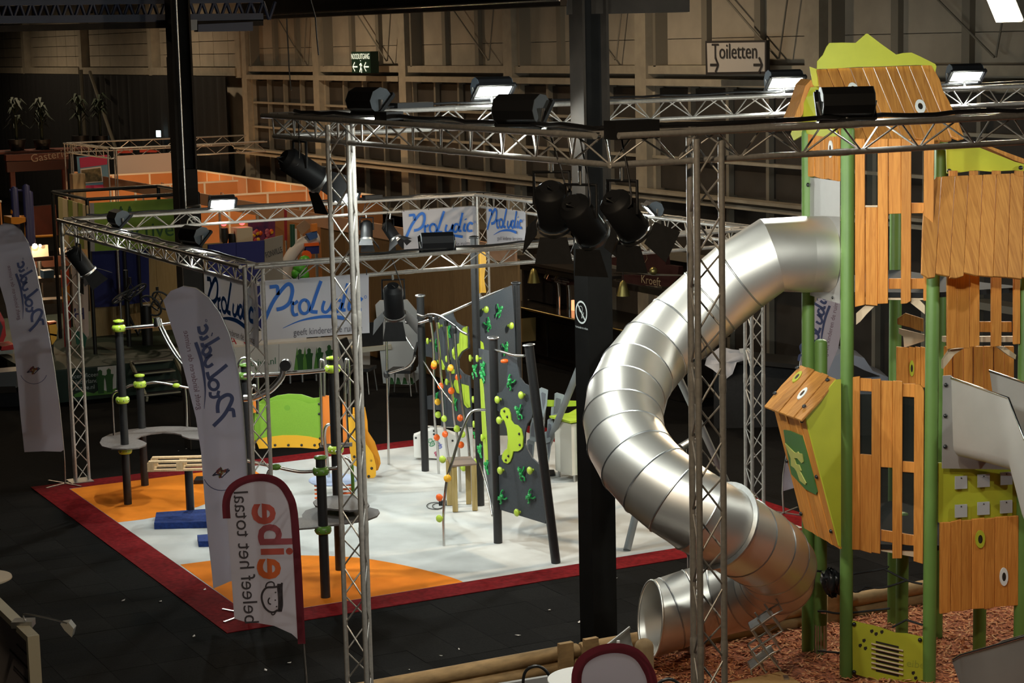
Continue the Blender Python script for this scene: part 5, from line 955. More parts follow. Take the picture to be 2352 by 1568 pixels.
sl_ = PY(364, 307, YW-0.8); t = thing('pilot_light', V((sl_.x, sl_.y, 0)), 'tiny white glowing light on a black pole in front of the black drape', 'light'); MB().box(sl_, (0.22, 0.1, 0.22)).build('lit_face', mat('pilot_lit', (0.7, 1.0, 1.0), 0.4, emit=3.0), t); MB().tube([V((sl_.x, sl_.y+0.08, 0)), sl_+V((0, 0.08, 0))], 0.03, 6).build('pole', BLACKM, t)
# ================================================================ neighbouring stands
DG = mat('stage_green', (0.006, 0.022, 0.012), 0.7); WD = mat('desk_white', (0.55, 0.55, 0.54), 0.5); SIL = mat('silhouette_green', (0.02, 0.09, 0.02), 0.7); LEAFG = mat('print_green', (0.09, 0.25, 0.04), 0.7)
def rp(name, pixs, pl, th, m_, par=None, lift=0.0): return plate(name, pixs, pl, th, m_, par, lift)
XS = -36.5; SP = PLX(XS)
zst = SP.at(250, 838).z
y0_, y1_ = SP.at(75, 900).y, SP.at(560, 880).y
tag(MB().box((XS-4, (y0_+y1_)/2, zst/2), (8, y1_-y0_, zst)).build('stage', DG), 'low dark green stage platform carrying the pipe frame stand', 'stage')
sb = thing('stage_banner', SP.at(200, 912), 'dark green lettered banner with people silhouettes along the stage front', 'banner'); SP2 = PLX(XS+0.03)
rp('cloth', [(118, 853), (267, 838), (267, 903), (120, 918)], SP2, 0.015, DG, sb); rp('white_field', [(224, 843), (267, 839), (267, 900), (226, 905)], SP2, 0.005, WD, sb, 0.008)
TXW = mat('print_white', (0.45, 0.5, 0.47), 0.7)
for txt, y in (('gecertificeerd', 862), ('Nederland', 876), ('active.nl', 890)): text_mesh(txt, 0.115, TXW, SP2.at(195, y), V((0, 1, 0)), Z, (1, 0, 0), sb, 'lettering', 0.012)
def people(par, pl, spots, h, m_, lift=0.02):
    for x, y in spots:
        o = pl.at(x, y); r_ = V((0, 1, 0)) if abs(pl.n.x) > 0.5 else V((1, 0, 0)); n = pl.facing(); mb = MB()
        mb.slab([o+n*lift+r_*(h*a)+Z*(h*b) for a, b in ((-.12, 0), (.12, 0), (.15, .55), (.2, .75), (.08, .78), (.09, .95), (0, 1.02), (-.09, .95), (-.08, .78), (-.2, .7), (-.15, .5))], -n*0.006); mb.build('figure_print', m_, par)
people(sb, SP2, ((232, 903), (252, 900)), 0.45, SIL); rp('grass_print', [(170, 905), (190, 897), (215, 903), (230, 893), (246, 898), (267, 890), (267, 903), (170, 912)], SP2, 0.004, LEAFG, sb, 0.014)
stp = thing('stage_steps', SP.at(350, 908), 'black stage steps with pale edges leading up to the green stage', 'steps')
for i, (ya, yb) in enumerate(((831, 826), (856, 850), (880, 874), (905, 898))):
    a = PLX(XS+0.1+i*0.24).at(303+i*6, ya); b = PLX(XS+0.1+i*0.24).at(392+i*6, yb); zz_ = max(a.z, 0.06)
    MB().box(((XS+0.1+i*0.24), (a.y+b.y)/2, zz_-0.02), (0.26, abs(b.y-a.y), 0.04)).build('tread', BLACKM, stp); MB().box(((XS+0.235+i*0.24), (a.y+b.y)/2, zz_-0.012), (0.012, abs(b.y-a.y), 0.02)).build('nosing', mat('nosing_pale', (0.3, 0.28, 0.2), 0.6), stp)
for x in (300, 402): a = SP.at(x, 829); b = PLX(XS+0.95).at(x+22, 905); MB().beam(V((XS+0.02, a.y, zst)), V((XS+0.95, a.y+0.0, 0.06)), 0.04, 0.1).build('stringer', mat('nosing_pale', (0.3, 0.28, 0.2), 0.6), stp)
# black pipe stand with green banner
XF = -38.0; FP = PLX(XF); cA = FP.at(200, 458); cB = FP.at(455, 446); zt1 = cA.z
ps = thing('pipe_frame_stand', (XF-1.2, (cA.y+cB.y)/2, zst), 'black pipe frame stand with green printed banner behind the brown pillar', 'exhibition stand'); BKP = mat('pipe_black', (0.012, 0.012, 0.012), 0.45)
rear = -2.6
for a, b in ((cA, cB), (cA+V((rear, 0, 0)), cB+V((rear, 0, 0))), (cA, cA+V((rear, 0, 0))), (cB, cB+V((rear, 0, 0)))): MB().tube([V((a.x, a.y, zt1)), V((b.x, b.y, zt1))], 0.035, 8).build('top_pipe', BKP, ps)
for p in (cA, cB, cA+V((rear, 0, 0)), cB+V((rear, 0, 0))): MB().tube([V((p.x, p.y, zst)), V((p.x, p.y, zt1))], 0.04, 8).build('upright', BKP, ps)
GB_ = mat('banner_green', (0.30, 0.42, 0.05), 0.7, col2=(0.15, 0.28, 0.03), nscale=1.2)
bn = rp('green_banner', [(212, 466), (450, 453), (450, 565), (215, 577)], PLX(XF+0.04), 0.01, GB_, ps); rp('banner_edge', [(206, 466), (216, 466), (218, 577), (208, 577)], PLX(XF+0.045), 0.01, mat('edge_grey', (0.3, 0.29, 0.3), 0.7), ps)
people(bn, PLX(XF+0.05), ((279, 497), (299, 497)), 0.2, SIL, 0.003); text_mesh('active', 0.42, mat('print_dkgreen', (0.03, 0.10, 0.03), 0.7), PLX(XF+0.05).at(345, 530), V((0, 1, 0)), Z, (1, 0, 0), bn, 'lettering', 0.004)
LP = PLY(cA.y-0.02); cols = [(0.45, 0.38, 0.18), (0.62, 0.5, 0.3), (0.20, 0.24, 0.04), (0.55, 0.44, 0.25), (0.24, 0.28, 0.05), (0.6, 0.48, 0.28)]
for i in range(6):
    x0, x1 = 133+i*11.5, 133+(i+1)*11.5; rp('drape', [(x0, 452+i*3.4), (x1, 455.4+i*3.4), (x1+2, 568+i), (x0+4, 566+i)], LP, 0.02, mat('drape_%d' % i, cols[i], 0.8), ps, 0.01*(i % 2))
# blue partition, plywood wall, bikes
pw = thing('plywood_wall', PLX(-40.4).at(340, 790), 'tan plywood back wall behind the hanging bicycles', 'partition'); PLYW = wood('plywood_tan', (0.40, 0.28, 0.13), (0.34, 0.23, 0.10), 0.7, 0.08)
for i in range(6):
    a, b = PLX(-40.4).at(200+i*52, 560), PLX(-40.4).at(251+i*52, 557); MB().box((-40.4, (a.y+b.y)/2, (zst+0.005+a.z)/2), (0.03, b.y-a.y, a.z-zst-0.005)).build('panel', PLYW, pw)
bpn = thing('blue_partition', PLX(-40.2).at(280, 705), 'dark blue partition with grey poles next to the plywood wall', 'partition'); BLP = mat('partition_blue', (0.016, 0.022, 0.15), 0.75)
rp('panel', [(205, 578), (268, 575), (272, 703), (212, 706)], PLX(-40.2), 0.04, BLP, bpn); rp('panel', [(269, 575), (341, 570), (344, 692), (273, 702)], PLX(-40.2), 0.04, BLP, bpn)
for x in (270, 286, 318): a = PLX(-40.05).at(x, 575); MB().tube([V((a.x, a.y, zst)), a], 0.03, 8).build('pole', STEEL if x == 270 else BKP, bpn)
bkr = thing('display_pole', PLX(-38.6).at(335, 830), 'thick black display pole carrying two bicycles', 'pole'); a = PLX(-38.6).at(335, 700); MB().tube([V((a.x, a.y, zst)), a], 0.11, 12).build('column', BKP, bkr)
a2 = PLX(-38.6).at(288, 620); MB().tube([V((a2.x, a2.y, zst)), a2], 0.05, 8).build('side_pole', BKP, bkr); MB().tube([a2-Z*0.9, (a+a2)/2-Z*0.95, a-Z*0.2], 0.04, 8).build('arm', BKP, bkr)
def bike(w1, w2, label):
    pl = PLX(-38.45); t = thing('bicycle', pl.at(*w1[:2]), label, 'bicycle', 'bicycles mounted on the black pole'); TY = mat('tyre', (0.05, 0.055, 0.06), 0.5); c = []
    for x, y, rx, ry, rot in (w1, w2):
        o = pl.at(x, y); c.append(o); ct, st = math.cos(rot), math.sin(rot)
        ring_ = [pl.at(x+rx*math.cos(k)*ct-ry*math.sin(k)*st, y+rx*math.cos(k)*st+ry*math.sin(k)*ct) - V((0.12*math.sin(k), 0, 0)) for k in [i*math.pi/10 for i in range(21)]]
        MB().tube(ring_, 0.022, 6, False).build('wheel', TY, t); mb = MB()
        for k in range(0, 20, 3): mb.tube([o, ring_[k]], 0.005, 4)
        mb.build('spokes', STEEL, t)
    m_ = (c[0]+c[1])/2; d_ = c[1]-c[0]; MB().tube([c[0], m_-Z*0.15, c[1], m_+d_*0.1+Z*0.2, c[0]], 0.02, 6).build('bike_frame', BKP, t); MB().tube([m_+d_*0.1+Z*0.2, m_+d_*0.1+Z*0.32], 0.03, 6).build('saddle', BKP, t)
bike((281, 681, 26, 10, -0.55), (313, 668, 26, 11, -0.55), 'bicycle with steeply tilted wheels beside the blue partition'); bike((347, 702, 27, 15, 0.9), (373, 690, 26, 14, 0.8), 'bicycle with turned wheels next to the white beach flag')
# white letter board and colour banners left of it
lb = thing('letter_board', PLX(-38.9).at(185, 790), 'tall white board with blue letters beside the truss column', 'sign'); rp('board', [(165, 600), (201, 596), (204, 770), (190, 790), (170, 740)], PLX(-38.9), 0.03, mat('board_pink', (0.62, 0.48, 0.42), 0.6), lb)
for ch, y in (('a', 624), ('r', 652), ('f', 682), ('H', 722)): text_mesh(ch, 0.34, mat('letter_navy', (0.05, 0.04, 0.14), 0.7), PLX(-38.9).at(182, y), V((0, 1, 0)), Z, (1, 0, 0), lb, 'letter', 0.01)
rp('green_foot', [(172, 760), (190, 762), (200, 775), (195, 800), (176, 790)], PLX(-38.85), 0.03, mat('foot_teal', (0.01, 0.13, 0.08), 0.6), lb)
for i, (pts, c) in enumerate(((((141, 620), (157, 618), (159, 660), (143, 664)), (0.75, 0.10, 0.03)), (((143, 664), (159, 662), (160, 690), (145, 694)), (0.8, 0.32, 0.02)), (((144, 694), (161, 690), (163, 735), (147, 745)), (0.06, 0.05, 0.2)))): pass
fl_ = thing('colour_roll_up', PLX(-39.3).at(152, 780), 'red and yellow roll-up banner seen through the truss column', 'banner')
for pts, c in (([(140, 620), (158, 617), (160, 656), (142, 660)], (0.75, 0.09, 0.03)), ([(142, 660), (160, 656), (161, 690), (144, 694)], (0.8, 0.3, 0.02)), ([(144, 694), (161, 690), (164, 800), (149, 803)], (0.5, 0.04, 0.03))): rp('print', pts, PLX(-39.3), 0.02, mat('roll_%d' % int(c[1]*100), c, 0.6), fl_)
# info desk
XD = -36.1; DP = PLX(XD); dsk = thing('info_desk', DP.at(650, 885), 'white information desk with printed people behind the green play house', 'desk')
rp('front', [(525, 799), (640, 790), (640, 858), (530, 866)], DP, 0.5, WD, dsk); rp('front', [(641, 790), (850, 775), (850, 842), (641, 858)], DP, 0.5, WD, dsk)
text_mesh('active.nl', 0.19, mat('print_teal', (0.02, 0.12, 0.06), 0.7), DP.at(600, 832), V((0, 1, 0)), Z, (1, 0, 0), dsk, 'lettering', 0.01)
people(dsk, DP, ((690, 850), (711, 848), (735, 846), (757, 840)), 0.42, SIL, 0.012)
for x in (682, 700, 727): rp('tree_print', [(x-7, 850), (x+7, 849), (x, 797)], DP, 0.004, LEAFG, dsk, 0.01)
for x in (640, 662, 690, 722): a = DP.at(x, 858); MB().tube([V((XD+0.1, a.y, 0)), V((XD+0.1, a.y, a.z))], 0.03, 8).build('leg', STEEL, dsk)
ss = thing('sponsor_sign', DP.at(560, 800), 'white sign strip with red letters above the information desk', 'sign'); SS = PLX(XD-0.3); rp('board', [(440, 772), (704, 752), (704, 783), (440, 803)], SS, 0.03, mat('sign_cream', (0.6, 0.57, 0.55), 0.6), ss)
RDI = mat('letter_red', (0.33, 0.02, 0.03), 0.6); text_mesh('A', 0.25, RDI, SS.at(534, 782), V((0, 1, 0)), Z, (1, 0, 0), ss, 'letter', 0.01); text_mesh('H', 0.2, RDI, SS.at(576, 777), V((0, 1, 0)), Z, (1, 0, 0), ss, 'letter', 0.01)
o = SS.at(576, 777); MB().ribbon([o+V((0, 0.15*math.cos(k), 0.15*math.sin(k))) for k in [i*0.4 for i in range(17)]], 0.03, (1, 0, 0), 0.012).build('ring_mark', RDI, ss, False)
# white arched board and chairs
wbp = thing('display_board', G(925, 888), 'white display board with dark window opening and printed leaves', 'board'); WB = Plane(G(925, 888), VF); rp('board', [(862, 700), (872, 690), (935, 688), (962, 720), (965, 800), (962, 870), (945, 884), (880, 880)], WB, 0.06, WD, wbp); rp('opening', [(815, 742), (880, 738), (880, 795), (818, 800)], WB, 0.05, BLACKM, wbp, 0.03); rp('shelf', [(790, 800), (898, 790), (900, 800), (792, 812)], WB, 0.4, mat('shelf_cream', (0.5, 0.46, 0.36), 0.6), wbp, 0.1)
for x in (900, 915, 930, 945): rp('leaf_print', [(x-6, 882), (x+6, 882), (x+2, 868), (x-3, 866)], WB, 0.004, SIL, wbp, 0.003)
CHB = mat('chair_black', (0.015, 0.015, 0.016), 0.5)
def chair(b, face, label):
    b = V(b); d = V(face).normalized(); s_ = d.cross(Z); t = thing('office_chair', b, label, 'chair', 'black chairs at the desk'); axs = (s_, d, Z)
    MB().box(b+Z*0.46, (0.45, 0.45, 0.06), axs).build('seat', CHB, t); MB().slab([b+Z*0.5-d*0.22-s_*0.2, b+Z*0.5-d*0.22+s_*0.2, b+Z*0.85-d*0.3+s_*0.23, b+Z*1.02-d*0.34+s_*0.18, b+Z*1.02-d*0.34-s_*0.18, b+Z*0.85-d*0.3-s_*0.23], -d*0.04).build('backrest', CHB, t)
    for sx in (-1, 1):
        for sy in (-1, 1): MB().tube([b+Z*0.44+s_*sx*0.18+d*sy*0.18, b+s_*sx*0.22+d*sy*0.22], 0.014, 6).build('leg', STEEL, t)
chair(G(832, 900), -VF*0.3+VR, 'black chair standing left of the white display board'); chair(G(925, 905), VF*0.2-VR, 'black chair in front of the white display board')
# fascia, brown wall and orange partitions along the hall
YB = 16.5; BP = PLY(YB); ORW = mat('partition_orange', (0.62, 0.25, 0.085), 0.7, noise=0.1, nscale=0.8); PEACH = mat('fascia_peach', (0.58, 0.33, 0.20), 0.7); BRN = wood('brown_boards', (0.24, 0.14, 0.058), (0.19, 0.105, 0.042), 0.7, 0.1)
zf = BP.at(800, 503).z; xa, xb_ = BP.at(735, 500).x, BP.at(1188, 560).x
bw_ = thing('brown_wall', ((xa+xb_)/2, YB, 0), 'brown board stand wall behind the climbing frame', 'partition'); nb = 7
for i in range(nb): u0 = xa+(xb_-xa)*i/nb; u1 = xa+(xb_-xa)*(i+1)/nb-0.015; MB().box(((u0+u1)/2, YB+0.03, zf/2-0.1), (u1-u0, 0.05, zf-0.2)).build('board', BRN, bw_)
fa = thing('stand_fascia', (xa-8, YB, zf-0.3), 'peach fascia running along the top of the exhibition booths', 'fascia'); MB().box(((xa-20+xb_)/2, YB-0.03, zf-0.13), (xb_-xa+20, 0.05, 0.3)).build('board', PEACH, fa)
for k in range(7): x = xa-19.5+k*3.2; MB().box((x, YB, (zf-0.3)/2), (0.05, 0.05, zf-0.3)).build('post', mat('post_alu', (0.6, 0.58, 0.55), 0.4, 0.6), fa)
PW = mat('post_white', (0.8, 0.72, 0.6), 0.5)
def partrow(p, q, zt_, n_, label, m_=ORW):
    p, q = V(p), V(q); t = thing('partition_row', (p+q)/2, label, 'partition', 'orange booth partitions')
    for i in range(n_):
        a = p+(q-p)*(i/n_); b = p+(q-p)*((i+1)/n_); d = (b-a).normalized(); MB().beam(a+d*0.03+Z*zt_/2, b-d*0.03+Z*zt_/2, 0.04, zt_).build('panel', m_, t); MB().box(a+Z*zt_/2, (0.06, 0.06, zt_)).build('post', PW, t)
    MB().beam(p+Z*(zt_+0.02), q+Z*(zt_+0.02), 0.06, 0.05).build('top_rail', PW, t)
partrow((-64, 20.6, 0), (-47, 20.6, 0), 2.65, 14, 'long orange partition row against the wall below the windows'); partrow((-57, 17.2, 0), (-57, 20.4, 0), 2.55, 3, 'short orange partition row dividing the furthest booths'); partrow((-51.5, 17.0, 0), (-51.5, 20.4, 0), 2.55, 3, 'short orange partition row dividing the middle booths'); partrow((-46.2, 17.0, 0), (-46.2, 20.4, 0), 2.6, 3, 'short orange partition row closing the booths beside the brown wall')
partrow((-62, 16.8, 0), (-62, 20.4, 0), 2.6, 3, 'short orange partition row at the far end near the poster stand'); partrow((-66, 13.0, 0), (-56, 13.0, 0), 2.4, 8, 'orange partition row beneath the pale hanging banner')
# warm booth lamps inside the partitioned booths
def booth_lamp(p, w, label, dn=(0, 0, -1), lit=True):
    t = thing('booth_lamp', p, label, 'lamp', 'warm booth lamps'); p = V(p); MB().lathe(p, [(0.09, -0.04), (0.1, 0.0), (0.06, 0.08), (0.02, 0.1)], 12).build('shade', STEEL, t); MB().ball(p-Z*0.05, 0.05, 8).build('bulb', mat('bulb_warm', (1.0, 0.7, 0.38), 0.4, emit=25.0), t)
    MB().tube([p+Z*0.09, p+Z*0.16, p+V((0.2, 0, 0.16)), V((p.x+0.2, p.y, 0.01))], 0.015, 6).build('stand', STEEL, t); l = bpy.data.lights.new('booth_light', 'POINT'); l.energy = w; l.color = (1.0, 0.62, 0.30); l.shadow_soft_size = 0.1; o = bpy.data.objects.new('booth_light', l); COL.objects.link(o); o.parent = t; o.location = (0, 0, -0.14)
booth_lamp((-54, 18.8, 2.3), 110, 'warm lamp inside the middle orange booth'); booth_lamp((-48.6, 18.6, 2.3), 110, 'warm lamp inside the orange booth by the brown wall'); booth_lamp((-59.5, 18.8, 2.3), 110, 'warm lamp inside the far orange booth'); booth_lamp((-61, 14.6, 2.3), 90, 'warm lamp under the pale hanging banner')
# blue wall with grey sponsor panel
FV = PLX(-37.4); fv = thing('sponsor_partition', FV.at(560, 700), 'dark blue partition with a grey lettered end panel behind the truss corner', 'partition')
rp('panel', [(478, 562), (542, 557), (542, 760), (480, 765)], FV, 0.04, BLP, fv); rp('panel', [(543, 557), (607, 552), (607, 755), (543, 760)], FV, 0.04, BLP, fv); gpn = rp('grey_panel', [(608, 550), (650, 540), (650, 735), (608, 752)], FV, 0.04, mat('panel_grey', (0.24, 0.22, 0.19), 0.7), fv)
text_mesh('FONVILLE', 0.17, mat('letter_black', (0.02, 0.02, 0.03), 0.6), FV.at(629, 580), V((0, 1, 0.28)), Z, (1, 0, 0), fv, 'lettering', 0.008, 0.5)
# toys and pictures around it
bpp = thing('ball_pit_poster', PLX(-42).at(600, 560), 'purple and pink printed poster of coloured balls', 'poster'); rp('print', [(570, 508), (632, 503), (632, 556), (572, 560)], PLX(-42), 0.03, mat('poster_purple', (0.32, 0.04, 0.10), 0.6, col2=(0.03, 0.015, 0.09), nscale=4.0), bpp)
for x in (575, 628): p = PLX(-42.02).at(x, 555); MB().tube([V((p.x, p.y, 0)), p], 0.02, 6).build('leg', STEEL, bpp)
for i in range(16): x, y = 578+random.random()*50, 530+random.random()*22; c = PLX(-41.97).at(x, y); MB().ball(c, 0.055, 8, (0.3, 1, 1)).build('ball_print', random.choice((KO, KY, mat('ball_red', (0.5, 0.03, 0.05), 0.5), mat('ball_pink', (0.5, 0.12, 0.16), 0.5))), bpp)
for x, y, lab in ((514, 515, 'small red glowing lamp over the black pedestal'), (556, 513, 'small red glowing lamp next to the cream cabinet')): tag(MB().ball(PLX(-41).at(x, y), 0.05, 8, (1, 1.3, 0.8)).build('red_lamp', mat('red_glow', (1.0, 0.05, 0.05), 0.4, emit=6.0)), lab, 'lamp')
for x, lab in ((514, 'black pedestal stand under a red lamp left'), (534, 'black pedestal stand between the red lamps')): b = PLX(-41).at(x, 517 if x == 514 else 530); tag(MB().lathe(V((b.x, b.y, 0)), [(0.09, 0), (0.08, 0.1), (0.06, b.z-0.4), (0.1, b.z-0.25), (0.09, b.z-0.06)], 12).build('pedestal', BLACK), lab.replace(' left', ' beside the brown pillar'), 'pedestal')
cc_ = PLX(-41).at(556, 553); tag(MB().box((cc_.x, cc_.y, cc_.z/2+0.15), (0.4, 0.36, cc_.z+0.3)).build('cabinet', mat('cab_cream', (0.6, 0.5, 0.36), 0.6)), 'cream cabinet standing between the red lamps and the ball poster', 'cabinet')
toy = thing('inflatable_slide', PLX(-39.5).at(705, 640), 'white inflatable toy arch with red and blue shapes', 'toy'); TP_ = PLX(-39.5); WT = mat('inflate_white', (0.6, 0.55, 0.52), 0.5)
MB().tube(smooth_path([TP_.at(*p) for p in ((655, 640), (662, 600), (680, 572), (700, 556), (730, 548))], 5), 0.13, 12).build('arch', WT, toy); rp('red_disc', [(705+11*math.cos(a*0.6), 587+12*math.sin(a*0.6)) for a in range(11)], PLX(-39.3), 0.06, KO, toy); rp('blue_block', [(702, 564), (733, 563), (733, 582), (704, 584)], PLX(-39.35), 0.1, BLP, toy); rp('red_bar', [(700, 559), (733, 557), (733, 564), (700, 566)], PLX(-39.33), 0.1, KO, toy); rp('orange_cube', [(717, 515), (729, 513), (729, 530), (717, 532)], PLX(-39.3), 0.1, mat('cube_orange', (0.7, 0.22, 0.03), 0.5), toy); rp('blue_figure', [(705, 538), (728, 530), (730, 545), (712, 552)], PLX(-39.32), 0.1, mat('fig_blue', (0.05, 0.12, 0.35), 0.5), toy); rp('tilted_picture', [(680, 520), (700, 505), (716, 520), (693, 540)], PLX(-39.6), 0.02, mat('pic_tan', (0.28, 0.18, 0.11), 0.6), toy); MB().tube([TP_.at(671, 640)-Z*TP_.at(671, 640).z, TP_.at(671, 515)], 0.06, 8).build('green_pole', mat('pole_dgreen', (0.01, 0.06, 0.03), 0.5), toy); MB().tube([TP_.at(678, 640)-Z*TP_.at(678, 640).z, TP_.at(678, 525)], 0.04, 8).build('white_pole', WT, toy)
gt = thing('green_ride_toy', PLX(-38.5).at(690, 640), 'bright green ride-on toy behind the front truss', 'toy'); GT = mat('toy_green', (0.08, 0.38, 0.03), 0.4)
for x, y, r in ((690, 615, 0.16), (700, 600, 0.13), (682, 628, 0.12), (697, 632, 0.13)): MB().ball(PLX(-38.5).at(x, y), r, 10).build('body_lobe', GT, gt)
gz = PLX(-38.5).at(690, 636); MB().tube([V((gz.x, gz.y, 0)), gz], 0.08, 8).build('stand', BLACK, gt)
rb2 = thing('red_flagpole', PLX(-41.5).at(656, 560), 'slim red vertical banner strip beside the ball poster', 'banner'); rp('strip', [(654, 480), (659, 480), (660, 552), (655, 552)], PLX(-41.5), 0.05, mat('strip_red', (0.35, 0.02, 0.03), 0.6), rb2); p = PLX(-41.52).at(657, 552); MB().tube([V((p.x, p.y, 0)), p], 0.02, 6).build('pole', STEEL, rb2)
# poster stand with truss
TX = PLX(-58); q1 = lambda u, v: (150+u/6.72, 300+v/6.72); tp_ = thing('poster_truss_stand', TX.at(210, 460), 'small truss stand with a pink and blue poster and pale hanging banner', 'exhibition stand')
POA, POB, POC = TX.at(*q1(35, 190)), TX.at(*q1(680, 260)), PLX(-50).at(*q1(1700, 215))
cF = PLX(-54).at(*q1(655, 300)); zt3 = POA.z; F1 = V((-58, POA.y, zt3)); F2 = V((-53.5, PLX(-53.5).at(*q1(655, 260)).y, zt3)); F3 = F1 + V((0, 5.5, 0)); F4 = V((F2.x, F2.y+4.6, zt3))
for a, b in ((F1, F3), (F1, V((F2.x, F1.y, zt3))), (V((F2.x, F1.y, zt3)), F4)):
    d = (b-a).normalized(); s_ = d.cross(Z)*0.12
    for o in (s_, -s_, -Z*0.28): MB().tube([a+o, b+o], 0.022, 6).build('chord_tube', ALU, tp_)
    n = max(4, int((b-a).length/0.35)); mb = MB(); zz = [a+(b-a)*(i/n) + (s_ if i % 2 else -Z*0.28) for i in range(n+1)]
    for u, w in zip(zz, zz[1:]): mb.tube([u, w], 0.01, 4, False)
    mb.build('bracing', ALU, tp_)
for c in (F1, V((F2.x, F1.y, zt3))):
    for o in (V((.1, .1, 0)), V((-.1, .1, 0)), V((0, -.1, 0))): MB().tube([V((c.x, c.y, 0))+o, c+o], 0.022, 6).build('column_tube', ALU, tp_)
PP = PLX(-57.7); prt = rp('poster', [q1(175, 400), q1(650, 380), q1(690, 900), q1(215, 890)], PP, 0.03, mat('poster_blue', (0.10, 0.24, 0.38), 0.6), tp_); rp('pink_band', [q1(215, 420), q1(645, 370), q1(645, 520), q1(230, 575)], PP, 0.01, mat('poster_pink', (0.42, 0.02, 0.09), 0.6), prt, 0.012); rp('photo_frame', [q1(228, 590), q1(550, 550), q1(580, 790), q1(240, 820)], PP, 0.01, WT, prt, 0.015)
rp('photo_print', [q1(245, 610), q1(540, 572), q1(565, 778), q1(250, 800)], PP, 0.01, mat('photo_dark', (0.30, 0.22, 0.10), 0.6, col2=(0.02, 0.025, 0.012), nscale=5), prt, 0.018); rp('pink_stripe', [q1(240, 850), q1(640, 830), q1(690, 900), q1(240, 880)], PP, 0.01, mat('poster_pink', (0.42, 0.02, 0.09), 0.6), prt, 0.014); text_mesh('KANTINE', 0.34, WT, PP.at(*q1(430, 475)), V((0, 1, 0.1)), Z, (1, 0, 0), prt, 'lettering', 0.02, 0.8) if False else None
rp('hanging_banner_cloth', [q1(800, 390), q1(1720, 335), q1(1760, 620), q1(810, 670)], PLX(-53.2), 0.02, mat('banner_peach', (0.60, 0.45, 0.37), 0.7), tp_); rp('red_panel', [q1(810, 280), q1(1040, 270), q1(1040, 345), q1(810, 350)], PLX(-58.3), 0.03, mat('red_pan', (0.5, 0.05, 0.03), 0.6), tp_); rp('red_panel', [q1(1150, 275), q1(1460, 310), q1(1400, 335), q1(1150, 335)], PLX(-58.3), 0.03, mat('red_pan', (0.5, 0.05, 0.03), 0.6), tp_)
bxs = PLX(-56).at(*q1(195, 880)); tag(MB().box((bxs.x, bxs.y, bxs.z*0.5+0.2), (0.35, 0.36, bxs.z+0.4)).build('wood_crate', wood('crate_wood', (0.5, 0.36, 0.2), (0.42, 0.3, 0.16), 0.7)), 'tall pale wooden crate standing below the poster truss', 'crate')
# dark red beer stand with plants at far left
RS = PLX(-64); rs = thing('red_bar_stand', RS.at(90, 500), 'dark red wooden bar stand below the black drape', 'exhibition stand'); RW = mat('red_wood', (0.085, 0.018, 0.010), 0.6, noise=0.2, nscale=2)
rp('fascia', [(14, 356), (158, 350), (158, 366), (14, 370)], RS, 0.3, RW, rs); rp('fascia', [(16, 372), (158, 367), (158, 388), (18, 396)], RS, 0.2, mat('red_wood_dark', (0.05, 0.012, 0.008), 0.6), rs, -0.05); rp('front', [(70, 475), (128, 470), (134, 540), (80, 545)], RS, 0.3, RW, rs)
text_mesh('Gasterie', 0.36, mat('script_pale', (0.3, 0.24, 0.2), 0.7), RS.at(113, 358), V((0, 1, 0.12)), Z, (1, 0, 0), rs, 'lettering', 0.02)
pz = PLX(-65).at(40, 345); MB().box((-65.0, pz.y+0.6, pz.z-0.04), (1.4, 3.4, 0.07)).build('roof', RW, rs)
a = RS.at(30, 372); b = RS.at(150, 367)
for p in (a, b): MB().box((p.x-0.2, p.y, p.z/2), (0.15, 0.15, p.z)).build('post', RW, rs)
PLG = mat('palm_leaf', (0.012, 0.022, 0.010), 0.7)
for i, (x, y) in enumerate(((40, 345), (98, 345), (185, 332), (232, 332))):
    b = PLX(-65.0 if i < 2 else -66).at(x, y); t = thing('potted_palm', b, ('dusky potted palm at the outer end of the red stand roof', 'dusky potted palm in the middle of the red stand roof', 'dusky palm beside the slim grey steel post', 'dusky palm beneath the slanted grey strut')[i], 'plant', 'dusky palms'); MB().lathe(b if i < 2 else V((b.x, b.y, 0)), [(0.22, 0), (0.3, 0.35 if i < 2 else b.z+0.3)], 10).build('pot', BLACK, t); MB().tube([b+Z*0.3, b+Z*1.1], 0.05, 6).build('stem', PLG, t); lf = MB()
    for k in range(30):
        an = k*2.4; h = 0.6+0.9*random.random(); L = 0.3+0.2*random.random(); d = V((math.cos(an), math.sin(an), 0)); p0 = b+Z*h; sd_ = d.cross(Z)*0.05; lf.sheet([[p0-sd_*0.3, p0+d*L*0.5+Z*0.25-sd_, p0+d*L+Z*0.05], [p0+sd_*0.3, p0+d*L*0.5+Z*0.25+sd_, p0+d*L+Z*0.05+sd_*0.2]])
    lf.build('foliage', PLG, t, False)
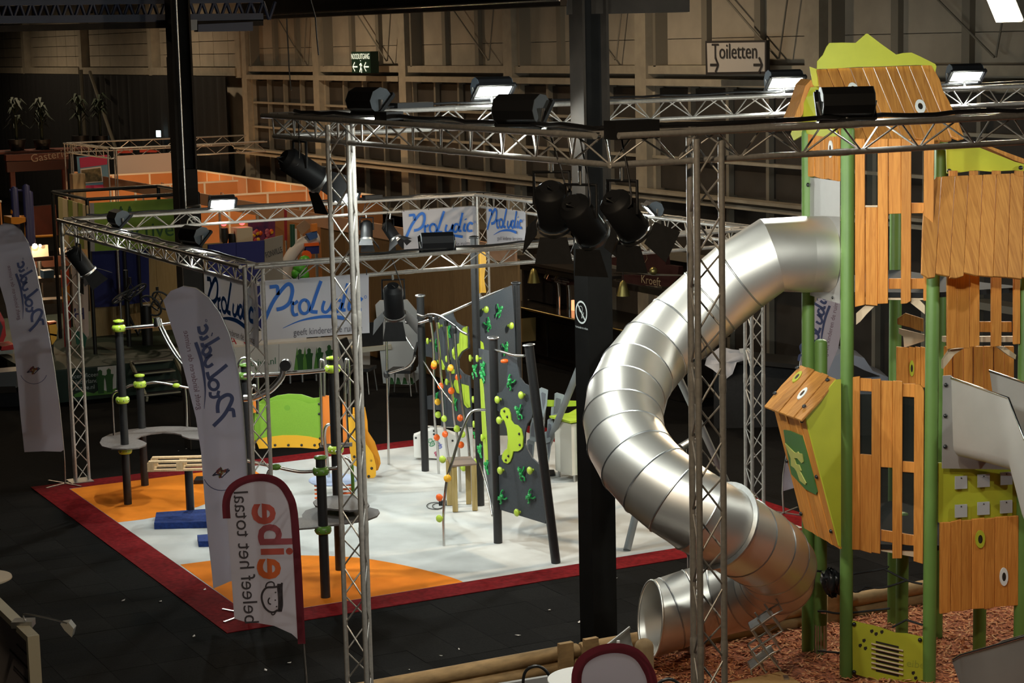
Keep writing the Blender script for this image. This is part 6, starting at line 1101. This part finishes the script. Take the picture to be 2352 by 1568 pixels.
# blue post playground
bpg = thing('blue_play_unit', PLX(-52).at(45, 620), 'blue post playground unit with orange platform behind the first beach flag', 'play unit'); BLPO = mat('post_blue', (0.018, 0.022, 0.10), 0.5); OPL_ = mat('platform_orange', (0.62, 0.25, 0.02), 0.5); q2 = lambda u, v: (u/5.6, 420+v/5.6); PQ = PLX(-52)
for u, v in ((178, 45), (330, 15), (372, 95)): p = PQ.at(*q2(u, v)); MB().tube([V((p.x, p.y, 0)), p-Z*0.05, p], [0.1, 0.1, 0.03], 12).build('post', BLPO, bpg)
rp('platform', [q2(140, 445), q2(330, 440), q2(330, 500), q2(240, 530), q2(145, 530)], PLX(-51.8), 0.8, OPL_, bpg); MB().tube([PQ.at(*q2(210, 437)), PQ.at(*q2(375, 433))], 0.04, 8).build('rail', OPL_, bpg); MB().tube([PQ.at(*q2(330, 490)), PQ.at(*q2(345, 780))], 0.05, 8).build('leg', OPL_, bpg); MB().tube(smooth_path([PQ.at(*q2(140, 370)), PQ.at(*q2(165, 375)), PQ.at(*q2(185, 410)), PQ.at(*q2(200, 440))], 4), 0.06, 8).build('hoop', OPL_, bpg); MB().tube([PQ.at(*q2(120, 95)), PQ.at(*q2(320, 100))], 0.04, 6).build('cross_bar', BLPO, bpg); MB().tube([PQ.at(*q2(455, 690)), PQ.at(*q2(690, 678))], 0.04, 6).build('orange_bar', OPL_, bpg)
# lamp bar, cream sign and red objects at the left edge
lbar = thing('lamp_bar', PLX(-44).at(90, 590), 'cream booth sign with glowing spot lamps beneath the blue posts', 'sign'); LB = PLX(-44); rp('panel', [(72, 566), (110, 562), (112, 588), (74, 591)], LB, 0.1, mat('cream_panel', (0.6, 0.45, 0.35), 0.6), lbar); rp('brown_panel', [(76, 592), (158, 586), (160, 610), (84, 615)], PLX(-44.2), 0.1, mat('brown_pan', (0.10, 0.035, 0.02), 0.6), lbar); rp('white_lit_box', [(138, 570), (152, 566), (154, 578), (140, 585)], LB, 0.1, WT, lbar)
for x, y, r in ((80, 565, 0.06), (92, 564, 0.035), (60, 568, 0.04), (1, 568, 0.06)):
    MB().ball(PLX(-43.8).at(x, y), r, 8).build('spot_lamp', mat('spot_glow', (1.0, 0.75, 0.42), 0.4, emit=30.0), lbar)
l = bpy.data.lights.new('booth_light', 'POINT'); l.energy = 60; l.color = (1, 0.66, 0.36); o = bpy.data.objects.new('booth_light', l); COL.objects.link(o); o.location = PLX(-43.4).at(80, 560)
zlb = LB.at(90, 600); MB().tube([V((zlb.x, zlb.y, zst)), zlb], 0.05, 8).build('stand_leg', STEEL, lbar)
bxm = thing('blue_crate', PLX(-42).at(115, 640), 'light blue box on dark shelf behind the truss column', 'box'); rp('body', [(100, 622), (124, 620), (124, 638), (101, 640)], PLX(-42), 0.3, mat('box_blue', (0.10, 0.20, 0.33), 0.6), bxm); rp('shelf', [(84, 640), (160, 636), (160, 645), (86, 650)], PLX(-42), 0.5, mat('shelf_tan', (0.16, 0.12, 0.09), 0.6), bxm); rp('shelf', [(86, 690), (160, 686), (160, 694), (88, 700)], PLX(-42), 0.5, mat('shelf_tan', (0.16, 0.12, 0.09), 0.6), bxm)
for x in (90, 158): p = PLX(-42.2).at(x, 640); MB().tube([V((p.x, p.y, zst)), p], 0.04, 6).build('leg', BLACK, bxm)
rc = thing('red_ride_car', PLX(-38.8).at(15, 815), 'shiny red ride-on car partly hidden by the first beach flag', 'ride toy'); RCM = mat('car_red', (0.45, 0.012, 0.015), 0.25, coat=0.5); RP_ = PLX(-38.8)
MB().slab([RP_.at(*p) for p in ((-60, 720), (0, 715), (10, 735), (14, 770), (8, 785), (-60, 790))], (-0.5, 0, 0)).build('body', RCM, rc); MB().slab([RP_.at(*p) for p in ((4, 796), (34, 790), (34, 802), (2, 806))], (-0.5, 0, 0)).build('bumper', RCM, rc); MB().slab([RP_.at(*p) for p in ((-60, 738), (-2, 733), (6, 750), (0, 775), (-60, 780))], (0.03, 0, 0)).build('windscreen', BLACK, rc); MB().slab([RP_.at(*p) for p in ((-40, 806), (30, 803), (30, 812), (-40, 815))], (-0.5, 0, 0)).build('trim', CHROME, rc)
ypl = thing('yellow_ride_toy', PLX(-38.4).at(122, 800), 'yellow and black ride-on toy beside the truss column', 'ride toy'); YP_ = PLX(-38.4)
for pts, m_ in ((((112, 745), (128, 740), (132, 755), (130, 778), (120, 792), (116, 775)), KY), (((113, 765), (131, 768), (130, 772), (113, 769)), BLACK), (((112, 740), (130, 738), (130, 744), (112, 746)), KO)): MB().slab([YP_.at(*p) for p in pts], (-0.2, 0, 0)).build('body', m_, ypl)
p = YP_.at(122, 790); MB().tube([V((p.x-0.1, p.y, zst)), p-V((0.1, 0, 0))], 0.03, 6).build('stand', BLACK, ypl)
hc = thing('chrome_counter', G(20, 900), 'grey curved counter with bright chrome band at the edge of the stage', 'counter'); HCP = Plane(G(20, 935), VF); rp('upper', [(-30, 858), (38, 852), (38, 890), (-30, 892)], HCP, 0.6, mat('counter_grey', (0.16, 0.16, 0.16), 0.4), hc); rp('chrome_band', [(-30, 888), (36, 886), (40, 900), (-30, 905)], HCP, 0.05, CHROME, hc, 0.03); rp('base', [(-30, 905), (36, 903), (46, 934), (-30, 937)], HCP, 0.5, BLACKM, hc, -0.05)
# grey steel posts against the drape
for pts, lab in (((186, 160, 197, 330), 'slim grey steel post in front of the black drape'), ((206, 165, 235, 250), 'slanted grey steel strut against the black drape')):
    a = PY(pts[0], pts[1], YW-1.0); b = PY(pts[2], pts[3], YW-1.0); e = V((b.x, b.y, 0)) if pts[0] == 186 else b + (b-a)*(b.z/(a.z-b.z)); tag(MB().tube([a, e], 0.07, 8).build('steel_post', mat('post_grey', (0.16, 0.145, 0.11), 0.6)), lab, 'post')
# ---------------------------------------------------------------- dark bar stand right of the climbing frame
YR = 19.0; RB = PLY(YR); bar = thing('bar_stand', G(1260, 830), 'dark wooden bar counter with brass edge, beer taps and hanging bells', 'bar'); DW_ = mat('bar_wood', (0.014, 0.009, 0.006), 0.5, noise=0.2, nscale=3); q3 = lambda u, v: (1180+u/4.7525, 570+v/4.7525); DRED = mat('bar_red', (0.035, 0.006, 0.005), 0.55)
xl, xr_ = RB.at(1196, 710).x, RB.at(1560, 800).x; zb1 = 1.1
MB().box(((xl+xr_)/2, YR+0.5, zb1/2), (xr_-xl, 1.0, zb1)).build('counter', DW_, bar); MB().box(((xl+xr_)/2-0.1, YR+0.4, zb1+0.03), (xr_-xl+0.4, 1.3, 0.05)).build('counter_top', mat('bar_top', (0.02, 0.015, 0.010), 0.15), bar); MB().tube([(xl-0.3, YR-0.26, zb1+0.03), (xr_, YR-0.26, zb1+0.03)], 0.025, 8).build('brass_edge', mat('brass', (0.45, 0.33, 0.10), 0.3, 1.0), bar)
for k in range(5): x = xl+(xr_-xl)*(k+0.5)/5; MB().box((x, YR-0.01, 0.55), ((xr_-xl)/5-0.15, 0.03, 0.75)).build('front_panel', mat('bar_panel', (0.018, 0.011, 0.007), 0.5), bar)
p = RB.at(*q3(115, 200)); MB().box((p.x, YR, p.z/2), (0.08, 0.08, p.z)).build('canopy_post', DW_, bar); MB().beam(V((p.x-0.1, YR, p.z)), V((xr_, YR, p.z)), 0.1, 0.12).build('canopy_beam', DW_, bar); MB().box((xl+1.5, YR+0.6, p.z+0.1), (4.5, 1.4, 0.06)).build('canopy_roof', DW_, bar)
sgn = rp('barrel_sign', [q3(290, 240), q3(340, 208), q3(660, 215), q3(660, 400), q3(560, 405), q3(350, 345), q3(310, 290)], PLY(YR+0.1), 0.15, DRED, bar)
for u, v, t_ in ((480, 345, 'Het bier van hier'), (520, 375, 'en de gezelligheid')): pass
for k, w_ in enumerate((0.6, 0.75, 0.5)): o = PLY(YR+0.09).at(*q3(510, 325+k*25)); MB().ribbon([o-xr*w_/2-Z*0.0, o+xr*w_/2+Z*0.0], 0.03, (0, -1, 0), 0.004).build('script_line', mat('script_dim', (0.12, 0.10, 0.09), 0.7), sgn, False)
rsg = rp('red_sign', [q3(1040, 60), q3(1340, 20), q3(1640, 20), q3(1660, 180), q3(1800, 200), q3(1790, 300), q3(1500, 290), q3(1040, 190)], PLY(YR+0.2), 0.1, DRED, bar); rp('name_board', [q3(1180, 290), q3(1550, 300), q3(1800, 310), q3(1700, 420), q3(1500, 410), q3(1180, 390)], PLY(YR), 0.1, DRED, bar)
text_mesh('Kroeft', 0.22, mat('script_gold', (0.35, 0.25, 0.14), 0.6), PLY(YR).at(*q3(1500, 355)), V((1, 0, 0)), Z+V((0.3, 0, 0)), (0, -1, 0), bar, 'lettering', 0.01, 1.2)
ap = PLY(YR+0.2); MB().ribbon([ap.at(*q3(*p)) for p in ((1400, 65), (1350, 70), (1340, 110), (1370, 165), (1400, 175), (1430, 165), (1460, 110), (1450, 70), (1400, 65))], 0.012, (0, -1, 0), 0.006).build('apple_outline', mat('script_gold', (0.35, 0.25, 0.14), 0.6), rsg, False)
rp('awning_pole', [q3(1040, 180), q3(1530, 280), q3(1820, 290), q3(1820, 300), q3(1520, 300), q3(1040, 215)], PLY(YR-0.2), 0.05, mat('awning_grey', (0.13, 0.115, 0.09), 0.6), bar)
BRS = mat('bell_brass', (0.40, 0.34, 0.12), 0.4, 0.9)
for u, v in ((218, 285), (1195, 420)):
    o = PLY(YR-0.25).at(*q3(u, v)); MB().lathe(o, [(0.13, -0.17), (0.11, -0.1), (0.085, 0.0), (0.06, 0.08), (0.02, 0.12)], 14).build('bell', BRS, bar); MB().tube([o+Z*0.1, o+Z*0.5], 0.01, 6).build('bell_cord', DW_, bar)
o = PLY(YR-0.25).at(*q3(1525, 248)); MB().ball(o, 0.075, 12).build('brass_knob', BRS, bar)
for u in (490, 605): 
    b = PLY(YR+0.2).at(*q3(u, 660)); MB().tube(smooth_path([V((b.x, b.y, zb1+0.04)), V((b.x, b.y, zb1+0.45)), V((b.x-0.02, b.y-0.05, zb1+0.75)), V((b.x-0.1, b.y-0.15, zb1+0.8)), V((b.x-0.16, b.y-0.2, zb1+0.68))], 5), 0.045, 10).build('beer_tap', CHROME, bar)
b = PLY(YR+0.5).at(*q3(330, 540)); MB().box((b.x, YR+0.55, zb1+0.4), (1.3, 0.4, 0.65)).build('back_box', BLACK, bar)
bc_ = thing('bar_lamp', PLY(YR+0.3).at(1322, 712), 'small amber lamp glowing on the bar counter', 'lamp'); b = PLY(YR+0.35).at(1318, 712); MB().box((b.x, b.y, zb1+0.15), (0.18, 0.1, 0.2)).build('lamp_body', mat('amber_glow', (1.0, 0.42, 0.18), 0.4, emit=1.6), bc_)
tag(MB().slab([PLY(18.6).at(*p) for p in ((1181, 733), (1201, 731), (1201, 785), (1183, 790))], (0, 0.3, 0)).build('cardboard_box', mat('cardboard', (0.33, 0.23, 0.08), 0.7)), 'tall tan cardboard box standing beside the dark bar counter', 'box')
# dark table with white cloth behind the slide
tb = G(1700, 985); td = thing('cloth_table', tb, 'dark table with a crumpled white cloth hanging over its corner', 'table'); TBP = Plane(tb, VF)
rp('top', [(1600, 815), (1860, 840), (1860, 850), (1600, 824)], TBP, 1.0, mat('table_dark', (0.015, 0.014, 0.013), 0.4), td); rp('front', [(1640, 826), (1850, 850), (1850, 985), (1640, 985)], Plane(tb+VF*0.15, VF), 0.04, BLACKM, td)
ct = thing('white_cloth', TBP.at(1665, 860), 'crumpled white cloth draped over the dark table behind the slide', 'cloth'); q4 = lambda u, v: (1560+u/3.0545, 660+v/3.0545); CLW = mat('linen_white', (0.50, 0.48, 0.50), 0.9)
edge = [(180, 545), (190, 490), (230, 450), (290, 415), (370, 430), (500, 440), (510, 500), (400, 520), (370, 600), (330, 642), (290, 620), (230, 570)]
cpl = Plane(tb-VF*0.06, VF); rows = []
ce = [sum(p[0] for p in edge)/12, sum(p[1] for p in edge)/12]
for k in range(6): rows.append([cpl.at(*q4(ce[0]+(p[0]-ce[0])*k/5, ce[1]+(p[1]-ce[1])*k/5)) - VF*(0.06*math.sin(i*2.1+k*0.9)*k/5+0.05) for i, p in enumerate(edge+edge[:1])])
MB().sheet(rows).build('folds', CLW, ct, False); rp('paper_sheet', [q4(415, 425), q4(485, 418), q4(500, 448), q4(425, 455)], cpl, 0.01, WD, ct, 0.08)
vh = thing('silver_car_model', G(1960, 1000), 'pale blue covered vehicle shape behind the tower window', 'vehicle'); VP_ = Plane(G(1960, 1000), VF); MB().slab([VP_.at(*p) for p in ((1900, 860), (1915, 820), (1935, 808), (1985, 822), (2005, 852), (2040, 866), (2040, 905), (1900, 905))], VF*0.8).build('cover', mat('cover_blue', (0.22, 0.25, 0.32), 0.5), vh); MB().slab([VP_.at(*p) for p in ((1955, 835), (1985, 850), (2020, 863), (1960, 868))], -VF*0.02).build('dark_window', BLACK, vh); MB().slab([VP_.at(*p) for p in ((1905, 905), (2035, 905), (2035, 1000), (1905, 1000))], VF*0.6).build('trolley', BLACKM, vh)
# ================================================================ foreground: log border, chips, table, board
LOG = mat('log_wood', (0.33, 0.20, 0.085), 0.8, noise=0.25, nscale=6, bump=0.3, stretch=(3, 1, 3))
XL = -17.43; lg = thing('log_border', (XL, 12, 0), 'round timber log border of the wood chip bed below the play tower', 'log edging')
for z_, r_, ys in ((0.075, 0.075, ((7.2, 9.9), (9.93, 13.2), (13.23, 17.5))), (0.22, 0.078, ((7.0, 9.75), (9.78, 12.9), (12.93, 17.5)))):
    for a, b in ys: MB().tube([V((XL, a, z_)), V((XL, a+0.02, z_)), V((XL+0.01, (a+b)/2, z_)), V((XL, b-0.02, z_)), V((XL, b, z_))], [r_*0.85, r_, r_*1.03, r_, r_*0.85], 12).build('log', LOG, lg)
for y in (9.55, 9.85, 12.95, 15.2): MB().box((XL+0.1, y, 0.18), (0.06, 0.16, 0.36)).build('stake', LOG, lg)
def round_post(b, zt_, r, label):
    b = V(b); tag(MB().tube([b, b+Z*(zt_-r*0.8), b+Z*(zt_-r*0.4), b+Z*(zt_-r*0.1), b+Z*zt_], [r, r, r*0.85, r*0.5, r*0.05], 16).build('timber_post', mat('post_timber', (0.20, 0.125, 0.055), 0.8, noise=0.25, nscale=5, stretch=(2, 2, 0.4), bump=0.3)), label, 'post')
rp_b = gp(1480, 1530, 18.2); round_post(rp_b, Plane(rp_b, VF).at(1480, 1466).z, 0.088, 'thick round topped timber post at the slide exit')
eb2 = thing('edge_board', (XL+0.35, 8.3, 0), 'grey edge board lying along the inside of the log border', 'board'); a = G(1020, 1575, 0.25); b = G(1262, 1544, 0.25); MB().beam(V((a.x+0.1, a.y-1.2, 0.13)), V((b.x+0.1, b.y+0.2, 0.13)), 0.05, 0.24).build('board', mat('edge_grey2', (0.30, 0.29, 0.28), 0.6), eb2)
CHIP = mat('chip_base', (0.26, 0.075, 0.03), 0.95, noise=0.5, nscale=30, bump=0.6); CHM = [mat('chip_%d' % i, c, 0.9) for i, c in enumerate(((0.50, 0.17, 0.065), (0.58, 0.23, 0.09), (0.38, 0.11, 0.045), (0.62, 0.32, 0.15)))]
cb0 = [V((XL+0.08, 10.25, 0.04)), V((XL+0.08, 17.4, 0.04)), V((-11.2, 17.4, 0.04)), V((-11.2, 9.4, 0.04)), V((-14.2, 9.4, 0.04))]
cbd = thing('wood_chip_bed', (-14.5, 13.5, 0), 'loose reddish brown wood chips covering the ground under the play tower', 'wood chips'); MB().slab(cb0, (0, 0, -0.035)).build('chip_layer', CHIP, cbd)
for ci in range(4):
    mb = MB()
    for k in range(3200):
        y = random.uniform(9.6, 16.4); x = random.uniform(-17.3, -13.4)
        if y < 10.3 - (x+17.4)*0.25: continue
        d = V((random.gauss(0, 1), random.gauss(0, 1), random.gauss(0, 0.25))).normalized(); s_ = d.cross(Z).normalized(); L = random.uniform(0.02, 0.055); w_ = random.uniform(0.005, 0.013); c = V((x, y, 0.045+random.random()*0.02)); u = (Z + s_*random.gauss(0, 0.5)).normalized()
        mb.add([c-d*L-s_*w_, c+d*L-s_*w_*0.6, c+d*L*0.9+s_*w_, c-d*L*0.8+s_*w_+u*0.004, c+u*0.008], [(0, 1, 4), (1, 2, 4), (2, 3, 4), (3, 0, 4)])
    tag(mb.build('wood_chips', CHM[ci], cbd, False), kind='stuff')
# round table with bottle and picture frame
tz = 1.08; tcn = G(1350, 1557, tz); tbl = thing('round_table', (tcn.x, tcn.y, 0), 'white round standing table in front of the slide exit', 'table'); WTB = mat('table_white', (0.75, 0.74, 0.71), 0.35)
MB().lathe(tcn, [(0.33, -0.03), (0.35, -0.025), (0.35, -0.004), (0.345, 0.0)], 40).build('table_top', WTB, tbl); MB().tube([V((tcn.x, tcn.y, 0.02)), tcn-Z*0.03], 0.035, 12).build('pedestal', STEEL, tbl); MB().lathe(V((tcn.x, tcn.y, 0)), [(0.25, 0), (0.25, 0.015), (0.06, 0.04)], 24).build('foot', STEEL, tbl)
bb1 = G(1421, 1540, tz); bot = thing('drink_bottle', bb1, 'clear plastic drink bottle with red label and white cap on the round table', 'bottle'); CLR = mat('bottle_clear', (0.55, 0.55, 0.55), 0.1, alpha=0.45)
hb = Plane(bb1, VF).at(1421, 1471).z-tz; MB().lathe(bb1, [(0.03, 0), (0.034, 0.01), (0.034, hb*0.62), (0.025, hb*0.76), (0.013, hb*0.88), (0.013, hb*0.95)], 16).build('bottle_body', CLR, bot); MB().lathe(bb1+Z*hb*0.93, [(0.015, 0), (0.015, hb*0.075)], 12).build('cap', WT, bot); lab_ = MB().lathe(bb1+Z*hb*0.3, [(0.0348, 0), (0.0348, hb*0.32)], 16).build('label_band', mat('label_red', (0.45, 0.02, 0.03), 0.5), bot); text_mesh('7', 0.075, WT, bb1+Z*hb*0.46-VF*0.0355, VR, Z, -VF, lab_, 'numeral', 0.001)
pf = G(1372, 1546, tz); pfr = thing('picture_frame', pf, 'small black framed green card standing on the round table', 'frame'); PFP = Plane(pf, VF+VR*0.5); plate('frame', [(1359, 1511), (1390, 1524), (1390, 1552), (1359, 1546)], PFP, 0.02, BLACK, pfr); plate('card', [(1367, 1525), (1386, 1532), (1386, 1545), (1367, 1540)], PFP, 0.004, mat('card_green', (0.03, 0.2, 0.05), 0.5), pfr, 0.003)
def loop_chair(b, pts, label):
    b = V(b); pl = Plane(b, VF); t = thing('bar_stool', (b.x, b.y, 0), label, 'stool', 'black tubular bar stools'); BT = mat('stool_black', (0.015, 0.015, 0.015), 0.3); P = smooth_path([pl.at(*p) for p in pts], 5); MB().tube(P, 0.014, 8).build('back_loop', BT, t)
    c = (P[0]+P[-1])/2; MB().lathe(V((c.x, c.y, c.z-0.02)) , [(0.17, -0.03), (0.18, 0.0), (0.16, 0.03)], 20).build('seat', BT, t)
    for a in range(4): d = V((math.cos(a*1.571+0.6), math.sin(a*1.571+0.6), 0)); MB().tube([V((c.x, c.y, c.z-0.05))+d*0.12, V((c.x, c.y, 0.01))+d*0.22], 0.013, 6).build('leg', BT, t)
loop_chair(gp(1235, 1560, 17.6), [(1203, 1600), (1202, 1560), (1210, 1538), (1232, 1529), (1252, 1538), (1265, 1560), (1270, 1600)], 'black tubular stool with looped back left of the white table'); loop_chair(gp(1530, 1565, 16.8), [(1505, 1600), (1510, 1572), (1530, 1560), (1548, 1562), (1562, 1575), (1568, 1600)], 'black tubular stool whose looped back shows beside the timber post')
# zigzag magazine stand and ramp board in the chips
mgb = gp(1765, 1480, 19.2); mg = thing('magazine_stand', (mgb.x, mgb.y, 0.04), 'folding zigzag metal magazine stand standing in the wood chips', 'magazine rack'); MP = Plane(mgb, VF); q6_ = lambda u, v: (1620+u/2.5358, 1330+v/2.5358)
for sd_, m_ in ((0, STEEL), (0.22, STEEL)):
    for pts in (((430, 150), (450, 180), (385, 215), (270, 300)), ((360, 180), (385, 215)), ((305, 232), (440, 410), (385, 430), (265, 525)), ((270, 300), (360, 430), (440, 530)), ((450, 300), (270, 415), (265, 425), (355, 545)), ((385, 215), (450, 300)), ((270, 555), (265, 525))): MB().tube([MP.at(*q6_(*p))+VF*sd_ for p in pts], 0.011, 6).build('strut', m_, mg)
for a in ((265, 298, 400, 215), (265, 528, 400, 430)): plate('tray', [q6_(a[0], a[1]-8), q6_(a[2], a[3]-8), q6_(a[2], a[3]+6), q6_(a[0], a[1]+6)], MP, 0.22, STEEL, mg)
zrp = 0.35; rmp = [G(*q6_(*p), zrp) for p in ((110, 608), (440, 535), (560, 604), (700, 720), (150, 760))]; rb_ = thing('ramp_board', (sum((p.x for p in rmp))/5, sum((p.y for p in rmp))/5, 0.04), 'pale plywood board with metal clip standing in the wood chips', 'board'); MB().slab(rmp, (0, 0, -0.03)).build('board', wood('ramp_ply', (0.55, 0.32, 0.13), (0.48, 0.27, 0.1), 0.5), rb_); p = G(*q6_(470, 572), zrp+0.005); MB().box(p, (0.05, 0.1, 0.02), (VR, VF, Z)).build('clip', STEEL, rb_)
for p in rmp[:4]: q = p*0.85 + sum(rmp, V((0, 0, 0)))/5*0.15; MB().tube([V((q.x, q.y, 0.04)), V((q.x, q.y, zrp-0.03))], 0.03, 8).build('leg', LEGW, rb_)
# white board with clip lamp at lower left
wbb = G(60, 1500, 1.9); wb_ = thing('notice_board', (wbb.x, wbb.y, 0), 'pale framed notice board with dark lines and clip-on lamp', 'notice board'); q7 = lambda u, v: (u/3.109, 1280+v/3.109)
e0 = PD(*q7(230, 590), 15.0); e1 = PD(*q7(-60, 270), 16.1); nb_ = (e1-e0); nb_.z = 0; NP = Plane(e0, (nb_.y, -nb_.x, 0)); nf = NP.facing(); FRM = mat('frame_cream', (0.42, 0.40, 0.32), 0.6)
zt5 = e0.z; L5 = nb_.length; d5 = nb_.normalized(); top0 = V((e0.x, e0.y, zt5)); top1 = top0 + d5*L5
MB().slab([top0, top1, V((top1.x, top1.y, 0.3)), V((top0.x, top0.y, 0.3))], -nf*0.03).build('panel', mat('board_pale', (0.45, 0.40, 0.42), 0.6), wb_)
MB().beam(top0+Z*0.02, top1+Z*0.02, 0.09, 0.05).build('top_rail', FRM, wb_); MB().beam(top0-d5*0.02+Z*0.045, V((top0.x, top0.y, 0.0))-d5*0.02, 0.09, 0.05, d5).build('side_rail', FRM, wb_); MB().beam(top1, V((top1.x, top1.y, 0.0)), 0.09, 0.05, d5).build('side_rail', FRM, wb_)
INK = mat('ink_print', (0.06, 0.055, 0.07), 0.7)
for k in range(9):
    z_ = zt5-0.16-k*0.11; MB().ribbon([top0+d5*0.08+Z*(z_-zt5), top0+d5*(0.5+0.35*((k*37) % 10)/10)+Z*(z_-zt5)], 0.02 if k else 0.012, nf, 0.004).build('print_line', INK, wb_, False)
cl1 = top0 + d5*0.33 + Z*0.05; lmp = thing('clip_lamp', cl1, 'small grey clip lamp on a thin arm above the notice board', 'lamp'); MB().box(cl1+VR*0.02, (0.16, 0.12, 0.05), (VR, VF, Z)).build('clip', STEEL, lmp); hp = PD(*q7(480, 470), depth(cl1)-0.2); MB().tube(smooth_path([cl1+VR*0.05, PD(*q7(170, 405), depth(cl1)-0.05), PD(*q7(330, 430), depth(cl1)-0.12), hp], 5), 0.007, 6).build('arm', STEEL, lmp)
MB().slab([PD(*q7(*p), depth(cl1)-0.2) for p in ((430, 475), (490, 465), (527, 510), (512, 570), (460, 520))], VF*0.09).build('head', mat('lamp_grey', (0.30, 0.30, 0.28), 0.5), lmp)
tl = G(-44, 1326, 1.08); tbl2 = thing('round_table', (tl.x, tl.y, 0), 'cream round table top at the edge beside the notice board', 'table'); MB().lathe(tl, [(0.3, -0.03), (0.32, -0.02), (0.315, 0.0)], 36).build('table_top', mat('table_cream', (0.6, 0.52, 0.42), 0.4), tbl2); MB().tube([V((tl.x, tl.y, 0)), tl-Z*0.03], 0.035, 10).build('pedestal', STEEL, tbl2); MB().lathe(V((tl.x, tl.y, 0)), [(0.22, 0), (0.2, 0.02), (0.05, 0.04)], 20).build('foot', STEEL, tbl2)
# paper scraps on the dark floor
for i, (x, y) in enumerate(((445, 1460), (283, 1378), (369, 1380), (470, 1353), (610, 1538), (665, 1521), (1190, 1458), (1262, 1400), (1330, 1428), (1415, 1327), (940, 1537), (1013, 1505), (1054, 1490), (410, 1035), (428, 1030))):
    p = G(x, y, 0.012 if x != 470 else 0.02); s_ = 0.03 if i < 9 else 0.018; a = random.random()*6; d = V((math.cos(a), math.sin(a), 0)); e = V((-d.y, d.x, 0)); tag(MB().slab([p-d*s_, p+e*s_*0.5, p+d*s_*1.2+Z*0.008, p-e*s_*0.6], (0, 0, -0.003)).build('paper_scrap', WT), 'tiny white paper scrap on the dark carpet tiles', 'scrap', 'paper scraps on the floor')
